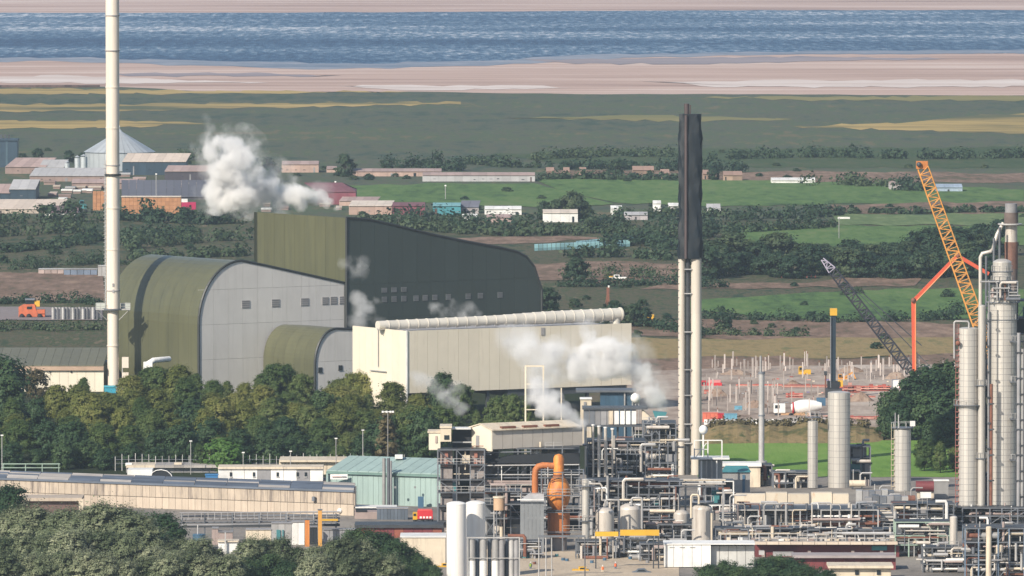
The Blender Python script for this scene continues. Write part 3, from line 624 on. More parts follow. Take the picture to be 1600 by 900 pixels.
# the wood beyond the fields
Lf = 'round dark tree in the wood beyond the fields at right'
for i in range(48):
    u = 1100 + 440 * (i % 24 + rnd.uniform(.2, .8)) / 24; back = i >= 24
    Yt = YG(414 if back else 433) + rnd.uniform(-15, 15); vt = (372 if back else 392) + rnd.uniform(-8, 12) - (6 if u > 1430 else 0)
    tree('far%d' % rnd.randrange(3), 'woodland_tree', 'dark wood tree beyond the fields, ' + ORD[i % 24] + ' from left in the ' + ('back' if back else 'front') + ' row', 'tree', u, Yt, vt, 'trees of the wood beyond the fields', 1.15)
for u, v, vb, lab in ((540, 242, 276, 'lone round tree standing before the long pale sheds'), (895, 300, 345, 'tall round tree right of the white shed in the fields'),
                     (965, 250, 276, 'round tree beside the tan cottages'), (900, 405, 442, 'round bush on the bare field behind the condenser box'), (855, 450, 488, 'dark tree at the end of the tall dark hall'),
                     (1130, 490, 520, 'round bush on the dry field right of the twin stack'), (417, 247, 285, 'dark tree behind the steam beyond the dark hall'), (1115, 262, 282, 'small tree beside the far cottages right of the stack'),
                     (60, 232, 252, 'dark tree right of the navy tower'), (108, 236, 255, 'dark tree left of the conical silo'), (1560, 345, 400, 'dark tree behind the rusty stack'), (1535, 352, 400, 'dark tree left of the rusty stack'),
                     (1075, 348, 372, 'round tree behind the black shrouded stack'), (1110, 345, 372, 'round tree right of the black shrouded stack')):
    tree('far%d' % rnd.randrange(3), 'field_tree', lab, 'tree', u, YG(vb), v, None, .95)
for i, (u, v) in enumerate(((870, 312), (915, 316), (850, 316))): tree('far%d' % i, 'field_tree', ['left', 'right', 'leftmost low'][i] + ' tree of the clump around the white shed', 'tree', u, YG(345), v, 'clump at the white shed', .8)
for i, (u, v) in enumerate(((975, 480), (990, 476), (1008, 482), (960, 470))): tree('far%d' % (i % 3), 'field_tree', ['second', 'third', 'last', 'first'][i] + ' dark tree right of the end of the roof duct', 'tree', u, YG(512), v, 'trees at the end of the duct', .8)
# hedges and thickets of the middle distance
HD = (
 ('low hedge along the gardens of the tan cottages', [(845, 281), (920, 280), (1000, 282), (1060, 281)], 2.6, 6),
 ('garden trees behind the tan cottages', [(850, 266), (930, 264), (1060, 266), (1160, 270)], 5, 8),
 ('hedge along the white houses left of the stack', [(950, 342), (1010, 340), (1060, 338), (1130, 340)], 3.0, 7),
 ('dark scrub thicket on the rough land left of the halls', [(-40, 372), (60, 368), (150, 362)], 5, 11),
 ('second dark scrub thicket right of the chimney', [(190, 392), (260, 384), (330, 378), (380, 376)], 4.5, 10),
 ('broad dark thicket beyond the ridge of the dark hall', [(600, 348), (680, 354), (760, 362), (830, 360)], 6, 12),
 ('broad thicket between the white shed and the stack', [(900, 356), (980, 358), (1050, 362), (1120, 358)], 5.5, 12),
 ('olive thicket right of the stack below the wood', [(1100, 410), (1140, 404), (1200, 400)], 6, 12),
 ('thicket on the bare field edge left of the stack', [(870, 432), (920, 436), (1000, 434), (1050, 440)], 4, 9),
 ('scrub on the earth bund before the site', [(1110, 684), (1180, 683), (1260, 682), (1350, 682)], 2.2, 4),

 ('dark hedge below the farm at the far left', [(-60, 352), (60, 350), (160, 346), (300, 346), (385, 340)], 7, 9),
 ('scrubby hedge crossing the field left of the chimney', [(-40, 398), (60, 392), (130, 380), (200, 372), (300, 366)], 3.2, 6),
 ('low thicket left of the chimney below the scrub', [(-40, 424), (60, 420), (150, 412), (165, 416)], 4.0, 7),
 ('line of bushes just behind the curved hall roof', [(215, 408), (280, 404), (350, 402), (390, 400)], 3.5, 6),
 ('dark hedge along the farm track behind the dark hall', [(560, 352), (640, 358), (720, 366), (800, 370), (900, 368)], 5.0, 7),
 ('hedge between the white shed and the black stack', [(820, 366), (940, 366), (1060, 374), (1130, 370)], 5.0, 8),
 ('scrub hedge beyond the pale greenhouses', [(930, 388), (1010, 382), (1060, 392), (1130, 398)], 4.5, 8),
 ('thicket under the greenhouses left of the stack', [(890, 404), (960, 402), (1050, 408)], 3.5, 8),
 ('hedge along the bare field below the parked car', [(870, 450), (960, 448), (1060, 446), (1130, 452)], 3.0, 6),
 ('reedy hedge along the ditch below the green field', [(1090, 498), (1200, 502), (1320, 506), (1420, 502), (1500, 500)], 2.4, 6),
 ('dark bush hedge on the green field near the columns', [(1475, 492), (1500, 494), (1525, 492)], 4.5, 7),
 ('hedge on the dry field right of the twin stack', [(1100, 524), (1180, 526), (1260, 528)], 2.0, 5),
 ('long hedge across the far fields at right', [(1130, 344), (1200, 342), (1260, 340), (1310, 338)], 4.5, 8),
 ('lower hedge across the far fields at right', [(1130, 366), (1200, 362), (1300, 356)], 4.5, 8),
 ('dark wood edge behind the far farm at right', [(1275, 290), (1330, 290), (1385, 293)], 7, 9),
 ('wood edge right of the far farm', [(1405, 296), (1440, 300), (1470, 300)], 6, 9),
 ('thin hedge along the pale pasture', [(1310, 334), (1420, 335), (1540, 333), (1650, 333)], 2.2, 5),
 ('dark far tree line along the marsh edge', [(590, 262), (640, 262), (700, 266), (715, 268)], 7, 10),
 ('far tree line left of the cottages', [(720, 256), (800, 262), (830, 262)], 4, 8),
 ('far hedge right of the marsh edge', [(1120, 250), (1300, 246), (1450, 250), (1650, 246)], 4, 9),
 ('dark hedge row along the far marsh bank', [(840, 250), (960, 244), (1050, 246)], 3.5, 9),
 ('dark hedge before the navy barn', [(195, 346), (260, 350), (320, 352), (380, 350)], 5, 7),
 ('dark belt of trees behind the long pale sheds', [(295, 250), (330, 252), (400, 268)], 6, 9),
 ('bushy bank between the site and the fields', [(1010, 512), (1060, 520), (1100, 530)], 3, 6),
 ('green bank behind the dump truck', [(0, 476), (60, 474), (120, 474), (150, 478)], 2.4, 5),
 ('scrubby green bank below the track at left', [(-40, 520), (40, 516), (100, 518), (160, 516)], 2.4, 6),
)
for lab, pts, hm, ww in HD: hedge('hedge', lab, pts, hm, ww, lm_brown if 'bund' in lab else (lm_mid if 'olive' in lab else lm_far), leaf=.55 if pts[0][1] > 420 else .95, dens=1.6 if pts[0][1] > 420 else 1.25, z0=2.2 if 'bund' in lab else 0)
for i in range(90):                                  # far scattered bushes over the marsh edge and the pastures
    u = rnd.uniform(-20, 1610) if i % 3 else rnd.uniform(380, 1100); v = rnd.choice((rnd.uniform(238, 285), rnd.uniform(258, 285), rnd.uniform(296, 345))); 
    if u < 380: v = rnd.uniform(236, 262)
    tree('bush%d' % rnd.randrange(2), 'far_bush', 'small dark bush dotted over the far pastures', 'bush', u, YG(v), v - rnd.uniform(3.5, 8), 'bushes dotted over the far pastures', 1.6)
for i in range(46):                                  # scattered scrub on the rough land
    u = rnd.choice((rnd.uniform(-20, 160), rnd.uniform(190, 380), rnd.uniform(860, 1060), rnd.uniform(1100, 1480)))
    v = rnd.uniform(358, 420) if u < 400 else rnd.uniform(445, 560)
    tree('bush%d' % rnd.randrange(2), 'scrub_bush', 'scrub bush scattered over the rough land', 'bush', u, YG(v), v - rnd.uniform(6, 14), 'scrub bushes on the rough land', 1.2)
# ------------------------------------------------------------------ sheds and yards of the left foreground
white = M('white_paint', (.74, .74, .72)); rust = M('rust', (.19, .078, .05), .8, 0, .35, (1, 1, 1)); maroon = M('maroon_paint', (.16, .035, .04), .6, 0, .2)
beige = M('beige_sheet', (.44, .37, .295), .65, 0, .10, (.3, .3, .3), dirt=(.17, .14, .125), dscale=(1.1, 1.1, .10), dlo=.47, dhi=.70, objvar=.12)
beige2 = M('beige_clean', (.48, .405, .325), .65, 0, .08, (.3, .3, .3), dirt=(.36, .28, .22), dscale=(1.1, 1.1, .08), dlo=.52, dhi=.8, objvar=.07)
roofL = M('roof_light', (.33, .31, .29), .6, 0, .25, (.08, .25, 1), objvar=.25); roofD = M('roof_slate', (.085, .105, .14), .55, 0, .3, (.08, .25, 1), objvar=.3)
orange = M('orange_paint', (.55, .20, .045), .6, 0, .2, dirt=(.32, .10, .03), objvar=.05); yellow = M('yellow_paint', (.62, .36, .03), .5, 0, .12)
gsteel = M('green_steel', (.27, .36, .30), .55, 0, .2, objvar=.15); creamp = M('cream_paint', (.62, .54, .42), .6, 0, .1, dirt=(.40, .33, .26), objvar=.06)
bluep = M('blue_paint', (.05, .12, .20), .5); redp = M('red_paint', (.50, .03, .04), .45); grey = M('grey_panel', (.25, .25, .26), .6, 0, .2, objvar=.15)
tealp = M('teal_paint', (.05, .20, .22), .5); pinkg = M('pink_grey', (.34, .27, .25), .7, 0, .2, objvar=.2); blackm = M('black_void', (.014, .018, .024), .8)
def srow(t, name, mats, fl, fr, top, bot, n, thick=.25):
    """row of wall panels from left foot fl to right foot fr between heights"""
    fl, fr = Vector(fl), Vector(fr)
    for k in range(n):
        a, c = fl.lerp(fr, (k + .02) / n), fl.lerp(fr, (k + .98) / n); d = c - a
        piece(name, 'box', rnd.choice(mats), t, ((a + c) / 2) + Vector((0, 0, (top + bot) / 2)), (d.length, thick + rnd.uniform(0, .08), top - bot), rz=math.atan2(d.y, d.x))
# long beige shed
bl, br = base(-40, 1716), base(553, 1680)
bs_ = T('long_shed', 'long stained beige sheeted shed with blue grey ridged roof', 'shed', bl); ze = at(553, 768, 1680).z
srow(bs_, 'upper_panel', [beige], bl, br, ze, ze * .52, 58); srow(bs_, 'lower_panel', [beige2], bl + Vector((0, -.12, 0)), br + Vector((0, -.12, 0)), ze * .50, .1, 58)
dep = 17
g = MB(); g.prism([bl + Vector((0, .3, 0)), br + Vector((0, .3, 0)), br + Vector((0, dep, 0)), bl + Vector((0, dep, 0))], (0, 0, ze - .3)); g.obj('core', grey, bs_)
g = MB(); g.prism([br + Vector((0, 0, 0)), br + Vector((0, dep - 2, 0)), br + Vector((0, dep - 2, ze)), br + Vector((0, 0, ze))], (.2, 0, 0)); g.obj('end_wall', beige2, bs_)
nr = 5
for k in range(nr):                                  # low ridges running the length of the shed, in separate sheets
    y0, y1 = dep * k / nr, dep * (k + 1) / nr; ym = (y0 + y1) / 2 + .6
    for q in range(12):
        a, c = bl.lerp(br, (q + .01) / 12), bl.lerp(br, (q + .99) / 12); zu = Vector((0, 0, ze)); hr = .55
        s1 = MB(); s1.quad(a + zu + Vector((0, y0, 0)), c + zu + Vector((0, y0, 0)), c + zu + Vector((0, ym, hr)), a + zu + Vector((0, ym, hr)))
        light = rnd.random() < (.65 if q < 5 else .22)  # pale and dark sheets stand in for lit and unlit slopes
        s1.obj('roof_sheet', roofL if light else roofD, bs_)
        s2 = MB(); s2.quad(a + zu + Vector((0, ym, hr)), c + zu + Vector((0, ym, hr)), c + zu + Vector((0, y1, 0)), a + zu + Vector((0, y1, 0))); s2.obj('roof_sheet', roofD, bs_)
strut('gutter', roofD, bs_, bl + Vector((0, -.25, ze + .05)), br + Vector((0, -.25, ze + .05)), .4, 'box')
C('wall_clock', white, bs_, 531, 8, 794, 802, 1681, 'ball'); C('lamp_bracket', steel, bs_, 490, 6, 776, 783, 1683, 'cyl')
lean = T('lean_to', 'dark brown lean-to with a white corner post before the beige shed', 'shed', base(80, 1690))
B('wall', M('brown_wall', (.15, .095, .085), .8), lean, 38, 122, 783, None, 1688, 8); B('roof_edge', beige2, lean, 30, 128, 778, 783, 1687, 9); B('corner_post', creamp, lean, 123, 130, 780, None, 1686.5, 1)
# cabins behind it
cab = T('site_cabins', 'long white site cabins with small dark windows behind the beige shed', 'cabin', base(420, 1772)); YK = 1772
for k in range(8):
    u0 = 341 + 20.5 * k; B('cabin_wall', white if k < 2 or k % 3 else grey, cab, u0, u0 + 20, 733, None, YK, 6)
    B('cabin_roof', creamp, cab, u0 - .5, u0 + 20.3, 729.5, 733, YK - .4, 7)
for u in (359, 432, 463, 476, 395): w_ = B('window', glass, cab, u, u + 3.5, 738, 745, YK - .15, .2); B('sill', white, w_, u - .5, u + 4, 745, 745.8, YK - .25, .3)
low = T('store_building', 'low pale store with a long flat roof left of the white cabins', 'building', base(260, 1795))
for k in range(10): u0 = 197 + 15 * k; B('wall_panel', grey, low, u0, u0 + 14.6, 731, None, 1795, 8); B('roof_sheet', creamp if k < 3 else roofL, low, u0, u0 + 14.8, 727, 731, 1794, 9)
B('vent_box', white, low, 196, 206, 724, 728, 1796, 2); B('vent_box', creamp, low, 272, 284, 723, 728, 1796, 2)
ten = T('arched_shelter', 'white roofed shelter with a black arched mouth above the beige shed', 'shelter', base(235, 1768))
B('wall', white, ten, 199, 238, 734, None, 1770, 6)
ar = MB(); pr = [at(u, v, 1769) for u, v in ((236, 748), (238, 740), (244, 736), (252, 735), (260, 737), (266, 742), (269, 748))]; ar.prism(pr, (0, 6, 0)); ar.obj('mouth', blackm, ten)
PIPE('arch_rib', white, ten, [(u, v, 1768.8) for u, v in ((235, 748), (237, 739), (244, 735), (252, 734), (261, 736), (267, 741), (270, 748))], 1.4, 6)
sk2 = T('blue_container', 'low blue container beside the left end of the white cabins', 'container', base(330, 1768)); B('body', M('bright_blue', (.04, .20, .45), .45), sk2, 321, 340, 743, None, 1768, 2.5); B('lid', M('bright_blue', (.04, .20, .45), .45), sk2, 320, 341, 741.6, 743, 1767.8, 2.9)
sh3 = T('flat_roof_store', 'cream flat roofed store between the cabins and the green shed', 'building', base(490, 1790))
for k in range(7): u0 = 436 + 15 * k; B('wall_panel', creamp, sh3, u0, u0 + 14.6, 722, None, 1790, 9); B('roof_sheet', creamp, sh3, u0, u0 + 14.9, 719, 722, 1789, 11)
gant = T('pipe_gantry', 'thin pale green pipe gantry at the left behind the beige shed', 'gantry', base(50, 1770))
for u in (5, 40, 66, 92): S('post', gsteel, gant, (u, 748, 1770), (u, 725, 1770), 1.6)
for v in (725, 731): S('rail', gsteel, gant, (2, v, 1770), (94, v, 1770), 1.6)
# green shed
gm_ = M('mint_sheet', (.30, .405, .385), .55, 0, .06, (.2, .2, .2), dirt=(.235, .325, .31), dscale=(.8, .8, .06), objvar=.05)
gl_, gr_ = base(510, 1712), base(690, 1702); gs = T('green_shed', 'pale mint green sheeted shed with grey flues up its front', 'shed', gl_); zg = at(510, 736, 1712).z
srow(gs, 'wall_panel', [gm_], gl_, gr_, zg, .05, 22, .2)
sh_ = Vector((4.4, 11, 2.2))
for k in range(11):
    a, c = gl_.lerp(gr_, (k + .02) / 11) + Vector((0, -.3, zg)), gl_.lerp(gr_, (k + .98) / 11) + Vector((0, -.3, zg)); g = MB(); g.prism([a, c, c + sh_, a + sh_], (0, 0, .2)); g.obj('roof_sheet', gm_, gs)
g = MB(); g.prism([gl_ + Vector((.3, .3, 0)), gr_ + Vector((0, .3, 0)), gr_ + Vector((4, 11, 0)), gl_ + Vector((4.4, 11, 0))], (0, 0, zg - .1)); g.obj('core', grey, gs)
strut('gutter', M('mint_dark', (.13, .22, .20), .5), gs, gl_ + Vector((0, -.45, zg - .25)), gr_ + Vector((0, -.45, zg - .25)), .45, 'box')
S('corner_trim', gm_, gs, (511, 740, 1711), (511, 796, 1711), 3, 'box')
sg = B('sign_board', white, gs, 516, 543, 741, 749, 1708.6, .2); B('sign_lettering', M('sign_red', (.55, .42, .40), .5), sg, 519, 533, 744, 745.6, 1708.4, .1); B('sign_lettering', grey, sg, 534, 541, 744, 745.6, 1708.4, .1)
C('flue', lsteel, gs, 600, 5.5, 716, None, 1704.5, 'cyl24'); C('flue', steel, gs, 607, 5, 716, None, 1704.2, 'cyl24'); C('flue', grey, gs, 611, 3, 720, None, 1704, 'cyl24')
B('blue_door', bluep, gs, 653, 662, 776, None, 1700.5, .4); B('roof_vent', white, gs, 617, 629, 711, 717, 1715, 2)
for u in (616, 647): B('wall_vent', grey, gs, u, u + 3, 760, 763, 1701.2, .3)
# dark container, low huts, red lorry
ct = T('container', 'dark blue grey shipping container before the green shed', 'container', base(612, 1670)); 
for k in range(9): B('side_panel', M('slate_paint', (.10, .125, .16), .5, objvar=.15), ct, 589 + 5.4 * k, 594 + 5.4 * k, 795, None, 1670, 2.6)
B('roof', grey, ct, 588, 638, 793.6, 795, 1669.9, 2.8)
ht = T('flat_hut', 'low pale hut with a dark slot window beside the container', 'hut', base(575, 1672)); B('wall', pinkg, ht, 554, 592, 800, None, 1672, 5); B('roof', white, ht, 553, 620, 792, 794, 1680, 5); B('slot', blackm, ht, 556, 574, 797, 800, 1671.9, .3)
lo = T('lorry', 'red tanker lorry with a yellow front beside the boiler house', 'lorry', base(660, 1663))
B('body', redp, lo, 652, 676, 798, 811, 1663, 2.4); B('top', M('red_top', (.62, .10, .09), .45), lo, 653, 675, 796, 798, 1663.2, 2); B('cab', yellow, lo, 645, 652, 801, 812, 1663, 2.3); B('windscreen', glass, lo, 646, 650, 802.5, 806, 1662.9, .1); B('chassis', dsteel, lo, 645, 677, 811.5, 814, 1663.2, 2)
for u in (648, 660, 668, 674): C('wheel', blackm, lo, u, 5, 812.5, 817, 1663, 'cyl24')
for u in (656, 661, 666, 671): B('lettering', white, lo, u, u + 3, 807, 810, 1662.9, .1)
# low brick range, beige block, pipe bridge, orange posts
mr_ = T('brick_range', 'long low maroon brick range behind the foreground trees', 'building', base(620, 1626)); 
for k in range(9): B('wall_bay', maroon if k % 4 else M('brick_red', (.28, .09, .06), .8, 0, .2), mr_, 556 + 15 * k, 570.5 + 15 * k, 825, None, 1626, 6)
B('roof_edge', dsteel, mr_, 554, 693, 820, 825, 1625.5, 8)
bb = T('beige_block', 'plain beige block behind the dark foreground trees left of the silos', 'building', base(660, 1560)); B('wall', creamp, bb, 626, 696, 840, None, 1560, 8); B('parapet', white, bb, 625, 697, 838, 840, 1559.8, 8.4)
pb = T('pipe_bridge', 'grey pipe bridge running before the right end of the beige shed', 'pipe bridge', base(400, 1614))
for u in (284, 320, 363, 405, 447, 490, 525): S('post', steel, pb, (u, 858, 1616), (u, 802, 1616), 2.4, 'box')
for v, w in ((801, 2.2), (806, 2.6), (811, 3), (816, 2.4), (820, 3.4)): S('pipe', rnd.choice((steel, lsteel, grey)), pb, (281, v + .6, 1616 + rnd.uniform(-1, 1)), (531, v - 1.4, 1616 + rnd.uniform(-1, 1)), w)
for k in range(24): u = 284 + 10.3 * k; S('rail_post', lsteel, pb, (u, 801, 1615), (u, 812, 1615), 1.0)
B('yellow_beam', yellow, pb, 498, 528, 811, 814, 1614, .6); S('deck', dsteel, pb, (281, 822.5, 1616), (531, 820, 1616), 4, 'box')
for i, (u, v, w, lab) in enumerate(((480, 812, 7, 'orange steel post, thicker of the two below the beige shed'), (500, 797, 6, 'yellow orange steel post right of its thicker neighbour'))):
    t = T('steel_post', lab, 'post', base(u, 1606)); C('shaft', orange if i == 0 else M('amber_paint', (.58, .30, .07), .6), t, u, w, v, None, 1606, 'box'); C('foot', steel, t, u, w + 4, 856, None, 1606, 'box'); C('cap', steel, t, u, w + 1.5, v - 1.5, v, 1606, 'box')
for i, (u0, u1, v, mt, lab) in enumerate(((331, 341, 826, pinkg, 'narrow pink wall pier behind the foreground trees'), (341, 364, 832, pinkg, 'pale wall below the left end of the pipe bridge'), (384, 424, 828, creamp, 'beige wall bay under the pipe bridge'),
        (424, 456, 818, lsteel, 'pale grey cabin front with a green door under the pipe bridge'), (456, 476, 816, white, 'white panel left of the orange post'), (484, 496, 824, blackm, 'dark slot window wall between the orange posts'), (505, 556, 828, grey, 'pale grey tank wall right of the orange posts'))):
    t = T('yard_wall', lab, 'wall', base((u0 + u1) / 2, 1610)); nn = max(2, int((u1 - u0) / 9))
    for k in range(nn): B('wall_panel', mt, t, u0 + (u1 - u0) * k / nn, u0 + (u1 - u0) * (k + .96) / nn, v, None, 1610, 2.5)
    B('coping', grey, t, u0 - .3, u1 + .3, v - 1.2, v, 1609.8, 2.9)
    if i == 3: B('door', tealp, t, 432, 438, 828, None, 1609.7, .3); B('door', tealp, t, 441, 443, 828, None, 1609.7, .3)
wb = T('white_hut', 'small white hut and blue drum among the foreground trees', 'hut', base(352, 1590)); B('wall', white, wb, 341, 372, 847, None, 1590, 3); B('roof', creamp, wb, 340, 373, 845, 847, 1589.6, 4); B('pole', lsteel, wb, 351, 353, 832, None, 1589.2, .4)
bt = T('blue_tank', 'dark blue tank half hidden by the foreground trees', 'tank', base(312, 1600)); C('shell', bluep, bt, 311, 20, 836, None, 1600); C('lid', bluep, bt, 311, 21, 834.5, 836, 1600); C('vent', lsteel, bt, 309, 2, 820, 836, 1600, 'cyl')
# lamp posts and thin masts along the tree belt
POSTS = ((3, 681, 750, 1770, 'lamp post at the far left before the tree belt'), (298, 690, 742, 1790, 'thin mast before the bright green tree'), (454, 706, 740, 1780, 'lamp post above the white cabins'), (567, 673, 720, 1775, 'tall lamp post before the dark belt trees'),
         (525, 686, 722, 1778, 'thin pole left of the tall lamp post'), (380, 708, 735, 1780, 'short lamp post before the belt, behind the cabins'))
for u, v0, v1, Y, lab in POSTS:
    t = T('lamp_post', lab, 'lamp post', base(u, Y)); C('pole', lsteel, t, u, 1.3, v0, None, Y, 'cyl'); B('lamp_head', white, t, u - 2.2, u + 2.2, v0 - 1.6, v0, Y - .2, .5)
t = T('floodlight_mast', 'floodlight mast with a white crossbar above the green shed', 'lamp post', base(606, 1765)); C('pole', lsteel, t, 606, 1.2, 645, None, 1765, 'cyl'); S('crossbar', white, t, (597, 643.5, 1765), (615, 643.5, 1765), 1.5)
for u in (598, 604, 610, 614): B('floodlight', white, t, u - 1.5, u + 1.5, 642, 645, 1764.8, .4)
fn = T('fence_posts', 'thin palisade fence running along the foot of the tree belt', 'fence', base(400, 1800))
for k in range(44): u = 180 + 10.5 * k; C('fence_post', lsteel, fn, u, 1.0, 708 + rnd.uniform(0, 6), None, 1800, 'box')
for v in (718, 724): S('rail', steel, fn, (180, v, 1800), (632, v, 1800), .7)
# ------------------------------------------------------------------ process plant
metal = M('column_metal', (.60, .575, .53), .38, .35, .07, (.3, .3, .05), dirt=(.45, .42, .39), dscale=(.8, .8, .05), dlo=.5, dhi=.8, objvar=.05)
metal2 = M('insulation', (.55, .51, .46), .45, .15, .10, (.4, .4, .1), dirt=(.38, .33, .29), objvar=.08)
seam = M('seam_metal', (.40, .385, .37), .5, .3, .1)
concrete = M('concrete_wall', (.27, .24, .23), .8, 0, .25, dirt=(.15, .12, .115), dscale=(.6, .6, .2), objvar=.15)
pipes_m = [lsteel, lsteel, metal2, steel, grey, metal2, creamp, white, lsteel, metal2, rust, pinkg, steel]
def column(label, uc, w, v0, v1, Y, bands=9.0, cat='column', name='process_column', mat_=None, dome=.28, skirt=None, ladder=None, plats=()):
    """vertical vessel with insulation seams; widths in pixels"""
    mt = mat_ or metal; p = base(uc, Y); t = T(name, label, cat, p); d = w * MP(Y); x = at(uc, v0, Y).x
    zt = at(uc, v0, Y).z; zb = 0 if v1 is None else at(uc, v1, Y).z; hd = d * dome
    piece('shell', 'cyl24', mt, t, (x, Y, (zt - hd + zb) / 2), (d, d, zt - hd - zb))
    piece('head', 'dome', mt, t, (x, Y, zt - hd), (d, d, hd))
    if bands:
        n = int((zt - zb) / (bands * MP(Y)))
        for k in range(1, n): piece('seam_band', 'cyl24', seam, t, (x, Y, zb + (zt - hd - zb) * k / n), (d * 1.012, d * 1.012, .10))
        for q in range(5):
            a = -math.pi / 2 + (q - 2) * .55
            piece('seam_strip', 'box', seam, t, (x + d * .502 * math.cos(a), Y + d * .502 * math.sin(a), (zt - hd + zb) / 2), (.06, .06, zt - hd - zb), rz=a)
    if ladder:
        side, lm = ladder; xl = x + side * d * .56
        for s_ in (-.28, .28): strut('ladder_stile', lm, t, (xl + s_, Y - d * .12, zb), (xl + s_, Y - d * .12, zt + .8), .13)
        for k in range(int((zt - zb) / 1.1)): piece('ladder_cage', 'box', lm, t, (xl, Y - d * .12 - .2, zb + 1.1 * k), (.75, .6, .14))
    for v, wp in plats:
        z = at(uc, v, Y).z; dk = piece('platform', 'cyl24', steel, t, (x, Y, z), (wp * MP(Y), wp * MP(Y) * .9, .18))
        for q in range(10):
            a = 2 * math.pi * q / 10; r = wp * MP(Y) * .48; piece('rail_post', 'box', lsteel, dk, (x + r * math.cos(a), Y + r * .9 * math.sin(a), z + .55), (.09, .09, 1.1))
        for q in range(10):
            a, c = 2 * math.pi * q / 10, 2 * math.pi * (q + 1) / 10; r = wp * MP(Y) * .48
            strut('rail', lsteel, dk, (x + r * math.cos(a), Y + r * .9 * math.sin(a), z + 1.1), (x + r * math.cos(c), Y + r * .9 * math.sin(c), z + 1.1), .08)
    return t
def frame(label, u0, u1, vt, Y, dep, nx, nz, colm=None, beamm=None, fill=(), pipes=0, braces=0, decks=True, name='process_unit', zlo=0.0, rails=True, vb=None, back=.62, cat='process unit'):
    """open steel structure: columns, floor beams, decks, braces, railings and the pipe runs fixed to it"""
    colm = colm or steel; beamm = beamm or steel
    xa, xb = at(u0, vt, Y).x, at(u1, vt, Y).x; zt = at(u0, vt, Y).z
    zlo = at(u0, vb, Y).z if vb else zlo
    t = T(name, label, cat, Vector(((xa + xb) / 2, Y, zlo)))
    w = 2.0 * MP(Y)
    xs = [xa + (xb - xa) * (i + (rnd.uniform(-.22, .22) if 0 < i < nx else 0)) / nx for i in range(nx + 1)]
    zs = [zlo + (zt - zlo) * (k + 1 + (rnd.uniform(-.2, .2) if k < nz - 1 else 0)) / nz for k in range(nz)]
    for i, x in enumerate(xs):
        top = zt if i in (0, nx) or rnd.random() < .6 else zs[max(0, nz - 2)]
        for y in (Y, Y + dep): piece('column', 'box', colm, t, (x, y, (zlo + top) / 2), (w, w, top - zlo))
    for k, z in enumerate(zs):
        for i in range(nx):
            if rnd.random() < .86: piece('beam', 'box', beamm, t, ((xs[i] + xs[i + 1]) / 2, Y - .02, z), (xs[i + 1] - xs[i] + w * .5, w * .8, w * .8))
            z0 = zlo if k == 0 else zs[k - 1]
            if back > 0 and rnd.random() < back: piece('shade_panel', 'box', rnd.choice((dsteel, dsteel, dsteel, blackm, steel, concrete)), t, ((xs[i] + xs[i + 1]) / 2, Y + dep * rnd.uniform(.45, .95), (z + z0) / 2), (xs[i + 1] - xs[i] - .1, .2, z - z0 - .15))  # dark panels added behind the bays to stand in for interior shade
        piece('beam', 'box', beamm, t, ((xa + xb) / 2, Y + dep, z), (xb - xa + w, w * .8, w * .9))
        for x in xs[::max(1, nx // 3)]: piece('cross_beam', 'box', beamm, t, (x, Y + dep / 2, z - .05), (w * .7, dep, w * .7))
        if decks: piece('deck', 'box', dsteel, t, ((xa + xb) / 2, Y + dep / 2, z + w * .5), (xb - xa, dep, .10))
        if rails and rnd.random() < .6:
            i0 = rnd.randrange(nx); i1 = rnd.randrange(i0, nx) + 1
            for h in (.55, 1.1): piece('rail', 'box', lsteel, t, ((xs[i0] + xs[i1]) / 2, Y - .1, z + w * .5 + h), (xs[i1] - xs[i0], .07, .08))
            for q in range((i1 - i0) * 2 + 1): piece('rail_post', 'box', lsteel, t, (xs[i0] + (xs[i1] - xs[i0]) * q / ((i1 - i0) * 2), Y - .1, z + w * .5 + .55), (.08, .07, 1.1))
    for _ in range(braces):
        i = rnd.randrange(nx); k = rnd.randrange(nz); z0 = zlo if k == 0 else zs[k - 1]
        z_a, z_b = (zs[k], z0) if rnd.random() < .5 else (z0, zs[k])
        strut('brace', beamm, t, (xs[i], Y - .05, z_a), (xs[i + 1], Y - .05, z_b), w * .55, 'box')
    for _ in range(pipes):
        mt = rnd.choice(pipes_m); r = rnd.choice((1.4, 1.8, 2.4, 3.0, 4.2, 5.5)) * MP(Y); y = Y + rnd.uniform(-.8, dep * .6)
        if rnd.random() < .55:
            x = rnd.uniform(xa, xb); k = rnd.randrange(nz); z0 = zlo if k == 0 else zs[k - 1] - 1; z1 = min(zt + 1.2, z0 + (zt - zlo) / nz * rnd.uniform(.8, 2.2))
            if rnd.random() < .45:
                b_ = MB(); dx = rnd.uniform(1.2, 4) * rnd.choice((-1, 1)); b_.sweep([(x, y, z0), (x, y, z1 - .4), (x + dx * .1, y, z1), (x + dx, y, z1)], r / 2, 7); b_.obj('pipe', mt, t, smooth=True)
            else: strut('pipe', mt, t, (x, y, z0), (x, y, z1), r)
        else:
            z = rnd.choice(zs) - rnd.uniform(.3, (zt - zlo) / nz * .8); x0 = rnd.uniform(xa, xb - (xb - xa) * .3); x1 = min(xb + .5, x0 + (xb - xa) * rnd.uniform(.25, .8))
            strut('pipe', mt, t, (x0, y, z), (x1, y, z), r)
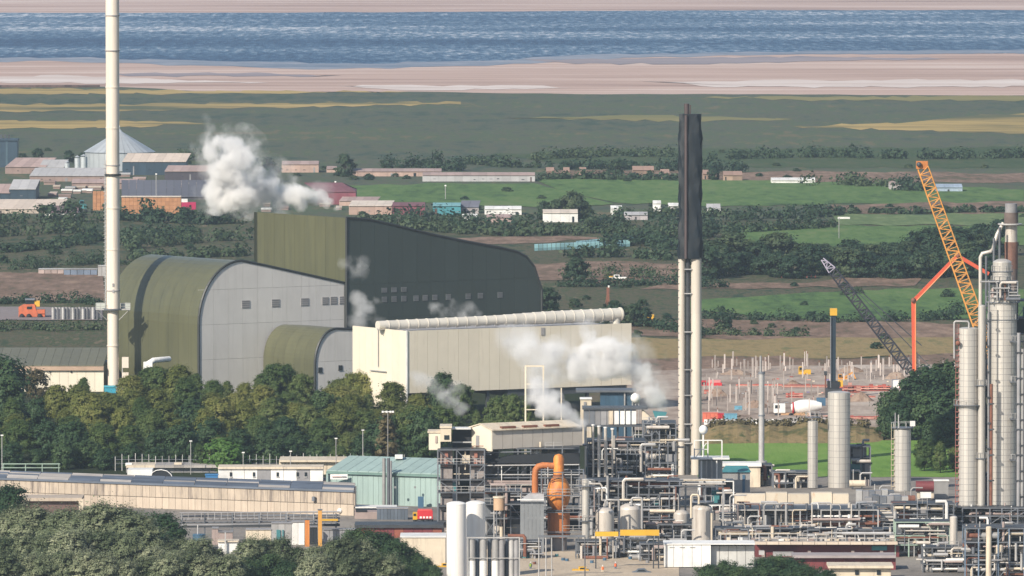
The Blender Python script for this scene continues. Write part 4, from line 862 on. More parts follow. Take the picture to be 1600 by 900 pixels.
    for kind, n in fill:                               # equipment standing in the bays, and dark panels put in for shade
        for _ in range(n):
            x = rnd.uniform(xa + .6, xb - .6); k = rnd.randrange(nz); z0 = zlo if k == 0 else zs[k - 1] + .2; y = Y + rnd.uniform(.8, dep - .5); hh = (zt - zlo) / nz
            if kind == 'drum':
                s_ = rnd.uniform(.4, .8) * hh; q = piece('drum', 'cyl24', rnd.choice((metal2, creamp, lsteel, grey)), t, (x, y, z0 + hh * .35), (s_, s_, hh * .62)); piece('drum_head', 'dome', metal2, q, (x, y, z0 + hh * .66), (s_, s_, s_ * .25))
            elif kind == 'hdrum':
                q = strut('exchanger', rnd.choice((metal2, lsteel, rust, grey)), t, (x - rnd.uniform(1.2, 2.4), y, z0 + 1.0), (x + rnd.uniform(1.2, 2.4), y, z0 + 1.0), rnd.uniform(.9, 1.7), 'cyl24'); piece('saddle', 'box', dsteel, q, (x, y, z0 + .3), (1.6, .5, .5))
            elif kind == 'box': piece('cabinet', 'box', rnd.choice((grey, concrete, creamp, tealp, lsteel)), t, (x, y, z0 + hh * .3), (rnd.uniform(.8, 2.4), 1.2, hh * .6))
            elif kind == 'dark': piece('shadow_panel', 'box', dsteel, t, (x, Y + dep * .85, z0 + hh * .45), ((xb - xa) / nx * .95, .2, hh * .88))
    return t
def rack(label, u0, u1, v, Y, npipe, hpx, nposts, cat='pipe rack', tiers=2, dv=0.0):
    """pipe rack: portal posts carrying tiers of long pipes; v is its top row at the left end, dv the fall to the right end"""
    t = T('pipe_rack', label, cat, base((u0 + u1) / 2, Y)); xa, xb = at(u0, v, Y).x, at(u1, v, Y).x; zt = at(u0, v, Y).z; zb_ = zt - hpx * MP(Y); w = 2.4 * MP(Y)
    for k in range(nposts):
        x = xa + (xb - xa) * k / (nposts - 1)
        for y in (Y, Y + 4): piece('post', 'box', lsteel if k % 2 else steel, t, (x, y, (zt - .3) / 2), (w, w, zt - .3))
        for q in range(tiers): piece('crosshead', 'box', steel, t, (x, Y + 2, zt - .3 - q * (zt - zb_) / tiers), (w * .8, 4.4, w * .8))
    for i in range(npipe):
        q = i % tiers; r = rnd.choice((1.6, 2, 2.6, 3.4)) * MP(Y); y = Y - .6 + 4.6 * rnd.random(); z = zt - .2 - q * (zt - zb_) / tiers + r
        a, c = (xa - .5, xb + .5) if rnd.random() < .6 else sorted((rnd.uniform(xa, xb), rnd.uniform(xa, xb)))
        strut('pipe', rnd.choice(pipes_m[:10]), t, (a, y, z), (c, y, z), r)
    for q in range(tiers): piece('edge_beam', 'box', rnd.choice((steel, lsteel)), t, ((xa + xb) / 2, Y - .3, zt - .4 - q * (zt - zb_) / tiers), (xb - xa, w * .7, w))
    return t
# boiler house: cream clad top storey on an open steel and concrete frame
YH = 1640; TC = R(32)
zw1, zw0 = at(770, 673, YH).z, at(770, 702, YH).z
oc = Vector((at(770, 690, YH).x, YH, 0)); uc_ = Vector((math.cos(TC), math.sin(TC), 0)); vc_ = Vector((-math.sin(TC), math.cos(TC), 0))
bh = T('boiler_house', 'boiler house with cream clad top storey on an open steel frame', 'building', oc)
Lh = 146 * MP(YH) / math.cos(TC) * .97; Wh = 35 * MP(YH) / math.sin(TC)
def hp(a, b_, z): return oc + uc_ * a + vc_ * b_ + Vector((0, 0, z))
for k in range(9):
    g = MB(); g.prism([hp(Lh * (k + .02) / 9, 0, zw0), hp(Lh * (k + .98) / 9, 0, zw0), hp(Lh * (k + .98) / 9, 0, zw1), hp(Lh * (k + .02) / 9, 0, zw1)], vc_ * .25); g.obj('wall_panel', M('grey_cream', (.50, .46, .41), .6, 0, .06, objvar=.04), bh)  # long side in a greyer cream, its shade put into the colour
g = MB(); g.prism([hp(0, .02, zw0 - .4), hp(0, Wh, zw0 - .4), hp(0, Wh, zw1), hp(0, Wh / 2, zw1 + .95), hp(0, .02, zw1)], uc_ * -.25); g.obj('gable_wall', cream, bh)
for s_, q in ((0, 0), (Wh, 1)):
    for k in range(6):
        a, c = Lh * (k + .02) / 6 - .5, Lh * (k + .98) / 6 - .5; e = -.5 if q == 0 else Wh + .5
        g = MB(); g.prism([hp(a, e, zw1), hp(c, e, zw1), hp(c, Wh / 2, zw1 + 1.0), hp(a, Wh / 2, zw1 + 1.0)], (0, 0, .22)); g.obj('roof_sheet', creamp, bh)
for k in range(3): obox('roof_slot', rust, bh, hp(2 + 5 * k, -.2, 0), 3.2, .8, zw1 + .35, zw1 + .75, TC)
obox('doorway', grey, bh, hp(-.45, Wh * .55, 0), .3, 1.0, zw0 + .3, zw0 + 2.4, TC)
g = MB(); g.prism([hp(.4, .5, zw0 - .2), hp(Lh, .5, zw0 - .2), hp(Lh, Wh, zw0 - .2), hp(.4, Wh, zw0 - .2)], (0, 0, zw1 - zw0)); g.obj('core', grey, bh)
# the smaller cream head house at its left
hh_ = T('stair_head', 'small cream clad lift head on pink grey concrete piers', 'building', base(690, YH))
B('wall', cream, hh_, 670, 688, 676, 703, YH + 1, 5); B('wall', creamp, hh_, 688, 705, 669, 690, YH, 6); B('roof', creamp, hh_, 668, 689, 674, 676.5, YH + .8, 6); B('roof', creamp, hh_, 687, 706, 666, 669, YH - .2, 7); B('doorway', pinkg, hh_, 680, 683, 681, 692, YH + .8, .3); B('window', glass, hh_, 694, 702, 680, 687, YH - .1, .2)
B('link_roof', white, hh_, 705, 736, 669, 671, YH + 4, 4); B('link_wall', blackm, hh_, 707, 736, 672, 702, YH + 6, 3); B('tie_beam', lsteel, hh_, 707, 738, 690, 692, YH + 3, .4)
for i, (u0, u1) in enumerate(((688, 707), (734, 756))):      # concrete piers with storey bands
    for k, (v0, v1) in enumerate(((704, 716), (717, 730), (731, 752), (754, 776), (778, 798), (800, 834))):
        B('pier_bay', pinkg if k < 2 and rnd.random() < .8 else concrete, hh_, u0, u1, v0, v1, YH + rnd.uniform(0, .5), 4)
        if k < 2: B('brick_infill', M('brick_pink', (.36, .15, .11), .8, 0, .2), hh_, u0 + 7, u0 + 12, v0 + 3, v1 - 1, YH - .3, .3)
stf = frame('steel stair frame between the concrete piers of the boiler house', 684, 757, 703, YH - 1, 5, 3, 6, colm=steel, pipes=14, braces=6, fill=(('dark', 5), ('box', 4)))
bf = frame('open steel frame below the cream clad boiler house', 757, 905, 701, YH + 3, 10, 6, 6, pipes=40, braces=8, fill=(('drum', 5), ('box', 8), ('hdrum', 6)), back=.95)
brownp = M('brown_panel', (.12, .09, .08), .8, 0, .3, objvar=.3)
for v0, v1 in ((728, 741), (743, 757), (759, 775), (777, 795), (797, 818)):
    for j in range(8):
        if rnd.random() < .6: u_ = 758 + 18 * j; B('infill_panel', rnd.choice((concrete, brownp, brownp, dsteel, steel, pinkg)), bh, u_, u_ + rnd.uniform(8, 17), v0 + rnd.uniform(0, 4), v1, YH + 4 + rnd.uniform(0, 2), .3)
for v in (741.5, 757.5, 775.5, 795.5): S('deck_edge', lsteel, bh, (757, v, YH + 2.6), (905, v, YH + 2.6), 1.6, 'box')
cv = T('conveyor_housing', 'black sloping conveyor housing under the boiler house', 'conveyor', base(830, YH + 2)); g = MB()
g.prism([at(757, 724, YH + 2), at(905, 724, YH + 2), at(905, 708, YH + 2), at(800, 711, YH + 2), at(770, 718, YH + 2)], (0, 1.5, 0)); g.obj('housing', blackm, cv); S('edge_rail', lsteel, cv, (757, 727.5, YH + 1.5), (905, 726, YH + 1.5), 2.2); S('edge_rail', steel, cv, (757, 707, YH + 1.5), (830, 706, YH + 1.5), 2.2)
for v in (752, 755): S('walkway', pinkg, cv, (757, v, YH + 1.2), (835, v, YH + 1.2), 2.4, 'box')
# orange reactor and its elbow
YO = 1598; orr = T('orange_vessel', 'rusty orange pear shaped vessel with an elbow pipe', 'vessel', base(874, YO)); mp = MP(YO); xo = at(873, 780, YO).x
zz_ = lambda v: at(873, v, YO).z
omat = M('orange_refractory', (.66, .24, .045), .6, 0, .18, (.5, .5, .5), dirt=(.33, .10, .035), dscale=(.8, .8, .25), dlo=.45, dhi=.7)
def orl(nm, prof, c=xo, mt=omat): g_ = MB(); g_.lathe([(r * mp, zz_(v)) for r, v in prof], 24, (c, YO, 0)); g_.obj(nm, mt, orr, smooth=True)
orl('nozzle', [(8.3, 741), (8.3, 716), (6, 711), (.1, 709)]); orl('neck', [(9, 744.5), (9, 741)], mt=rust); orl('bulb', [(9, 796), (15, 788), (18.5, 776), (18.5, 764), (15, 754), (9, 744.5)])
orl('barrel', [(.1, 840), (17.5, 839), (17.5, 799), (11, 796)], mt=M('orange_dull', (.50, .17, .05), .7, 0, .2, dirt=(.20, .07, .04))); orl('ring', [(18, 797.5), (18, 795.5)], mt=rust); orl('skirt', [(13, 868), (13, 839)], mt=concrete)
PIPE('elbow', M('orange_dull', (.40, .14, .05)), orr, [(866, 728, YO), (848, 727, YO), (841, 729, YO), (837, 734, YO), (836, 742, YO), (836, 772, YO)], 10, 14)
for v in (746, 797, 833): B('band', dsteel, orr, 855, 892, v, v + 1.6, YO - 2.4, .2)
frame('grey access frame around the orange vessel', 846, 912, 738, YO - 3, 7, 2, 4, pipes=4, braces=0, rails=True, decks=False, back=0)
# grey ducted filter house left of it
gf = T('filter_house', 'grey ribbed filter house left of the orange vessel', 'building', base(828, 1594))
for k in range(6): B('side_panel', M('zinc', (.22, .235, .25), .5, .2, .1, objvar=.12), gf, 813 + 6.2 * k, 818.9 + 6.2 * k, 783, None, 1592, 4)
g = MB(); g.prism([at(813, 783, 1592), at(850, 783, 1592), at(850, 772, 1594), at(828, 772, 1594)], (0, 3.5, 0)); g.obj('hopper', lsteel, gf); B('top_rail', white, gf, 808, 850, 780, 781.5, 1591, .3)
tn = T('tan_tank', 'small tan drum tank on the steelwork above the white silos', 'tank', base(780, 1600)); C('shell', M('tan_paint', (.50, .34, .22), .6), tn, 780, 18, 778, 797, 1600); C('lid', creamp, tn, 780, 20, 775.5, 778, 1600); 
for u in (772, 788): C('leg', lsteel, tn, u, 1.8, 797, None, 1600, 'cyl')
frame('low grey steel frame between the white silos and the filter house', 757, 815, 768, 1604, 6, 3, 4, pipes=16, braces=3, fill=(('box', 5), ('dark', 5), ('drum', 2)))
# white silos and gas vessels in front
for i, (uc, w, v, Y, lab) in enumerate(((713, 31, 783, 1530, 'left of the two tall white silos at the bottom'), (743, 31, 782, 1536, 'right of the two tall white silos, behind the grey vessels'))):
    t = T('white_silo', lab, 'silo', base(uc, Y)); d = w * MP(Y); x = at(uc, v, Y).x; zt_ = at(uc, v, Y).z; wm_ = M('silo_white', (.80, .78, .75), .4, 0, .03, dirt=(.68, .65, .61), dscale=(.9, .9, .04), objvar=.02)
    piece('shell', 'cyl24', wm_, t, (x, Y, (zt_ - .5) / 2), (d, d, zt_ - .5)); piece('roof', 'dome', wm_, t, (x, Y, zt_ - .5), (d, d, .5)); piece('top_ring', 'cyl24', white, t, (x, Y, zt_ - .52), (d * 1.01, d * 1.01, .12)); piece('base_ring', 'cyl24', grey, t, (x, Y, .25), (d * 1.05, d * 1.05, .5))
gv = T('vessel_bank', 'bank of grey vertical gas vessels in a frame before the silos', 'vessel', base(770, 1518)); YV = 1518
for k, (uc, w, mt, half) in enumerate(((737, 11, lsteel, 1), (746, 7, M('slate_paint', (.10, .125, .16)), 0), (755, 11, lsteel, 1), (765, 6, M('slate_paint', (.10, .125, .16)), 0), (774, 11, lsteel, 1), (784, 9, grey, 0), (792, 5, M('slate_paint', (.10, .125, .16)), 0), (799, 8, lsteel, 0), (807, 8, grey, 0))):
    q = C('vessel', mt, gv, uc, w, 842, None, YV + (0 if w > 7 else 1.0))
    if half: C('lower_jacket', white, gv, uc, w + .6, 876, None, YV)
for u in (730.5, 811.5): C('frame_post', lsteel, gv, u, 2, 839, None, YV - .8, 'box')
S('frame_beam', lsteel, gv, (730, 840, YV - .8), (812, 840, YV - .8), 2, 'box'); S('frame_beam', lsteel, gv, (730, 872, YV - .8), (812, 872, YV - .8), 1, 'box')
B('screen_panel', grey, gv, 778, 811, 843, None, YV + 1.6, .2)
gy = T('pipe_portal', 'thin grey pipe portal standing on the paving before the orange vessel', 'portal', base(850, 1538))
for u in (842, 853, 862): C('post', lsteel, gy, u, 2.2, 838, None, 1538, 'cyl')
S('beam', steel, gy, (841, 838, 1538), (915, 838, 1538), 3.2, 'box'); C('post', steel, gy, 914, 2, 838, None, 1538, 'cyl')
# vessels of the central process area
column('slim pale column with a flanged foot right of the orange vessel', 915, 11.5, 748, None, 1588, bands=0, dome=.1, plats=((759, 30), (814, 24)), mat_=metal)
column('cream domed vessel above the left end of the yellow beam', 945, 29, 792, None, 1600, bands=0, mat_=metal2)
column('cream domed vessel behind the yellow beam, right of its twin', 984, 34, 786, None, 1616, bands=0, mat_=metal2)
column('stubby cream vessel above the white container', 1064, 24, 796, None, 1622, bands=0, mat_=metal2)
column('fat cream column beside the white container', 1097, 32, 786, None, 1612, bands=0, mat_=metal2, plats=((784, 38),))
yb = T('crane_beam', 'yellow overhead crane beam crossing the process area', 'beam', base(980, 1556)); B('girder', yellow, yb, 930, 966, 831, 838, 1556, .9); B('girder', yellow, yb, 969, 1030, 828, 837, 1556, .9); B('hoist', dsteel, yb, 1010, 1018, 837, 842, 1555.6, .7)
for u in (931, 1021, 1029): C('post', dsteel, yb, u, 2, 838, None, 1556, 'box')
hv = T('rusty_drum', 'rusty red brown horizontal drum in the middle of the pipework', 'drum', base(962, 1650)); S('shell', rust, hv, (950, 774, 1650), (978, 774, 1650), 12, 'cyl24'); B('saddle', dsteel, hv, 954, 958, 780, 786, 1650, 1); B('saddle', dsteel, hv, 970, 974, 780, 786, 1650, 1)
PL = ((('pale pipe loop rising over the left cream vessel', [(946, 792, 1597), (946, 783, 1597), (948, 781, 1597), (966, 781, 1597), (967, 783, 1597), (967, 862, 1597)], 4, lsteel)),
      ('second pale pipe loop above the yellow beam', [(987, 790, 1610), (987, 780, 1610), (989, 778, 1610), (1002, 778, 1610), (1003, 780, 1610), (1003, 830, 1610)], 4, lsteel),
      ('white bent pipe beside the orange vessel structure', [(930, 764, 1604), (946, 762, 1604), (948, 764, 1604), (948, 792, 1604)], 3.2, white),
      ('white pipe header bending down left of the twin stack', [(1018, 743, 1700), (1048, 743, 1700), (1052, 745, 1700), (1053, 754, 1700)], 3.4, white),
      ('grey pipe arch among the frames left of the twin stack', [(996, 742, 1670), (996, 730, 1670), (994, 726, 1670), (988, 724, 1670)], 3.2, lsteel),
      ('pale pipe loop left of the fat cream column', [(1080, 810, 1606), (1080, 776, 1606), (1082, 773, 1606), (1090, 773, 1606), (1092, 776, 1606), (1092, 788, 1606)], 3.6, creamp),
      ('white pipe goalpost above the fat cream column', [(1094, 775, 1650), (1094, 751, 1650), (1096, 749, 1650), (1122, 750, 1650), (1127, 757, 1650)], 3.0, white),
      ('cream pipe dropping beside the fat cream column', [(1112, 800, 1604), (1112, 806, 1604), (1112, 852, 1604)], 3.4, creamp),
      ('pale header pipe crossing right above the white container', [(1028, 791, 1640), (1078, 791, 1640), (1082, 793, 1640)], 4.2, creamp))
for lab, pts, w, mt in PL:
    t = T('pipe_loop', lab, 'pipe', at(*pts[0])); PIPE('pipe', mt, t, pts, w, 10)
    for q in (pts[0], pts[-1]): piece('flange', 'cyl', steel, t, at(*q), (w * 1.7 * MP(q[2]), w * 1.7 * MP(q[2]), .2))
for i, u in enumerate((927, 936, 946, 957)):
    t = T('riser_pipe', ('first', 'second', 'third', 'fourth')[i] + ' tall pale riser pipe counted from the boiler house', 'pipe', base(u, 1647)); C('pipe', metal2, t, u, 5 if i in (1, 2) else 3.2, 664 + 2 * i, 745, 1647, 'cyl'); C('cap', white, t, u, 6, 663 + 2 * i, 665 + 2 * i, 1647, 'cyl'); C('support', steel, t, u, 2, 745, None, 1647, 'cyl')
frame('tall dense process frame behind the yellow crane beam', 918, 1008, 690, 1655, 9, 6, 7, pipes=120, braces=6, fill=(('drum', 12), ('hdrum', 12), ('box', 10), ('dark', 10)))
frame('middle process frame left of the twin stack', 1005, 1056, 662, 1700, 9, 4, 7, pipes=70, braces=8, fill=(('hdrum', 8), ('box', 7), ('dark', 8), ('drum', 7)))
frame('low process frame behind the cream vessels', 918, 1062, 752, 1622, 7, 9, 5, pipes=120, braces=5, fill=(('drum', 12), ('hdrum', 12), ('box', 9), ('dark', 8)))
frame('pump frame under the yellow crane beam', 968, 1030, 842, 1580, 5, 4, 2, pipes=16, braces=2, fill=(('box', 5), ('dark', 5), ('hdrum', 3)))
frame('low steel frame left of the fat cream column', 1028, 1086, 820, 1618, 6, 3, 2, pipes=18, fill=(('box', 5), ('dark', 3)), rails=False)
rack('pipe rack with cream headers running left to right behind the vessels', 925, 1130, 752, 1632, 12, 10, 8)
# air cooler bank and louvred house above the process area
ac = T('louvre_house', 'grey house with pale louvred bays below the cream box', 'building', base(970, 1790)); YL = 1790
for k in range(6): B('grey_bay', steel if k < 2 else grey, ac, 912 + 9 * k, 920.5 + 9 * k, 640, 664, YL, 5)
for k in range(5): B('pale_bay', creamp if k < 1 else white, ac, 951 + 9 * k, 958 + 9 * k, 642, 663, YL - .3, 4)
B('roof', dsteel, ac, 910, 1012, 637, 640, YL - .5, 7); B('sill_beam', dsteel, ac, 915, 1015, 664, 667, YL - .6, 4)
g = MB(); g.prism([at(1003, 640, YL), at(1030, 664, YL), at(1003, 664, YL)], (0, 4, 0)); g.obj('chute', creamp, ac); 
for u in (915, 940, 965, 990, 1012): C('leg', dsteel, ac, u, 3, 667, None, YL + 1, 'box')
bx_ = T('blue_house', 'dark blue clad house under the right end of the cream box', 'building', base(960, 1900))
for k in range(7): B('wall_panel', M('navy_sheet', (.035, .085, .14), .5, objvar=.12), bx_, 938 + 7.2 * k, 945 + 7.2 * k, 613, None, 1900, 6)
B('roof', steel, bx_, 900, 994, 610, 613, 1899, 9); B('post', lsteel, bx_, 975, 977, 613, None, 1899.5, .4); B('post', dsteel, bx_, 988, 990, 613, None, 1899.5, .4)
cb_ = T('cream_cabin', 'small cream cabin beside the dark blue house', 'cabin', base(916, 1880)); B('wall', creamp, cb_, 907, 924, 624, None, 1880, 4); B('roof', white, cb_, 906, 925, 622.5, 624, 1879.7, 4.6); B('door', grey, cb_, 912, 916, 628, None, 1879.8, .3)
sp = T('white_sphere', 'white spherical tank below the corner of the cream box', 'tank', base(993, 1850)); C('sphere', white, sp, 993, 16, 614, 630, 1850, 'ball'); 
for u in (988, 993, 998): C('leg', lsteel, sp, u, 1.5, 626, None, 1850, 'cyl')
tl = T('teal_plant', 'teal pump house at the foot of the twin stack', 'pump house', base(1044, 1720)); B('wall', tealp, tl, 1030, 1052, 735, None, 1720, 4); B('roof', M('pale_teal', (.22, .42, .40), .5), tl, 1029, 1053, 732, 735, 1719.8, 4.4)
tk2 = T('blue_hopper', 'dark teal hopper right of the louvred house', 'hopper', base(1030, 1740)); g = MB(); g.prism([at(1020, 643, 1740), at(1042, 645, 1740), at(1038, 654, 1740), at(1024, 654, 1740)], (0, 3, 0)); g.obj('bin', tealp, tk2); C('leg', steel, tk2, 1031, 3, 654, None, 1741, 'box')
arc = T('white_portal', 'slender white steel portal before the cream box', 'portal', base(835, 1760))
for u in (821, 849): C('post', M('pale_post', (.70, .62, .48), .5), arc, u, 2.4, 572, None, 1760, 'box')
S('beam', M('pale_post', (.70, .62, .48), .5), arc, (820, 572, 1760), (850, 572, 1760), 2.4, 'box'); C('post', M('pale_post', (.70, .62, .48), .5), arc, 877, 2, 606, None, 1760, 'box')
for v in (600, 640): S('tie', M('pale_post', (.70, .62, .48), .5), arc, (821, v, 1760), (849, v, 1760), 1.6, 'box')
# twin stack with its black shroud
YT = 1790; ts = T('twin_stack', 'twin cream stack shrouded in black sheeting at the top', 'chimney', base(1078, YT)); sm = M('stack_cream', (.56, .51, .44), .6, 0, .08, (.3, .3, .05), dirt=(.48, .41, .33), dscale=(1, 1, .05), objvar=.03)
zs_ = lambda v: at(1078, v, YT).z
for u, w, y in ((1065, 10.5, 0), (1088, 16.5, 0)):
    for v0, v1 in ((402, 490), (490, 580), (580, 670), (670, None)): C('flue_section', sm, ts, u, w, v0, v1, YT + y)
C('inner_flue', dsteel, ts, 1075, 8, 185, None, YT + .3)
for v in (420, 458, 518, 577, 617, 662, 692): B('tie_plate', lsteel, ts, 1069, 1081, v, v + 1.4, YT - 1.0, .3)
for v in range(410, 740, 11): piece('ladder_rung', 'box', dsteel, ts, (at(1060.5, v, YT).x, YT - .4, zs_(v)), (.35, .3, .10))
shr = MB(); n_, m_ = 26, 30                                     # loose sheeting, folded and billowing
for i in range(m_):
    z = zs_(404) + (zs_(178) - zs_(404)) * i / (m_ - 1)
    for k in range(n_):
        a = 2 * math.pi * k / n_; f = 1 + .05 * math.sin(i * 1.1 + k) + .07 * math.sin(k * 2 + i * .55) + .05 * math.sin(i * .4) + rnd.uniform(-.05, .05)
        shr.v.append((at(1078.5, 300, YT).x + 2.42 * f * math.copysign(abs(math.cos(a)) ** .6, math.cos(a)), YT + 1.5 * f * math.copysign(abs(math.sin(a)) ** .6, math.sin(a)), z))
for i in range(m_ - 1):
    for k in range(n_): j = (k + 1) % n_; shr.f.append((i * n_ + k, i * n_ + j, (i + 1) * n_ + j, (i + 1) * n_ + k))
shr.f.append(tuple((m_ - 1) * n_ + k for k in range(n_)))
shr.obj('black_shroud', M('black_sheet', (.007, .013, .019), .55, 0, .4, (.6, .6, .3)), ts, smooth=True)
C('top_flue', M('brown_steel', (.07, .05, .05), .6), ts, 1073, 8, 162, 190, YT - .6); C('top_pipe', M('brown_steel', (.07, .05, .05), .6), ts, 1078.5, 2, 164, 190, YT - .6, 'cyl')
C('front_flue', M('brown_steel', (.07, .05, .05), .6), ts, 1072, 5, 180, 404, YT - 1.7, 'cyl')
# platform tank with dish beside it
dp = T('platform_tank', 'grey tank with a white railed platform and dish beside the stack', 'tank', base(1112, 1720)); YD = 1720
C('shell', M('zinc', (.22, .235, .25)), dp, 1110, 38, 718, None, YD); B('platform', white, dp, 1080, 1140, 715.5, 718, YD - 3.2, 6.5)
for u in (1085, 1106, 1128): C('post', white, dp, u, 2, 688, 716, YD - 3, 'box')
S('rail', white, dp, (1085, 688, YD - 3), (1128, 688, YD - 3), 1.6, 'box'); S('brace', white, dp, (1086, 716, YD - 3), (1104, 692, YD - 3), 1.2, 'box'); S('rail', white, dp, (1085, 702, YD - 3), (1106, 702, YD - 3), 1.2, 'box')
C('dish', white, dp, 1099, 14, 664, 679, YD, 'ball'); C('dish_stem', white, dp, 1099, 3, 678, 716, YD, 'cyl')
for u in (1096, 1104, 1112, 1120): C('vertical_pipe', rnd.choice((white, lsteel)), dp, u, 2.6, 720, None, YD - 3, 'cyl')
frame('white framed skid at the foot of the platform tank', 1092, 1146, 752, 1668, 5, 3, 2, colm=white, beamm=white, pipes=16, fill=(('drum', 3), ('box', 3)), rails=False)
th_ = T('teal_roof_hut', 'low hut with teal roof behind the white skid', 'hut', base(1160, 1730)); B('wall', lsteel, th_, 1128, 1172, 738, None, 1730, 5); g = MB(); g.prism([at(1126, 738, 1729.6), at(1174, 738, 1729.6), at(1168, 728, 1734), at(1134, 728, 1734)], (0, 1, 0)); g.obj('roof', tealp, th_); B('door', bluep, th_, 1160, 1164, 742, None, 1729.8, .3)
wr = T('white_roof_store', 'long white roofed store at the edge of the lawn', 'building', base(1155, 1755)); B('wall', creamp, wr, 1128, 1188, 729, None, 1755, 5); B('roof', white, wr, 1126, 1190, 724, 729, 1754.5, 6)
# mast and free standing columns
ms = T('vent_mast', 'slender pale vent mast rising from the lawn edge', 'mast', base(1190, 1765)); C('shaft', lsteel, ms, 1190, 9, 583, 722, 1765); C('shaft_top', lsteel, ms, 1188.5, 3.5, 556, 583, 1765, 'cyl'); C('collar', steel, ms, 1190, 11, 581, 584, 1765); C('collar', steel, ms, 1190, 10.5, 648, 650, 1765); C('base_flange', lsteel, ms, 1190, 17, 720, 724, 1765); C('pedestal', concrete, ms, 1190, 20, 724, None, 1765, 'box')
frame('grey skid frame around the foot of the vent mast', 1168, 1206, 727, 1758, 5, 2, 2, pipes=10, fill=(('drum', 2), ('box', 3)), rails=False)
column('slim metal column left of the fat standing column', 1270, 16, 657, 762, 1752, bands=11, plats=((652, 24),), dome=.1)
column('fat metal clad column standing behind the pipe racks', 1311, 35, 611, 764, 1755, bands=10, dome=.06)
sk3 = frame('grey equipment frame right of the fat standing column', 1328, 1360, 698, 1758, 5, 2, 3, pipes=12, fill=(('box', 6), ('dark', 3)), rails=False)
frame('small grey skid between the mast and the slim column', 1208, 1262, 738, 1752, 5, 3, 2, pipes=16, fill=(('drum', 3), ('box', 4), ('hdrum', 2)), rails=False)
column('metal column crowned with a small railed platform', 1410, 27, 669, 776, 1745, bands=10, dome=.05, plats=((668, 36),), ladder=(-1, M('ladder_tan', (.42, .36, .26), .5)))
t = T('vent_pipes', 'pair of thin vent pipes on the platform crowned column', 'pipe', at(1401, 668, 1743)); C('pipe', grey, t, 1399, 2.2, 645, 669, 1743, 'cyl'); C('pipe', lsteel, t, 1404, 2, 648, 669, 1743, 'cyl'); B('junction_box', white, t, 1422, 1430, 658, 666, 1743, .8)
# tall columns at the right edge
YR = 1650
rl = M('ladder_red', (.26, .10, .085), .7, 0, .25)
column('tall metal column with a red caged ladder, left of the tallest', 1513, 31, 511, 792, YR, bands=9, dome=.08, ladder=(-1, rl), plats=((633, 46),))
t = T('top_loop', 'white pipe loop over the top of the red laddered column', 'pipe', at(1494, 520, YR)); PIPE('pipe', lsteel, t, [(1491, 560, YR - 1), (1491, 504, YR - 1), (1493, 502, YR - 1), (1512, 502, YR - 1), (1514, 505, YR - 1), (1514, 512, YR - 1)], 3); C('valve', rust, t, 1497, 8, 532, 540, YR - 2, 'ball')
column('slender pipe column between the two tall metal columns', 1534, 11.5, 476, 800, YR - 1, bands=0, dome=.2, plats=((602, 18), (716, 18)))
column('tallest metal clad column at the right edge', 1567, 44, 452, 800, YR + 2, bands=9, dome=.12, plats=((472, 54), (499, 50)))
column('narrow upper vessel standing above the tallest column', 1566, 29, 404, 456, YR + 2, bands=10, dome=.2, plats=((424, 34), (440, 36)))
rs = T('rusty_stack', 'rusty banded flare stack rising behind the tallest column', 'chimney', base(1580, YR + 14)); YX = YR + 14
for v0, v1, w, mt in ((318, 332, 19, grey), (332, 352, 22, M('stack_brown', (.13, .10, .09), .8, 0, .3)), (352, 378, 19, metal2), (378, 420, 21, M('rust_orange', (.22, .115, .085), .8, 0, .35, dirt=(.10, .06, .05))), (420, 470, 20, M('stack_brown', (.13, .10, .09))), (470, None, 18, M('stack_brown', (.13, .10, .09)))): C('stack_section', mt, rs, 1580, w, v0, v1, YX)
C('platform', lsteel, rs, 1578, 38, 349, 351, YX); PIPE('elbow_pipe', metal2, rs, [(1532, 500, YX - 3), (1532, 402, YX - 3), (1535, 396, YX - 3), (1548, 393, YX - 3), (1552, 389, YX - 2), (1554, 380, YX - 2), (1558, 366, YX - 1), (1568, 348, YX - 1)], 6, 12)
for u, v0 in ((1541, 400), (1553, 372), (1562, 355)): C('side_pipe', rnd.choice((steel, grey)), rs, u, 4, v0, 480, YX - 3, 'cyl')
for u, w, v0, mt, lab in ((1549, 5, 600, rust, 'rust red pipe running down left of the tallest column'), (1545, 3, 470, grey, 'thin grey pipe left of the tallest column'), (1592, 6, 520, grey, 'grey riser pipe right of the tallest column'), (1598, 5, 545, lsteel, 'pale riser pipe at the right edge of the view')):
    t = T('riser_pipe', lab, 'pipe', base(u, YR - 3)); C('pipe', mt, t, u, w, v0, None, YR - 3, 'cyl')
    for q in range(6): v = v0 + 30 + 40 * q; B('clamp', dsteel, t, u - w * .9, u + w * .9, v, v + 2, YR - 3.5, .8)
for q, v in enumerate((533, 596, 654, 718)):
    t = T('side_platform', ('topmost', 'second', 'third', 'lowest')[q] + ' bracket platform on the right flank of the tallest column', 'platform', at(1585, v, YR - 2)); B('deck', steel, t, 1578, 1600, v, v + 2, YR - 2, 2); 
    for k in range(4): C('rail_post', lsteel, t, 1580 + 6 * k, .9, v - 8, v, YR - 2, 'box')
    S('rail', lsteel, t, (1579, v - 8, YR - 2), (1599, v - 8, YR - 2), .9)
frame('dark scaffold tower with pipes right of the tallest column', 1590, 1622, 470, YR + 4, 5, 2, 14, colm=dsteel, beamm=steel, pipes=34, fill=(('box', 5), ('drum', 4)), back=.3, braces=10)
frame('narrow dark pipe scaffold between the two tall columns', 1540, 1553, 480, YR + 5, 3, 1, 12, colm=dsteel, beamm=dsteel, pipes=22, back=.5, braces=6, rails=False)
frame('stepped platforms crowning the tallest column', 1546, 1590, 440, YR - 1.5, 3, 3, 2, colm=steel, beamm=lsteel, pipes=12, back=0, vb=470)
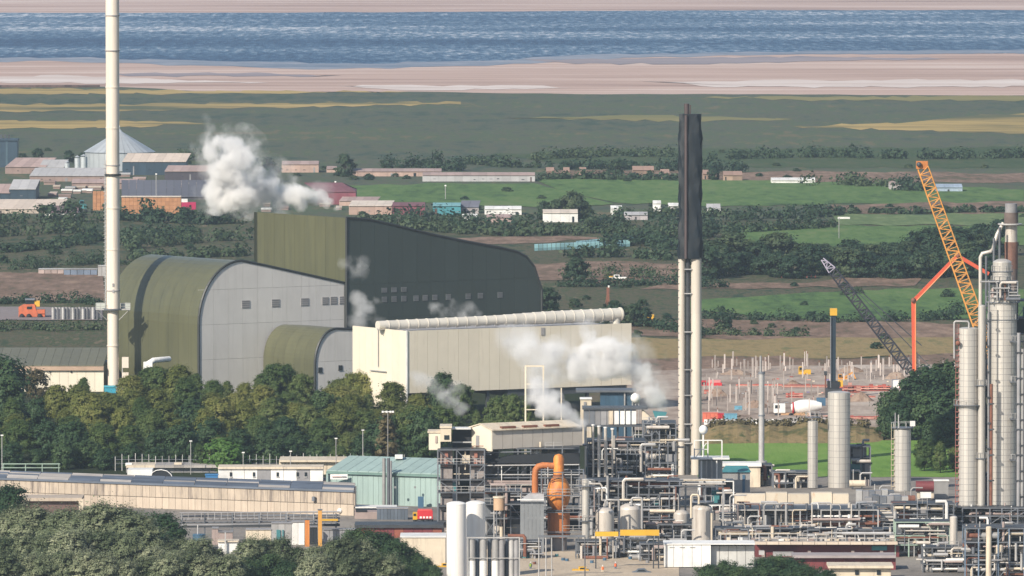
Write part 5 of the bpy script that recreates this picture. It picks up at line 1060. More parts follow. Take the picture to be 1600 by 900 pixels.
# table frame carrying the columns, and the jungle of steel below
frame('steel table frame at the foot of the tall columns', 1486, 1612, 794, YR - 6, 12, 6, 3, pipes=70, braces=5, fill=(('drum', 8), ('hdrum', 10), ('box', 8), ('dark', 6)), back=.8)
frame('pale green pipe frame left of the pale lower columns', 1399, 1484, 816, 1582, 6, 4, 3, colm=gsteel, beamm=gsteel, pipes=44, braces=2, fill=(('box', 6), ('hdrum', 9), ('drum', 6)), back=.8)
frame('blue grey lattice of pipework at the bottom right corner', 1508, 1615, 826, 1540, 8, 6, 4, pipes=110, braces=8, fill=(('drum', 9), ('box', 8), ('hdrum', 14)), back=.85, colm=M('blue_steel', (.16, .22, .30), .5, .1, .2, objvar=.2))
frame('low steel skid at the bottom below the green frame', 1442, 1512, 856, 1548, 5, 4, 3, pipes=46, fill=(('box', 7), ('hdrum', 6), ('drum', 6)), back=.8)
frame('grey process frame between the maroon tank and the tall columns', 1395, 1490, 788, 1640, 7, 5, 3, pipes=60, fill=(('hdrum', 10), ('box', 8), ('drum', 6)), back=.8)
column('pale lower column before the steel table', 1490, 12, 806, None, 1576, bands=0, mat_=metal2, dome=.2)
column('slim pale lower column in the bottom right pipework', 1545, 9, 822, None, 1534, bands=0, mat_=creamp, dome=.2)
mt_ = T('maroon_tank', 'maroon horizontal tank with a white front left of the tall columns', 'tank', base(1444, 1720)); S('shell', maroon, mt_, (1431, 760, 1720), (1459, 760, 1720), 17, 'cyl24'); B('white_panel', white, mt_, 1438, 1455, 769, 778, 1718, .3); B('saddle', creamp, mt_, 1433, 1437, 768, 780, 1720, 1); B('saddle', creamp, mt_, 1455, 1459, 768, 780, 1720, 1)
wt = T('white_cabinet', 'white cabinets right of the maroon tank', 'cabinet', base(1470, 1724)); B('body', lsteel, wt, 1460, 1482, 752, None, 1724, 2); B('top', white, wt, 1459, 1483, 750, 752, 1723.8, 2.4)
# cream ducts, racks and low buildings at lower right
cd = T('cream_duct', 'long cream duct in boxed lengths behind the pipe racks', 'duct', base(1250, 1690))
for k, (u0, u1) in enumerate(((1148, 1196), (1197, 1230), (1231, 1264), (1268, 1300), (1301, 1326))): B('duct_length', M('duct_cream', (.62, .55, .44), .6, 0, .08, dirt=(.48, .30, .15), dscale=(.8, .8, .3), dlo=.55, dhi=.8), cd, u0, u1, 772 - (2 if k % 2 else 0), 787, 1690, 3)
for k in range(22): u = 1150 + 8.2 * k; B('support', steel, cd, u, u + 1.6, 787, None, 1690.5, .6)
S('handrail', rust, cd, (1148, 788.5, 1688), (1326, 788.5, 1688), 1.6)
for i, (u0, u1, v, lab) in enumerate(((1338, 1398, 766, 'grey equipment box row right of the cream duct'), (1352, 1420, 776, 'blue grey equipment box row before the metal column'))):
    t = T('equipment_row', lab, 'equipment', base((u0 + u1) / 2, 1700 - 8 * i))
    for k in range(6): B('cabinet', rnd.choice((grey, lsteel, steel)), t, u0 + (u1 - u0) * k / 6, u0 + (u1 - u0) * (k + .93) / 6, v + rnd.uniform(-2, 2), None, 1700 - 8 * i, 3)
rack('upper pipe rack below the cream duct', 1152, 1368, 793, 1664, 16, 10, 9)
rack('middle pipe rack with dark bays below the cream duct', 1128, 1400, 804, 1640, 18, 16, 10, tiers=3)
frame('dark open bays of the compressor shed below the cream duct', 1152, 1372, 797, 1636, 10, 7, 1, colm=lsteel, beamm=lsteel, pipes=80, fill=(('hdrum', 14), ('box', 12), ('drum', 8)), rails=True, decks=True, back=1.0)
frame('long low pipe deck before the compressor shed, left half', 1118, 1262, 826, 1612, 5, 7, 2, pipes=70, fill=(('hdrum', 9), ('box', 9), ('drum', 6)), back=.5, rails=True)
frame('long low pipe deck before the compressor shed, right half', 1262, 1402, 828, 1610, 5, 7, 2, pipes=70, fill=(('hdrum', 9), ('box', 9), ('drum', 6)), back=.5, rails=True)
frame('steel stair frame right of the compressor shed', 1366, 1402, 792, 1650, 5, 2, 3, pipes=16, braces=3, fill=(('box', 3),))
pt = T('pale_terrace', 'pale flat roof terrace before the lower pipe rack', 'building', base(1270, 1580)); 
for k in range(12): B('roof_slab', M('pale_slab', (.58, .49, .40), .7, 0, .1, objvar=.08), pt, 1180 + 18.6 * k, 1198 + 18.6 * k, 847, 851, 1580, 3)
B('wall', maroon, pt, 1180, 1405, 851, None, 1582, 6)
for u in (1190, 1262, 1330, 1375): B('window', pinkg, pt, u, u + 5, 860, 872, 1581.7, .4)
for k in range(26): u = 1122 + 10.6 * k + rnd.uniform(-3, 3); h_ = rnd.uniform(2, 7); B('roof_unit', rnd.choice((lsteel, grey, white, pinkg, creamp)), pt, u, u + rnd.uniform(2, 9), 846 - h_, 846.5, 1582 + rnd.uniform(0, 4), 1.2)
for k in range(18): u = 1126 + 15 * k; C('roof_post', lsteel, pt, u, 1.2, 834, 846, 1581, 'box')
S('roof_rail', lsteel, pt, (1122, 834, 1581), (1400, 834, 1581), 1.0); S('roof_pipe', metal2, pt, (1180, 841, 1581.5), (1390, 841, 1581.5), 2.2)
B('blue_shutter', tealp, pt, 1362, 1386, 853, 860, 1581.6, .4)
for u0, u1, v in ((1186, 1194, 861), (1208, 1240, 863), (1272, 1310, 866)): B('parked_crate', lsteel, pt, u0, u1, v, v + 6, 1578, 2)
mb = T('maroon_building', 'low maroon building with a pale flat roof at the bottom', 'building', base(1330, 1552)); 
for k in range(10): B('wall_bay', maroon, mb, 1240 + 16 * k, 1255.6 + 16 * k, 872, None, 1554, 5)
B('roof', M('lilac_roof', (.33, .29, .29), .7), mb, 1238, 1400, 868, 872, 1553, 7)
cr_ = T('cream_office', 'cream office roof and wall at the bottom edge', 'building', base(1350, 1532)); B('wall', creamp, cr_, 1298, 1392, 888, None, 1532, 6); B('roof', creamp, cr_, 1294, 1396, 884, 888, 1531, 8); B('window', glass, cr_, 1336, 1342, 891, 898, 1531.8, .3); B('window', glass, cr_, 1370, 1376, 891, 898, 1531.8, .3)
wc = T('white_container', 'large white container block at the bottom right of the paving', 'container', base(1105, 1558)); YW = 1558
for k in range(5): B('front_panel', white, wc, 1038 + 14.6 * k, 1052.2 + 14.6 * k, 851, 886, YW, 6)
for k in range(5): B('side_panel', M('white_grey', (.52, .52, .50), .5, objvar=.05), wc, 1111 + 13.6 * k, 1124 + 13.6 * k, 853, 886, YW + 1.5, 6)
B('plinth', dsteel, wc, 1040, 1178, 886, None, YW + .5, 6); B('roof', white, wc, 1037, 1180, 849.5, 851, YW - .2, 8)
for u in (1046, 1062, 1078): B('vent', grey, wc, u, u + 8, 855, 856, YW - .1, .2)
# small things on the paving
for i, (u, v, lab) in enumerate(((908, 890, 'yellow vehicle on the pale paving at the bottom'), (694, 884, 'yellow vehicle behind the trees left of the silos'))):
    Yv = YG(v + 6); t = T('yellow_vehicle', lab, 'vehicle', base(u, Yv)); B('body', yellow, t, u - 14, u + 12, v, v + 6, Yv, 2); B('cab', yellow, t, u - 4, u + 8, v - 4, v, Yv, 1.8); B('window', glass, t, u - 2, u + 6, v - 3, v - .8, Yv - .1, .1)
    for q in (-9, 7): C('wheel', blackm, t, u + q, 5, v + 3, v + 8, Yv, 'ball')
Yv = YG(899); cc = T('parked_car', 'dark blue grey car parked on the pale paving', 'car', base(1003, Yv)); g = MB(); g.prism([at(u, v, Yv) for u, v in ((985, 900), (986, 895), (993, 893), (997, 889.5), (1007, 889), (1012, 893), (1020, 895), (1021, 900))], (0, 1.8, 0)); g.obj('body', M('slate_paint', (.10, .125, .16)), cc); g = MB(); g.prism([at(u, v, Yv - .05) for u, v in ((995, 893), (998, 890.3), (1006, 890), (1010, 893))], (0, .1, 0)); g.obj('windows', glass, cc)
for u in (991, 1015): C('wheel', blackm, cc, u, 5, 897, 902, Yv, 'ball')
rv = T('red_van', 'small red van right of the vessel bank', 'van', base(820, 1600)); B('body', redp, rv, 812, 824, 872, 880, 1600, 2); B('cab', redp, rv, 820, 828, 875, 881, 1600, 2); B('window', glass, rv, 821, 825, 876, 878, 1599.9, .1)
for u in (815, 825): C('wheel', blackm, rv, u, 3.5, 879, 882.5, 1600, 'ball')
def person(u, v, top, legs, lab):
    Yp = YG(v); t = T('person', lab, 'person', base(u, Yp)); p = base(u, Yp); h = 1.75; me = bpy.data.meshes.new('body')
    J = [(0, 0, .95, .14), (0, 0, 1.2, .16), (0, 0, 1.42, .17), (0, 0, 1.52, .07), (0, 0, 1.66, .11), (.2, 0, 1.40, .07), (.26, -.03, 1.13, .055), (.24, -.1, .9, .05), (-.2, 0, 1.40, .07), (-.26, .02, 1.13, .055), (-.25, -.05, .9, .05), (.1, 0, .9, .1), (.12, .04, .5, .075), (.13, .12, .06, .06), (-.1, 0, .9, .1), (-.12, -.06, .5, .075), (-.13, -.12, .06, .06)]
    E_ = [(0, 1), (1, 2), (2, 3), (3, 4), (2, 5), (5, 6), (6, 7), (2, 8), (8, 9), (9, 10), (0, 11), (11, 12), (12, 13), (0, 14), (14, 15), (15, 16)]
    me.from_pydata([j[:3] for j in J], E_, []); me.materials.append(legs); o = bpy.data.objects.new('body', me); col.objects.link(o); o.location = p
    sk_ = o.modifiers.new('skin', 'SKIN'); sd = o.modifiers.new('sub', 'SUBSURF'); sd.levels = 1; sd.render_levels = 1
    for k, j in enumerate(J): me.skin_vertices[0].data[k].radius = (j[3], j[3])
    me.skin_vertices[0].data[0].use_root = True; child(o, t)
    q = MB(); q.lathe([(.20, .92), (.23, 1.15), (.24, 1.38), (.12, 1.50)], 10, tuple(p)); q.obj('jacket', top, t, smooth=True); q = MB(); q.lathe([(.13, 1.68), (.12, 1.76), (.05, 1.81)], 10, tuple(p)); q.obj('helmet', white, t, smooth=True)
for i, (u, v) in enumerate(((880, 880), (886, 881), (1030, 872), (1036, 873), (870, 874), (985, 878), (835, 886), (945, 880), (1012, 884), (925, 884))):
    t = T('oil_drum', 'small steel drum standing on the pale paving', 'drum', base(u, YG(v)), 'drums on the paving'); p_ = base(u, YG(v)); piece('body', 'cyl', rnd.choice((bluep, rust, grey, tealp)), t, (p_.x, p_.y, .5), (.7, .7, 1.0)); piece('lid', 'cyl', grey, t, (p_.x, p_.y, 1.02), (.72, .72, .06))
frame('low pipe skid on the paving right of the orange vessel', 900, 962, 846, 1578, 4, 4, 2, pipes=26, fill=(('box', 4), ('hdrum', 4), ('drum', 3)), rails=False)
frame('pump skid on the paving left of the white container', 1000, 1038, 850, 1572, 4, 3, 2, pipes=16, fill=(('box', 3), ('hdrum', 3)), rails=False)
frame('valve skid in front of the filter house', 800, 846, 846, 1578, 3, 3, 2, pipes=14, fill=(('box', 3), ('drum', 3)), rails=False)
person(962, 893, M('hivis_orange', (.75, .16, .05), .7), bluep, 'person in an orange jacket standing on the pale paving')
person(829, 893, M('hivis_lime', (.30, .42, .06), .7), bluep, 'person in dark trousers right of the vessel bank')
person(942, 898, M('hivis_orange', (.75, .16, .05), .7), creamp, 'person near the bottom edge, left of the orange jacket')

# free standing exchangers, drums and valve skids in the open yard
EX = ((1140, 846, 'grey'), (1165, 838, 'cream'), (1420, 792, 'rust'), (1385, 800, 'cream'), (1448, 884, 'grey'), (1425, 872, 'pale'), (1405, 862, 'rust'), (1475, 892, 'cream'), (1222, 766, 'pale'), (1245, 764, 'rust'), (1340, 768, 'cream'), (1150, 760, 'rust'), (1372, 786, 'pale'), (935, 866, 'maroon'), (958, 872, 'pale'), (1000, 868, 'grey'), (1040, 846, 'cream'), (1060, 856, 'pale'))
cmap = {'grey': grey, 'cream': creamp, 'rust': rust, 'pale': lsteel, 'maroon': maroon}
for i, (u, v, c) in enumerate(EX):
    Y = YG(v); lab = c + ' horizontal drum on saddles ' + ['beside the white container', 'below the cream duct at its left end', 'below the maroon tank', 'right of the cream duct', 'at the bottom of the green frame', 'inside the pale green frame', 'left of the pale green frame', 'at the bottom edge near the corner', 'left of the slim metal column', 'at the foot of the slim metal column', 'right of the fat standing column', 'left of the vent mast foot', 'before the equipment boxes', 'below the left cream vessel', 'below the yellow beam at its left', 'below the yellow beam at its middle', 'above the white container at left', 'above the white container at right'][i]
    t = T('exchanger', lab, 'drum', base(u, Y)); w = rnd.uniform(9, 14); zc_ = rnd.uniform(1.2, 1.8); x = base(u, Y).x; L_ = w * MP(Y)
    strut('shell', cmap[c], t, (x - L_, Y, zc_), (x + L_, Y, zc_), rnd.uniform(.9, 1.5), 'cyl24')
    for q in (-.6, .6): piece('saddle', 'box', dsteel, t, (x + q * L_, Y, zc_ / 2), (.35, .9, zc_))
    b_ = MB(); b_.sweep([(x + .4 * L_, Y, zc_), (x + .4 * L_, Y, zc_ + 1.8), (x + .4 * L_ + .4, Y, zc_ + 2.2), (x + L_ + 1.5, Y, zc_ + 2.2)], .16, 8); b_.obj('nozzle_pipe', lsteel, t, smooth=True)
    strut('vent', lsteel, t, (x - .5 * L_, Y, zc_), (x - .5 * L_, Y, zc_ + rnd.uniform(1.5, 3)), .22)
# ------------------------------------------------------------------ building site at right
pile_m = M('pile_concrete', (.40, .355, .33), .8, 0, .15, objvar=.45)
def lattice(t, p0, p1, w0, w1, n, mt, rod, h0=None):
    """boom of four chords with lacing, from p0 to p1; each chord and lacing bar a part"""
    p0, p1 = Vector(p0), Vector(p1); d = (p1 - p0).normalized(); s_ = Vector((0, 1, 0)); up = d.cross(s_).normalized()
    def cp(f, i):
        w = (w0 + (w1 - w0) * f) / 2; return p0.lerp(p1, f) + up * (w if i in (0, 1) else -w) + s_ * (w if i in (0, 2) else -w)
    for i in range(4): strut('chord', mt, t, cp(0, i), cp(1, i), rod * 1.5, 'cyl')
    for k in range(n):
        f0, f1 = k / n, (k + 1) / n
        for i, j in ((1, 3), (0, 2), (0, 1), (2, 3)):
            a, c = (i, j) if k % 2 else (j, i); strut('lacing', mt, t, cp(f0, a), cp(f1, c), rod, 'cyl')
        strut('lacing', mt, t, cp(f0, 1), cp(f0, 3), rod, 'cyl')
# yellow lattice crane
ylw = M('crane_yellow', (.58, .27, .06), .5, 0, .15, objvar=.15)
yc = T('lattice_crane', 'yellow lattice crane boom leaning left behind the tall columns', 'crane', base(1560, 2000)); Yq = 2000
lattice(yc, at(1556, 580, Yq), at(1442, 262, Yq), 3.1, 2.5, 38, ylw, .19); B('boom_head', orange, yc, 1432, 1450, 252, 264, Yq - 1, 2.6); C('sheave', dsteel, yc, 1436, 8, 253, 261, Yq - 1.4, 'ball')
B('cab', ylw, yc, 1550, 1585, 585, None, Yq - 3, 6); B('counterweight', dsteel, yc, 1585, 1610, 590, 610, Yq - 3, 6); S('hoist_rope', dsteel, yc, (1433, 258, Yq), (1552, 590, Yq - 1), .5)
# dark lattice crane
bc = T('crawler_crane', 'dark lattice crawler crane boom leaning left over the site', 'crane', base(1430, 2130)); Yq = 2130
blk = M('crane_dark', (.022, .024, .034), .5, 0, .2, objvar=.2)
lattice(bc, at(1432, 592, Yq), at(1300, 422, Yq), 2.4, 2.0, 26, blk, .27); lattice(bc, at(1300, 422, Yq), at(1285, 405, Yq), 2.0, .7, 3, M('crane_pale', (.32, .30, .38), .5), .22)
for e in ((1440, 560), (1470, 590)): S('pendant', dsteel, bc, (1290, 405, Yq), (*e, Yq), .9)
S('jib_stay', dsteel, bc, (1345, 455, Yq), (1440, 540, Yq), 1.6)
B('cab', redp, bc, 1425, 1446, 590, 603, Yq - 2, 4); B('track', dsteel, bc, 1420, 1452, 603, None, Yq - 2.6, 5)
# concrete pump boom
op = T('concrete_pump', 'orange red concrete pump boom folded over the building site', 'pump', base(1428, 2060)); Yq = 2060; opm = M('pump_red', (.60, .10, .045), .45, 0, .1)
S('boom_arm', opm, op, (1429, 600, Yq), (1427, 468, Yq), 6.5, 'box'); S('boom_arm', opm, op, (1427, 470, Yq), (1497, 398, Yq), 5.2, 'box'); S('boom_arm', opm, op, (1497, 400, Yq), (1545, 428, Yq), 5.6, 'box')
for u, v in ((1427, 469), (1497, 399)): C('pivot', rust, op, u, 8, v - 4, v + 4, Yq - .8, 'ball')
S('delivery_pipe', M('pump_pipe', (.66, .24, .10), .45), op, (1430.5, 600, Yq - .6), (1430.5, 470, Yq - .6), 2); S('delivery_pipe', M('pump_pipe', (.66, .24, .10), .45), op, (1428, 474, Yq - .6), (1496, 403, Yq - .6), 1.8)
B('lorry_bed', redp, op, 1405, 1450, 598, 606, Yq - 1, 3); B('lorry_cab', white, op, 1394, 1405, 594, 607, Yq - 1, 2.6)
for u in (1399, 1415, 1435, 1445): C('wheel', blackm, op, u, 7, 605, 612, Yq - 1.2, 'ball')
# piling rig
pr_ = T('piling_rig', 'dark piling rig mast with a yellow head on the building site', 'rig', base(1302, 2040)); Yq = 2040
C('mast', M('rig_blue', (.012, .028, .045), .45), pr_, 1302.5, 7, 492, 606, Yq, 'box'); B('mast_head', yellow, pr_, 1297, 1308, 482, 493, Yq - .8, 1.6); B('body', blackm, pr_, 1293, 1312, 596, 608, Yq - 1, 3); B('track', dsteel, pr_, 1290, 1316, 608, None, Yq - 1.4, 4); S('auger', steel, pr_, (1298, 495, Yq - 1), (1298, 606, Yq - 1), 1.4); C('cab', yellow, pr_, 1313, 8, 594, 604, Yq, 'box')
# excavators, dump truck
def excavator(lab, u, v, Y, s, mt, arm=True):
    t = T('excavator', lab, 'excavator', base(u, Y)); B('house', mt, t, u - 10 * s, u + 9 * s, v - 9 * s, v, Y, 3); B('cab', mt, t, u - 10 * s, u - 3 * s, v - 14 * s, v - 8 * s, Y - .3, 1.6); B('cab_window', glass, t, u - 9 * s, u - 4 * s, v - 13 * s, v - 9 * s, Y - .4, .1)
    B('track', dsteel, t, u - 11 * s, u + 10 * s, v, v + 4 * s, Y - .4, 3.4)
    if arm: S('boom', mt, t, (u + 2 * s, v - 8 * s, Y), (u + 18 * s, v - 18 * s, Y), 3 * s, 'box'); S('stick', mt, t, (u + 18 * s, v - 18 * s, Y), (u + 24 * s, v - 4 * s, Y), 2.4 * s, 'box'); B('bucket', dsteel, t, u + 21 * s, u + 27 * s, v - 5 * s, v + 1 * s, Y - .6, 1.2)
    return t
excavator('yellow excavator among the piles left of the piling rig', 1258, 587, 2130, 1.0, yellow, False)
excavator('yellow excavator on the dry field left of the twin stack', 1014, 500, 2375, .9, yellow, False)
excavator('small orange excavator behind the piling rig', 1318, 596, 2110, .8, M('rig_orange', (.60, .28, .06), .5))
dt = T('dump_truck', 'orange dump truck on the track left of the chimney', 'truck', base(48, 2390)); Yq = 2390; orp = M('truck_orange', (.50, .12, .05), .6, 0, .2, dirt=(.25, .09, .05), dscale=(1, 1, 1))
g = MB(); g.prism([at(u, v, Yq) for u, v in ((29, 495), (29, 480), (36, 476), (54, 475), (57, 487), (70, 487), (70, 495))], (0, 3, 0)); g.obj('body', orp, dt); B('cab', orp, dt, 57, 70, 484, 490, Yq - .3, 3); B('roof_hatch', glass, dt, 40, 52, 468, 475, Yq + .5, 1.5); B('beacon_rack', yellow, dt, 54, 62, 470, 479, Yq + .6, 1.5); B('bed', steel, dt, 39, 54, 467, 469, Yq, 3); B('window', glass, dt, 42, 50, 479, 483, Yq - .1, .2)
for u in (34, 45, 62): C('wheel', blackm, dt, u, 8, 490, 499, Yq - .3, 'ball')
for i in range(15):
    u = 83 + 5.2 * i; t = T('concrete_ring', 'pale concrete ring in the row right of the dump truck', 'pipe ring', base(u, 2380 + (i % 3)), 'concrete rings in a row at left'); C('ring', lsteel, t, u, 4.8, 481 + rnd.uniform(-1, 2), None, 2380 + (i % 3)); C('rim', grey, t, u, 4.2, 480 + rnd.uniform(-.3, .3), 482, 2380 + (i % 3))
for u0, u1, v0, v1, mt, lab in ((100, 152, 421, 428, M('blue_grey', (.14, .18, .25), .6), 'long blue grey tank row on the bank left of the chimney'), (153, 166, 416, 430, lsteel, 'pale blue cabin on the bank left of the chimney'), (60, 100, 421, 426, pinkg, 'low pink heap of blocks on the bank at left')):
    Yq = YG(v1 + 3); t = T('yard_store', lab, 'store', base((u0 + u1) / 2, Yq)); n_ = max(2, int((u1 - u0) / 10))
    for k in range(n_): B('unit', mt, t, u0 + (u1 - u0) * k / n_, u0 + (u1 - u0) * (k + .93) / n_, v0 + rnd.uniform(-.5, .5), None, Yq, 3)
    B('lid', lsteel, t, u0, u1, v0 - 1.2, v0, Yq - .2, 3.3)
# piles: several counted rows
PG = 'concrete piles standing over the building site'
for i in range(170):
    u = rnd.uniform(1100, 1495); v = rnd.choice((rnd.uniform(574, 600), rnd.uniform(574, 600), rnd.uniform(612, 655)))
    if v > 605 and u > 1285: u = rnd.uniform(1100, 1230)
    Y = YG(v); h = rnd.uniform(9, 27) if v < 605 else rnd.uniform(14, 34)
    t = T('concrete_pile', 'pale concrete pile standing on the building site', 'pile', base(u, Y), PG); C('pile', pile_m, t, u, rnd.uniform(1.2, 2.4), v - h, None, Y, 'box')
    if i % 3 == 0: C('rebar', rust, t, u, 1.1, v - h - 3, v - h, Y, 'box')
for i, (u, v0, v1) in enumerate(((1163, 562, 590), (1176, 560, 592), (1380, 560, 590), (1361, 566, 592), (1419, 560, 588))):
    t = T('tall_pile', ('first', 'second', 'third', 'fourth', 'fifth')[i] + ' of the five taller piles on the site, counted from the left: ' + ('1', '2', '3', '4', '5')[i] if False else ['taller pale pile left of the vent mast', 'taller pale pile just left of the mast top', 'taller pale pile between the rig and the pump boom', 'taller pile halfway from the rig to the pump boom', 'taller pale pile beside the orange pump boom'][i], 'pile', base(u, YG(v1))); C('pile', pile_m, t, u, 3, v0, None, YG(v1), 'box'); C('cap', grey, t, u, 3.6, v0 - 1, v0, YG(v1), 'box')
# spoil heaps
for i, (u, v, w, h_) in enumerate(((1120, 622, 20, 2.2), (1180, 640, 26, 2.0), (1240, 606, 18, 1.8), (1345, 630, 24, 2.4), (1400, 595, 22, 2.0), (1150, 588, 30, 1.6), (1330, 584, 26, 1.8))):
    Y = YG(v); c_ = base(u, Y); g = MB(); n_ = 14; rr_ = w * MP(Y)
    ring = [[c_ + Vector((math.cos(2 * math.pi * k / n_) * rr_ * f * rnd.uniform(.85, 1.15), math.sin(2 * math.pi * k / n_) * rr_ * .6 * f * rnd.uniform(.85, 1.15), z * h_ * rnd.uniform(.8, 1.15))) for k in range(n_)] for f, z in ((1, 0), (.72, .45), (.4, .85), (.12, 1))]
    for a_, c2 in zip(ring[:-1], ring[1:]):
        for k in range(n_): j = (k + 1) % n_; g.quad(a_[k], a_[j], c2[j], c2[k])
    g.quad(*ring[-1]); tag(g.obj('spoil_heap', field_mat('spoil', [(.16, .115, .09), (.26, .19, .15), (.33, .26, .21)], (.15, .15, .15), (1, 1, 1)), None, smooth=True, org=c_), ['spoil heap behind the orange container', 'wide spoil heap left of the vent mast', 'small spoil heap behind the mixer lorry', 'spoil heap right of the fat standing column', 'spoil heap under the pump boom', 'flat spoil heap among the piles at left', 'spoil heap right of the piling rig'][i], 'heap')
# red formwork and stacks of material
redf = M('formwork_red', (.36, .09, .07), .65, 0, .3, (.8, .8, .8), objvar=.35); pinkf = M('formwork_pink', (.55, .30, .24), .6, 0, .15, objvar=.2)
FW = ((1150, 1222, 600, 604, 'long low red formwork at the left of the site'), (1222, 1296, 600, 606, 'long red formwork rail left of the piling rig'), (1312, 1345, 598, 615, 'stack of red formwork right of the piling rig'), (1345, 1392, 600, 612, 'red formwork stack before the pump boom'),
      (1328, 1374, 649, 656, 'red shuttering row below the dark trees'), (1326, 1368, 618, 622, 'thin red shuttering beside the fat column'), (1228, 1256, 612, 622, 'pink stack of boards behind the mixer lorry'), (1100, 1124, 608, 616, 'pinkish heap right of the twin stack'))
for u0, u1, v0, v1, lab in FW:
    Y = YG(v1 + 2); t = T('formwork', lab, 'formwork', base((u0 + u1) / 2, Y)); n_ = int((u1 - u0) / 6)
    for k in range(n_):
        B('panel', redf if rnd.random() < .75 else pinkf, t, u0 + (u1 - u0) * k / n_, u0 + (u1 - u0) * (k + .9) / n_, v0 + rnd.uniform(0, (v1 - v0) * .45), None, Y + rnd.uniform(-.5, .5), 1.5)
    for q in range(3): S('waler', pinkf if q % 2 else redf, t, (u0, v0 + (v1 - v0) * (.3 + .28 * q), Y - .8), (u1, v0 + (v1 - v0) * (.3 + .28 * q), Y - .8), 1.5, 'box')
for i in range(130):
    u = rnd.uniform(1105, 1400); v = rnd.uniform(585, 662) if u < 1290 else rnd.uniform(590, 625); Y = YG(v); s_ = rnd.uniform(1.5, 4)
    t = T('material_stack', 'small stack of building material on the site', 'stack', base(u, Y), 'stacks of material on the site')
    for q in range(rnd.randrange(1, 4)): B('block', rnd.choice((pinkf, lsteel, grey, creamp, redf, M('violet_sheet', (.20, .16, .32), .6))), t, u - s_ * 1.6 + q, u + s_ * 1.6 - q, v - 1.5 * (q + 1), v - 1.5 * q, Y + .1 * q, 1.2)
for u0, u1, v0, v1, mt, lab in ((1098, 1122, 646, 662, M('orange_red', (.62, .16, .10), .5), 'orange red container right of the twin stack'), (1121, 1131, 647, 662, redp, 'dark red container between the orange and blue ones'), (1132, 1152, 648, 663, M('sky_blue', (.13, .32, .43), .5), 'pale blue container right of the red ones'), (1148, 1162, 636, 643, M('sky_blue', (.13, .32, .43), .5), 'small blue cabin above the pale blue container')):
    Y = YG(v1 + 1); t = T('container', lab, 'container', base((u0 + u1) / 2, Y)); n_ = max(2, int((u1 - u0) / 5))
    for k in range(n_): B('side_panel', mt, t, u0 + (u1 - u0) * k / n_, u0 + (u1 - u0) * (k + .94) / n_, v0, None, Y, 2.5)
    B('roof', mt, t, u0, u1, v0 - 1, v0, Y - .05, 2.6)
rt = T('red_lorry', 'red lorry with a crane bed right of the twin stack', 'lorry', base(1112, 2085)); Yq = 2085; B('bed', redp, rt, 1103, 1128, 598, 604, Yq, 2.4); B('cab', redp, rt, 1096, 1104, 595, 606, Yq, 2.4); B('window', glass, rt, 1097, 1102, 597, 601, Yq - .1, .1); B('load', M('pink_load', (.55, .22, .22), .6), rt, 1106, 1126, 594, 598, Yq, 2)
for u in (1099, 1112, 1124): C('wheel', blackm, rt, u, 6, 604, 609, Yq - .2, 'ball')
mx_ = T('mixer_lorry', 'concrete mixer lorry with a white drum and white cab', 'lorry', base(1245, YG(652))); Yq = YG(652)
B('cab', white, mx_, 1209, 1227, 631, 645, Yq, 2.5); B('windscreen', glass, mx_, 1211, 1218, 633, 638, Yq - .1, .1); B('chassis', M('tan_chassis', (.45, .28, .16), .6), mx_, 1220, 1268, 645, 649, Yq + .2, 2)
g = MB(); p0, p1 = at(1236, 637, Yq + 1), at(1284, 634, Yq + 1); d_ = p1 - p0; m0 = MP(Yq)
for k in range(8):
    rr = [5, 9, 11, 11.5, 11.5, 11, 9.5, 8, 6]; g.tube(p0 + d_ * (k / 8), p0 + d_ * ((k + 1) / 8), rr[k] * m0, rr[k + 1] * m0, 18, cap=True)
g.obj('drum', white, mx_, smooth=True); S('drum_ring', redp, mx_, (1238, 638, Yq + 1), (1240, 638, Yq + 1), 20, 'cyl24'); B('chute', M('tan_chassis', (.45, .28, .16)), mx_, 1250, 1266, 645, 656, Yq - 1, 1); B('hopper', bluep, mx_, 1276, 1290, 622, 634, Yq + .5, 2)
for u in (1214, 1236, 1258, 1266): C('wheel', blackm, mx_, u, 8, 645, 653, Yq - .3, 'ball')
hl = T('hoarding', 'pale hoarding fence along the front of the building site', 'fence', base(1200, YG(668)))
for k in range(34): u = 1100 + 5.2 * k; B('board', lsteel if k % 5 else white, hl, u, u + 5, 655 + rnd.uniform(-.5, .5), None, YG(667), .2)
hv_ = T('site_pole', 'thin brown drilling pole left of the piling rig', 'pole', base(1290, 2050)); C('pole', rust, hv_, 1290, 2.6, 582, None, 2050, 'cyl'); C('drive_head', dsteel, hv_, 1290, 5, 580, 586, 2050, 'box')
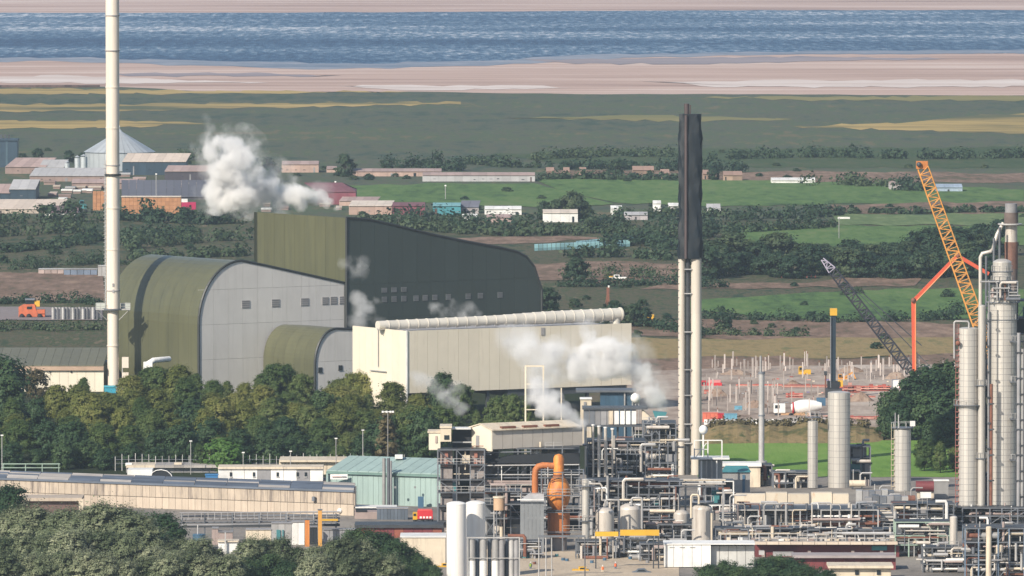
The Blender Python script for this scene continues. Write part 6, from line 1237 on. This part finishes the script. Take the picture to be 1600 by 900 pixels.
# ------------------------------------------------------------------ farm, village and sheds of the distance
navy = M('navy_clad', (.022, .048, .075), .6, 0, .15); roofP = M('pink_roof', (.36, .27, .25), .75, 0, .12, objvar=.12); roofG = M('pale_grey_roof', (.40, .40, .41), .7, 0, .1, objvar=.12); brickw = M('warm_brick', (.40, .20, .10), .85, 0, .15, objvar=.12)
def barn(lab, u0, u1, vr, ve, vb, wall_m, roof_m, dep=18, skew=0, name='barn', cat='barn', openf=None):
    """gabled building: vr ridge row, ve eave row, vb ground row; wall and roof in bays"""
    Y = YG(vb); t = T(name, lab, cat, base((u0 + u1) / 2, Y)); n_ = max(2, int((u1 - u0) / 12)); xa, xb = at(u0, ve, Y).x, at(u1, ve, Y).x; zE = at(u0, ve, Y).z
    zR = min(zE + dep * .45, max(zE + .8, at(u0, vr, Y + dep / 2).z)); sx = skew * MP(Y)
    for k in range(n_):
        a, c = xa + (xb - xa) * (k + .01) / n_, xa + (xb - xa) * (k + .99) / n_
        piece('wall_bay', 'box', wall_m, t, ((a + c) / 2, Y + .15, zE / 2), (c - a, .3, zE))
        g = MB(); g.prism([Vector((a, Y - .4, zE)), Vector((c, Y - .4, zE)), Vector((c + sx, Y + dep / 2, zR)), Vector((a + sx, Y + dep / 2, zR))], (0, 0, .2)); g.obj('roof_sheet', roof_m, t)
    g = MB(); g.prism([Vector((xa + sx, Y + dep / 2, zR)), Vector((xb + sx, Y + dep / 2, zR)), Vector((xb, Y + dep, zE)), Vector((xa, Y + dep, zE))], (0, 0, .2)); g.obj('back_roof', roof_m, t)
    g = MB(); g.prism([Vector((xa + .1, Y + .3, 0)), Vector((xa + .1, Y + .3, zE)), Vector((xa + .1 + sx, Y + dep / 2, zR - .1)), Vector((xa + .1, Y + dep, zE)), Vector((xa + .1, Y + dep, 0))], (xb - xa - .2, 0, 0)); g.obj('gable_body', wall_m, t)
    if n_ >= 3 and wall_m is not blackm:
        for k in range(n_):
            if rnd.random() < .55:
                uw = u0 + (u1 - u0) * (k + rnd.uniform(.2, .5)) / n_; hw = rnd.uniform(.25, .75)
                B('door' if hw > .55 else 'window', rnd.choice((glass, blackm, M('door_brown', (.10, .07, .06), .7), grey)), t, uw, uw + rnd.uniform(1.8, 4.5), ve + (vb - ve) * (1 - hw) * .9 + .4, None if hw > .55 else ve + (vb - ve) * .6, Y - .08, .2)
    if openf:
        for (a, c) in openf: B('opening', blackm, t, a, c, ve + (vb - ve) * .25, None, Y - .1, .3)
    return t
tw = T('navy_tower', 'navy blue clad tower at the far left of the farm', 'tower', base(12, YG(262))); B('body', navy, tw, -12, 27, 220, None, YG(262), 9); B('roof', navy, tw, -13, 28, 217, 220, YG(262) - .5, 10)
for u in (2, 8, 14): C('vent', dsteel, tw, u, 3, 210, 218, YG(262) + 3, 'box')
B('side_stripe', M('navy_pale', (.05, .09, .12), .6), tw, 9, 12, 221, None, YG(262) - .1, .2)
barn('pink roofed barn below the dark trees at the far left', 8, 72, 247, 261, 272, M('brick_dull', (.26, .19, .17), .8), roofP, 26, 14)
barn('low barn with a dark gable right of the pink roofed barn', 60, 100, 250, 262, 272, M('brick_dull', (.26, .19, .17)), roofG, 16, 6)
barn('long grey roofed barn left of the chimney', 46, 163, 263, 275, 284, M('brick_dull', (.26, .19, .17)), roofG, 26, 6)
barn('navy fronted open barn with a pale roof at far left', 14, 56, 281, 296, 312, navy, roofG, 24, 4)
barn('low pale barn at the left edge behind the navy fronted one', -30, 16, 288, 302, 312, navy, roofP, 24, 6)
barn('wide cream roofed shed above the dark hedge at left', -30, 92, 312, 327, 334, M('cream_wall', (.45, .38, .32), .8), M('cream_roof', (.55, .47, .40), .7, 0, .1), 36, 10)
barn('small white walled house with a brown roof above the hedge', 70, 122, 322, 333, 338, white, M('brown_roof', (.16, .11, .12), .8), 18, 4)
barn('navy barn with a cream roof right of the conical silo', 191, 291, 240, 253, 274, navy, M('cream_roof', (.55, .47, .40)), 24, 6)
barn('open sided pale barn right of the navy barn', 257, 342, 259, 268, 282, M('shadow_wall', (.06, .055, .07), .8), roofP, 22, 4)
barn('long pink roofed stable right of the chimney', 112, 215, 280, 286, 296, M('brick_dull', (.26, .19, .17)), roofP, 16)
barn('dark crimson barn behind the steam', 496, 556, 286, 300, 320, M('crimson_wall', (.19, .055, .075), .7), M('crimson_roof', (.17, .07, .085), .7), 24, -22)
barn('crimson shed with dark doorway above the dark hall', 613, 664, 317, 322, 338, M('crimson_wall', (.19, .055, .075)), M('crimson_roof', (.17, .07, .085)), 20, 0, openf=[(616, 622), (640, 646)])
barn('pale roofed shed left of the crimson shed', 545, 612, 314, 322, 336, M('pale_brick', (.42, .30, .25), .8), M('ivory_roof', (.60, .53, .46), .7), 24, 4)
barn('ivory roofed shed behind the ridge of the dark hall', 530, 590, 308, 314, 322, M('pale_brick', (.42, .30, .25)), roofP, 22, 4)
barn('teal sheeted shed right of the crimson shed', 676, 720, 318, 322, 336, M('teal_wall', (.06, .26, .31), .6), M('teal_roof', (.16, .34, .37), .6), 14)
barn('grey gabled house with a white chimney right of the teal shed', 718, 748, 314, 324, 334, M('house_wall', (.40, .37, .38), .8), M('slate_roof', (.14, .145, .18), .7), 14, 3, 'house', 'house', openf=[(724, 728), (738, 742)])
barn('long white low shed before the green field', 757, 815, 324, 327, 336, white, white, 12)
barn('pinkish low shed below the long white one', 760, 800, 336, 340, 348, roofP, roofP, 12)
barn('small pair of white sheds right of the teal shed', 722, 746, 337, 339, 346, white, white, 8, 0)
barn('white shed with a taller left end in the fields', 848, 903, 329, 333, 348, white, M('ivory_roof', (.60, .53, .46)), 18, 0)
barn('small white pitched shed right of the tall tree', 954, 972, 322, 326, 336, white, white, 8)
barn('white box building left of the black stack', 1020, 1033, 316, 318, 332, white, white, 8, 0, 'house', 'house')
barn('white house behind the black stack', 1044, 1062, 318, 322, 332, M('house_wall', (.40, .37, .38)), white, 10, 0, 'house', 'house')
barn('white house right of the black stack', 1104, 1126, 319, 326, 336, white, roofG, 10, 0, 'house', 'house')
barn('low grey sheds around the white shed clump', 975, 1012, 333, 336, 344, M('house_wall', (.40, .37, .38)), roofG, 10)
barn('long pale shed behind the lone round tree', 440, 498, 252, 257, 270, M('pale_brick', (.42, .30, .25)), roofP, 16)
barn('short pale shed left of the lone round tree', 510, 526, 262, 264, 270, M('pale_brick', (.42, .30, .25)), roofP, 10)
barn('very long pale shed, left half of the far row', 546, 690, 264, 268, 276, M('pale_brick', (.42, .30, .25)), roofP, 14)
barn('very long pale shed, right half of the far row', 660, 836, 270, 274, 284, roofG, roofP, 14)
for u0, u1, v, lab in ((853, 866, 262, 'leftmost tan cottage of the far village'), (880, 890, 262, 'second tan cottage of the far village'), (905, 916, 262, 'third small cottage of the far village'), (988, 1022, 260, 'biggest orange brick cottage of the far village'), (1032, 1046, 265, 'tan cottage left of the black stack'), (1098, 1112, 266, 'tan cottage right of the black stack'), (1130, 1160, 268, 'low tan cottage row right of the black stack')):
    barn(lab, u0, u1, v, v + 6, v + 15, M('tan_brick', (.30, .215, .165), .85, 0, .15, objvar=.35), M('tan_roof', (.30, .20, .16), .8, 0, .1), 10, 0, 'cottage', 'cottage', openf=[(u0 + 3, u0 + 5)])
barn('long white farm shed in the far green fields at right', 1205, 1274, 280, 282, 287, white, white, 10)
barn('far farmhouse behind the yellow crane tip', 1390, 1416, 284, 288, 297, M('house_wall', (.40, .37, .38)), roofP, 12, 0, 'house', 'house')
barn('blue roofed far shed right of the crane tip', 1462, 1504, 288, 293, 300, M('pale_blue', (.32, .40, .50), .6), M('pale_blue', (.32, .40, .50)), 12)
# conical silo and round bins
cs = T('grain_store', 'big round grain store with a shallow conical roof on the farm', 'silo', base(188, YG(268))); Yq = YG(268) + 14; xq = at(187, 240, Yq).x; zq = at(187, 237, Yq).z; zap = at(197, 206, Yq).z
galv = M('galvanised', (.46, .50, .53), .4, .3, .08, objvar=.12)
for k in range(32):
    a0, a1 = 2 * math.pi * k / 32, 2 * math.pi * (k + .96) / 32; rr = 54 * MP(Yq); g = MB()
    g.prism([Vector((xq + rr * math.cos(a0), Yq + rr * math.sin(a0), 0)), Vector((xq + rr * math.cos(a1), Yq + rr * math.sin(a1), 0)), Vector((xq + rr * .97 * math.cos(a1), Yq + rr * .97 * math.sin(a1), 0)), Vector((xq + rr * .97 * math.cos(a0), Yq + rr * .97 * math.sin(a0), 0))], (0, 0, zq)); g.obj('wall_sheet', galv, cs)
    g = MB(); g.quad(Vector((xq + rr * 1.04 * math.cos(a0), Yq + rr * 1.04 * math.sin(a0), zq)), Vector((xq + rr * 1.04 * math.cos(a1), Yq + rr * 1.04 * math.sin(a1), zq)), Vector((xq + 1.2 * math.cos(a1), Yq + 1.2 * math.sin(a1), zap)), Vector((xq + 1.2 * math.cos(a0), Yq + 1.2 * math.sin(a0), zap))); g.obj('roof_sheet', galv, cs)
piece('cap', 'cone', galv, cs, (xq, Yq, zap - .1), (2.6, 2.6, 1.4)); strut('finial', white, cs, (xq, Yq, zap), (xq, Yq, zap + 2.6), .3)
for i, (u, v0, w) in enumerate(((121, 247, 9), (131, 245, 11), (105, 255, 8))):
    t = T('grain_bin', ['small round bin left of the big grain store', 'round bin touching the left side of the grain store', 'smallest round bin among the barns left of the grain store'][i], 'silo', base(u, YG(272))); C('shell', galv, t, u, w, v0, None, YG(272)); C('roof', galv, t, u, w, v0 - 3, v0, YG(272), 'cone')
# straw and brick stacks, trailer
os_ = T('straw_stack', 'long orange brown stack of bales above the dark hedge', 'stack', base(230, YG(338))); Yq = YG(338)
for k in range(15):
    u = 190 + 6.2 * k
    for q in range(4): B('bale', brickw, os_, u, u + 6, 308 + 6.5 * q, 314.3 + 6.5 * q, Yq + rnd.uniform(-.06, .06), 4)
B('cover', M('ivory_roof', (.60, .53, .46)), os_, 189, 283, 306.6, 308, Yq - .3, 5)
o2 = T('straw_stack', 'smaller orange bale stack just left of the chimney', 'stack', base(155, YG(334)))
for k in range(4):
    for q in range(5): B('bale', brickw, o2, 145 + 6 * k, 150.6 + 6 * k, 299 + 6 * q, 304.8 + 6 * q, YG(334) + rnd.uniform(-.06, .06), 4)
tr = T('trailer', 'crimson trailer with a white top at the end of the bale stack', 'trailer', base(294, YG(334))); B('body', M('crimson_body', (.42, .02, .09), .5), tr, 282, 306, 316, 328, YG(334), 3); B('top', white, tr, 281, 293, 311, 316, YG(334) + .2, 2.6); 
for u in (287, 301): C('wheel', blackm, tr, u, 6, 327, 333, YG(334) - .2, 'ball')
tg = T('farm_tractor', 'dark teal farm machine left of the small bale stack', 'tractor', base(128, YG(332))); B('body', tealp, tg, 122, 135, 319, 326, YG(332), 2); B('cab', tealp, tg, 124, 131, 313, 320, YG(332) + .1, 1.8); B('window', glass, tg, 125, 130, 314, 318, YG(332) - .1, .1)
for u, s_ in ((125, 9), (134, 6)): C('wheel', blackm, tg, u, s_, 333 - s_, 333, YG(332) - .2, 'ball')
dr = T('dark_roof_shed', 'wide dark grey roofed shed behind the bale stack', 'shed', base(260, YG(308)))
for k in range(12): u = 190 + 11.7 * k; g = MB(); g.prism([at(u, 308, YG(312)), at(u + 11.3, 308, YG(312)), at(u + 11.3, 282, YG(312) + 70), at(u, 282, YG(312) + 70)], (0, 0, .2)); g.obj('roof_sheet', M('dark_grey_roof', (.12, .12, .145), .7, 0, .1, objvar=.1), dr)
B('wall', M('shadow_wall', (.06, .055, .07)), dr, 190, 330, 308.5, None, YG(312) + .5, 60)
for i, u in enumerate((244, 405, 524, 696)): 
    t = T('field_mast', ['thin pale mast before the dark grey roof', 'thin mast in the steam behind the dark hall', 'thin pale pole right of the crimson barn', 'thin pole in the green field behind the crimson shed'][i], 'pole', base(u, YG(312))); C('pole', lsteel, t, u, 1.2, 272 + 6 * i, None, YG(312), 'cyl'); C('head', white, t, u, 2.6, 271 + 6 * i, 273 + 6 * i, YG(312), 'box')
t = T('field_mast', 'pale lamp mast standing in the far pasture at right', 'pole', base(1311, YG(374))); C('pole', lsteel, t, 1311, 1.3, 340, None, YG(374), 'cyl'); B('head', white, t, 1309, 1328, 339, 342, YG(374), .5)
# yard clutter of the farm: small sheds and stores, each on its own
for i in range(34):
    u = rnd.choice((rnd.uniform(40, 160), rnd.uniform(60, 160), rnd.uniform(190, 340), rnd.uniform(390, 530))); v = rnd.uniform(286, 326) if u < 160 else (rnd.uniform(276, 300) if u < 350 else rnd.uniform(316, 334)); w = rnd.uniform(4, 10)
    t = T('farm_store', 'small store or heap scattered in the farmyard', 'store', base(u, YG(v)), 'small stores in the farmyard'); mt = rnd.choice((roofP, roofG, M('brick_dull', (.26, .19, .17)), M('cream_wall', (.45, .38, .32)), white)); B('wall', M('brick_dull', (.26, .19, .17)), t, u - w, u + w, v - 4, None, YG(v), 6); B('roof', mt, t, u - w - .5, u + w + .5, v - 6, v - 4, YG(v) - .3, 7)
# pale greenhouses
ghm = M('greenhouse_glass', (.24, .42, .42), .3, 0, .2, (.1, .1, .1), objvar=.25)
for u0, v0, u1, v1, lab in ((835, 393, 985, 386, 'front row of pale blue green polytunnels left of the stack'), (900, 388, 1010, 378, 'back row of pale blue green polytunnels left of the stack')):
    t = T('polytunnels', lab, 'polytunnel', G((u0 + u1) / 2, v0)); n_ = 22
    for k in range(n_):
        a, c = G(u0 + (u1 - u0) * k / n_, v0 + (v1 - v0) * k / n_), G(u0 + (u1 - u0) * (k + .9) / n_, v0 + (v1 - v0) * (k + .9) / n_)
        g = MB(); prf = [(a + Vector((0, y, z)), c + Vector((0, y, z))) for y, z in ((0, 0), (.3, 1.1), (1.5, 2.0), (3, 2.3), (4.5, 2.0), (5.7, 1.1), (6, 0))]
        for (p, q), (r_, s_) in zip(prf[:-1], prf[1:]): g.quad(p, q, s_, r_)
        g.obj('tunnel_bay', ghm, t, smooth=True)
# car, rust post on the bare field; small houses lights
Yq = YG(437); t = T('parked_car', 'white and yellow pickup on the bare field', 'car', base(963, Yq)); B('body', white, t, 950, 979, 433, 436.5, Yq, 2); B('cab', white, t, 959, 968, 429.5, 433, Yq, 1.8); B('load', yellow, t, 950, 958, 431.5, 433, Yq, 1.8); B('window', glass, t, 960.5, 966.5, 430.3, 432.3, Yq - .1, .1)
for u in (955, 973): C('wheel', blackm, t, u, 3.2, 435, 438, Yq - .2, 'ball')
t = T('rust_pylon', 'rust coloured post with a white tip behind the roof duct', 'post', base(950, YG(478))); C('shaft', rust, t, 950, 4.5, 449, None, YG(478), 'box'); C('tip', white, t, 951, 2.4, 446, 450, YG(478), 'box'); S('stay', rust, t, (946, 476, YG(478)), (950, 452, YG(478)), 1.5)
wkm = M('far_post', (.60, .58, .58), .7)
for i in range(7):
    u = 1125 + 6 * i; v = 430; t = T('roadside_marker', 'small pale marker post along the far site road', 'post', base(u, YG(v)), 'marker posts along the far road'); C('post', wkm, t, u, 2, v - 6, None, YG(v), 'box'); C('cap', white, t, u, 2.6, v - 7, v - 5.6, YG(v), 'box')
for i in range(9):
    u = 1222 + 6.5 * i; v = 436; t = T('traffic_cone', 'red marker along the track below the wood', 'marker', base(u, YG(v)), 'red markers below the wood'); C('cone', redf, t, u, 3, v - 5, None, YG(v), 'cone'); C('foot', blackm, t, u, 3.6, v - .6, None, YG(v), 'box')
wl_ = T('sea_wall', 'dark stone sea wall at the edge of the far sands', 'wall', base(100, YG(137)))
for k in range(16): u = -20 + 11 * k; B('stone_block', M('wall_stone', (.10, .06, .05), .9, 0, .3, objvar=.4), wl_, u, u + 10.5, 133.2 + rnd.uniform(-.3, .6), None, YG(137), 4)
# ------------------------------------------------------------------ steam and haze
def steam_mat(name, dens, ns, lo, hi, ew=.75, nw=1.0):
    m = bpy.data.materials.new(name); m.use_nodes = True; nt = m.node_tree; N, Lk = nt.nodes, nt.links
    for n in list(N): N.remove(n)
    out = N.new('ShaderNodeOutputMaterial'); pv = N.new('ShaderNodeVolumePrincipled'); Lk.new(pv.outputs[0], out.inputs['Volume'])
    pv.inputs['Color'].default_value = (1, 1, 1, 1); pv.inputs['Anisotropy'].default_value = 0.0
    tc = N.new('ShaderNodeTexCoord'); ln = N.new('ShaderNodeVectorMath'); ln.operation = 'LENGTH'; Lk.new(tc.outputs['Object'], ln.inputs[0])
    edge = math_n(nt, 'SUBTRACT', 1.0, math_n(nt, 'MULTIPLY', ln.outputs['Value'], 2.0))      # 1 at the heart, 0 at the rim
    f = noise(nt, mapped(nt, (ns, ns, ns)), 5, 0.6)
    s = math_n(nt, 'ADD', math_n(nt, 'MULTIPLY', edge, ew), math_n(nt, 'MULTIPLY', math_n(nt, 'SUBTRACT', f, 0.5), nw))
    mr = N.new('ShaderNodeMapRange'); mr.clamp = True; mr.inputs[1].default_value = lo; mr.inputs[2].default_value = hi; mr.inputs[3].default_value = 0; mr.inputs[4].default_value = dens
    Lk.new(s, mr.inputs[0]); Lk.new(mr.outputs[0], pv.inputs['Density'])
    m.volume_intersection_method = 'FAST' if hasattr(m, 'volume_intersection_method') else None
    return m
st_dense = steam_mat('steam_dense', 0.6, 0.20, 0.10, 0.55, .8, 2.6)
st_soft = steam_mat('steam_soft', 0.5, 0.22, 0.06, 0.6, .8, 2.5)
st_thin = steam_mat('steam_thin', 0.09, 0.24, 0.10, 0.75, .6, 3.0)
st_veil = steam_mat('steam_veil', 0.2, 0.20, 0.06, 0.65, .75, 2.6)
def plume(label, pts, mat_, halo=False):
    """pts: (u, v, Y, radius px) puffs from the vent outwards"""
    a = pts[0]; t = T('steam_plume', label, 'steam', at(a[0], a[1], a[2]))
    for u, v, Y, r in pts:
        d = (2.7 if mat_ is st_thin else 2.4) * r * MP(Y); o = piece('puff', 'ball', mat_, t, at(u, v, Y), (d * rnd.uniform(.95, 1.2), d * rnd.uniform(.9, 1.1), d * rnd.uniform(.85, 1.05)))
        o['kind'] = 'stuff'
    if halo:
        for u, v, Y, r in pts[2::3]:
            d = 4.2 * r * MP(Y); o = piece('puff', 'ball', st_thin, t, at(u + rnd.uniform(-.4, .4) * r, v - rnd.uniform(0, .6) * r, Y), (d * rnd.uniform(1, 1.3), d, d * rnd.uniform(.8, 1))); o['kind'] = 'stuff'
    return t
YP = 2230
plume('thick white steam cloud drifting left behind the olive hall', [(526, 326, YP, 6), (512, 316, YP, 10), (496, 308, YP + 2, 13), (478, 304, YP - 2, 16), (456, 305, YP, 20), (434, 304, YP + 3, 20), (412, 306, YP, 22), (388, 304, YP - 3, 24),
   (366, 308, YP, 26), (346, 300, YP + 2, 26), (372, 280, YP, 26), (356, 262, YP - 2, 28), (378, 256, YP, 26), (342, 270, YP, 22), (362, 238, YP, 24), (340, 318, YP, 20), (350, 228, YP + 3, 16), (330, 240, YP, 14), (395, 275, YP, 20), (470, 318, YP, 14), (430, 322, YP, 16), (385, 325, YP, 18), (340, 222, YP, 16), (405, 290, YP, 22), (420, 288, YP, 16)], st_dense, True)
plume('wispy grey steam curling over the farm beside the dark hall', [(322, 330, YP + 6, 12), (318, 300, YP + 6, 15), (322, 270, YP + 6, 14), (326, 225, YP + 6, 16), (318, 345, YP + 6, 8), (335, 205, YP + 6, 14), (320, 188, YP + 8, 9)], st_thin)
YQ = 1800
plume('white steam plume rising left from a vent beside the twin stack', [(1036, 640, YQ, 9), (1026, 628, YQ, 14), (1018, 614, YQ, 18), (1010, 598, YQ, 20), (998, 582, YQ, 21), (985, 570, YQ, 22), (964, 560, YQ + 1, 27), (942, 562, YQ, 30), (918, 568, YQ, 30), (950, 545, YQ, 20), (925, 548, YQ, 20), (975, 548, YQ, 16), (900, 574, YQ, 22), (915, 520, YQ, 14), (918, 502, YQ, 9)], st_soft, True)
plume('thin white steam spreading across the face of the cream box', [(885, 575, YQ, 28), (862, 565, YQ, 32), (838, 555, YQ, 32), (815, 543, YQ, 30), (798, 532, YQ, 24), (850, 588, YQ, 26), (822, 525, YQ, 24), (870, 545, YQ, 22)], st_veil)
plume('white steam blowing from the boiler house roof', [(920, 671, 1632, 6), (908, 662, 1632, 10), (892, 652, 1632, 14), (874, 640, 1632, 18), (856, 627, 1632, 19), (840, 612, 1632, 17), (852, 645, 1632, 14), (828, 622, 1632, 13), (836, 596, 1632, 12), (868, 618, 1632, 14)], st_soft, True)
plume('thin grey steam drifting over the belt trees below the box', [(722, 640, 1850, 12), (700, 622, 1850, 17), (680, 606, 1850, 18), (662, 596, 1850, 15), (712, 606, 1850, 15), (652, 586, 1850, 10)], st_veil)
plume('small steam wisp among the pipes of the process area', [(1014, 742, 1690, 4), (1009, 728, 1690, 7), (1004, 714, 1690, 9), (999, 704, 1690, 7)], st_soft)
plume('faint steam against the dark gable near the ridge corner', [(556, 424, 2040, 16), (546, 412, 2040, 14), (562, 408, 2040, 13), (535, 408, 2035, 12)], st_thin)
plume('curling steam low on the dark gable left of the windows', [(560, 500, 2035, 15), (578, 482, 2035, 14), (560, 465, 2035, 13), (590, 470, 2035, 10), (566, 480, 2035, 14), (590, 500, 2035, 12)], st_veil)
plume('white steam above the middle of the roof duct', [(690, 488, 2030, 14), (710, 482, 2030, 15), (735, 484, 2030, 14), (678, 478, 2030, 9), (748, 490, 2030, 8), (722, 492, 2030, 12)], st_veil)
hz = bpy.data.materials.new('haze'); hz.use_nodes = True; nt = hz.node_tree
for n in list(nt.nodes): nt.nodes.remove(n)
o_ = nt.nodes.new('ShaderNodeOutputMaterial'); pv = nt.nodes.new('ShaderNodeVolumePrincipled'); nt.links.new(pv.outputs[0], o_.inputs['Volume'])
pv.inputs['Color'].default_value = (.66, .82, 1.0, 1); pv.inputs['Density'].default_value = 0.000046; pv.inputs['Anisotropy'].default_value = 0.2
b = MB(); b.box((-1500, -60, -1.2), (1500, 9400, 140)); hb = b.obj('haze', hz); hb['kind'] = 'stuff'; hb.display_type = 'WIRE'
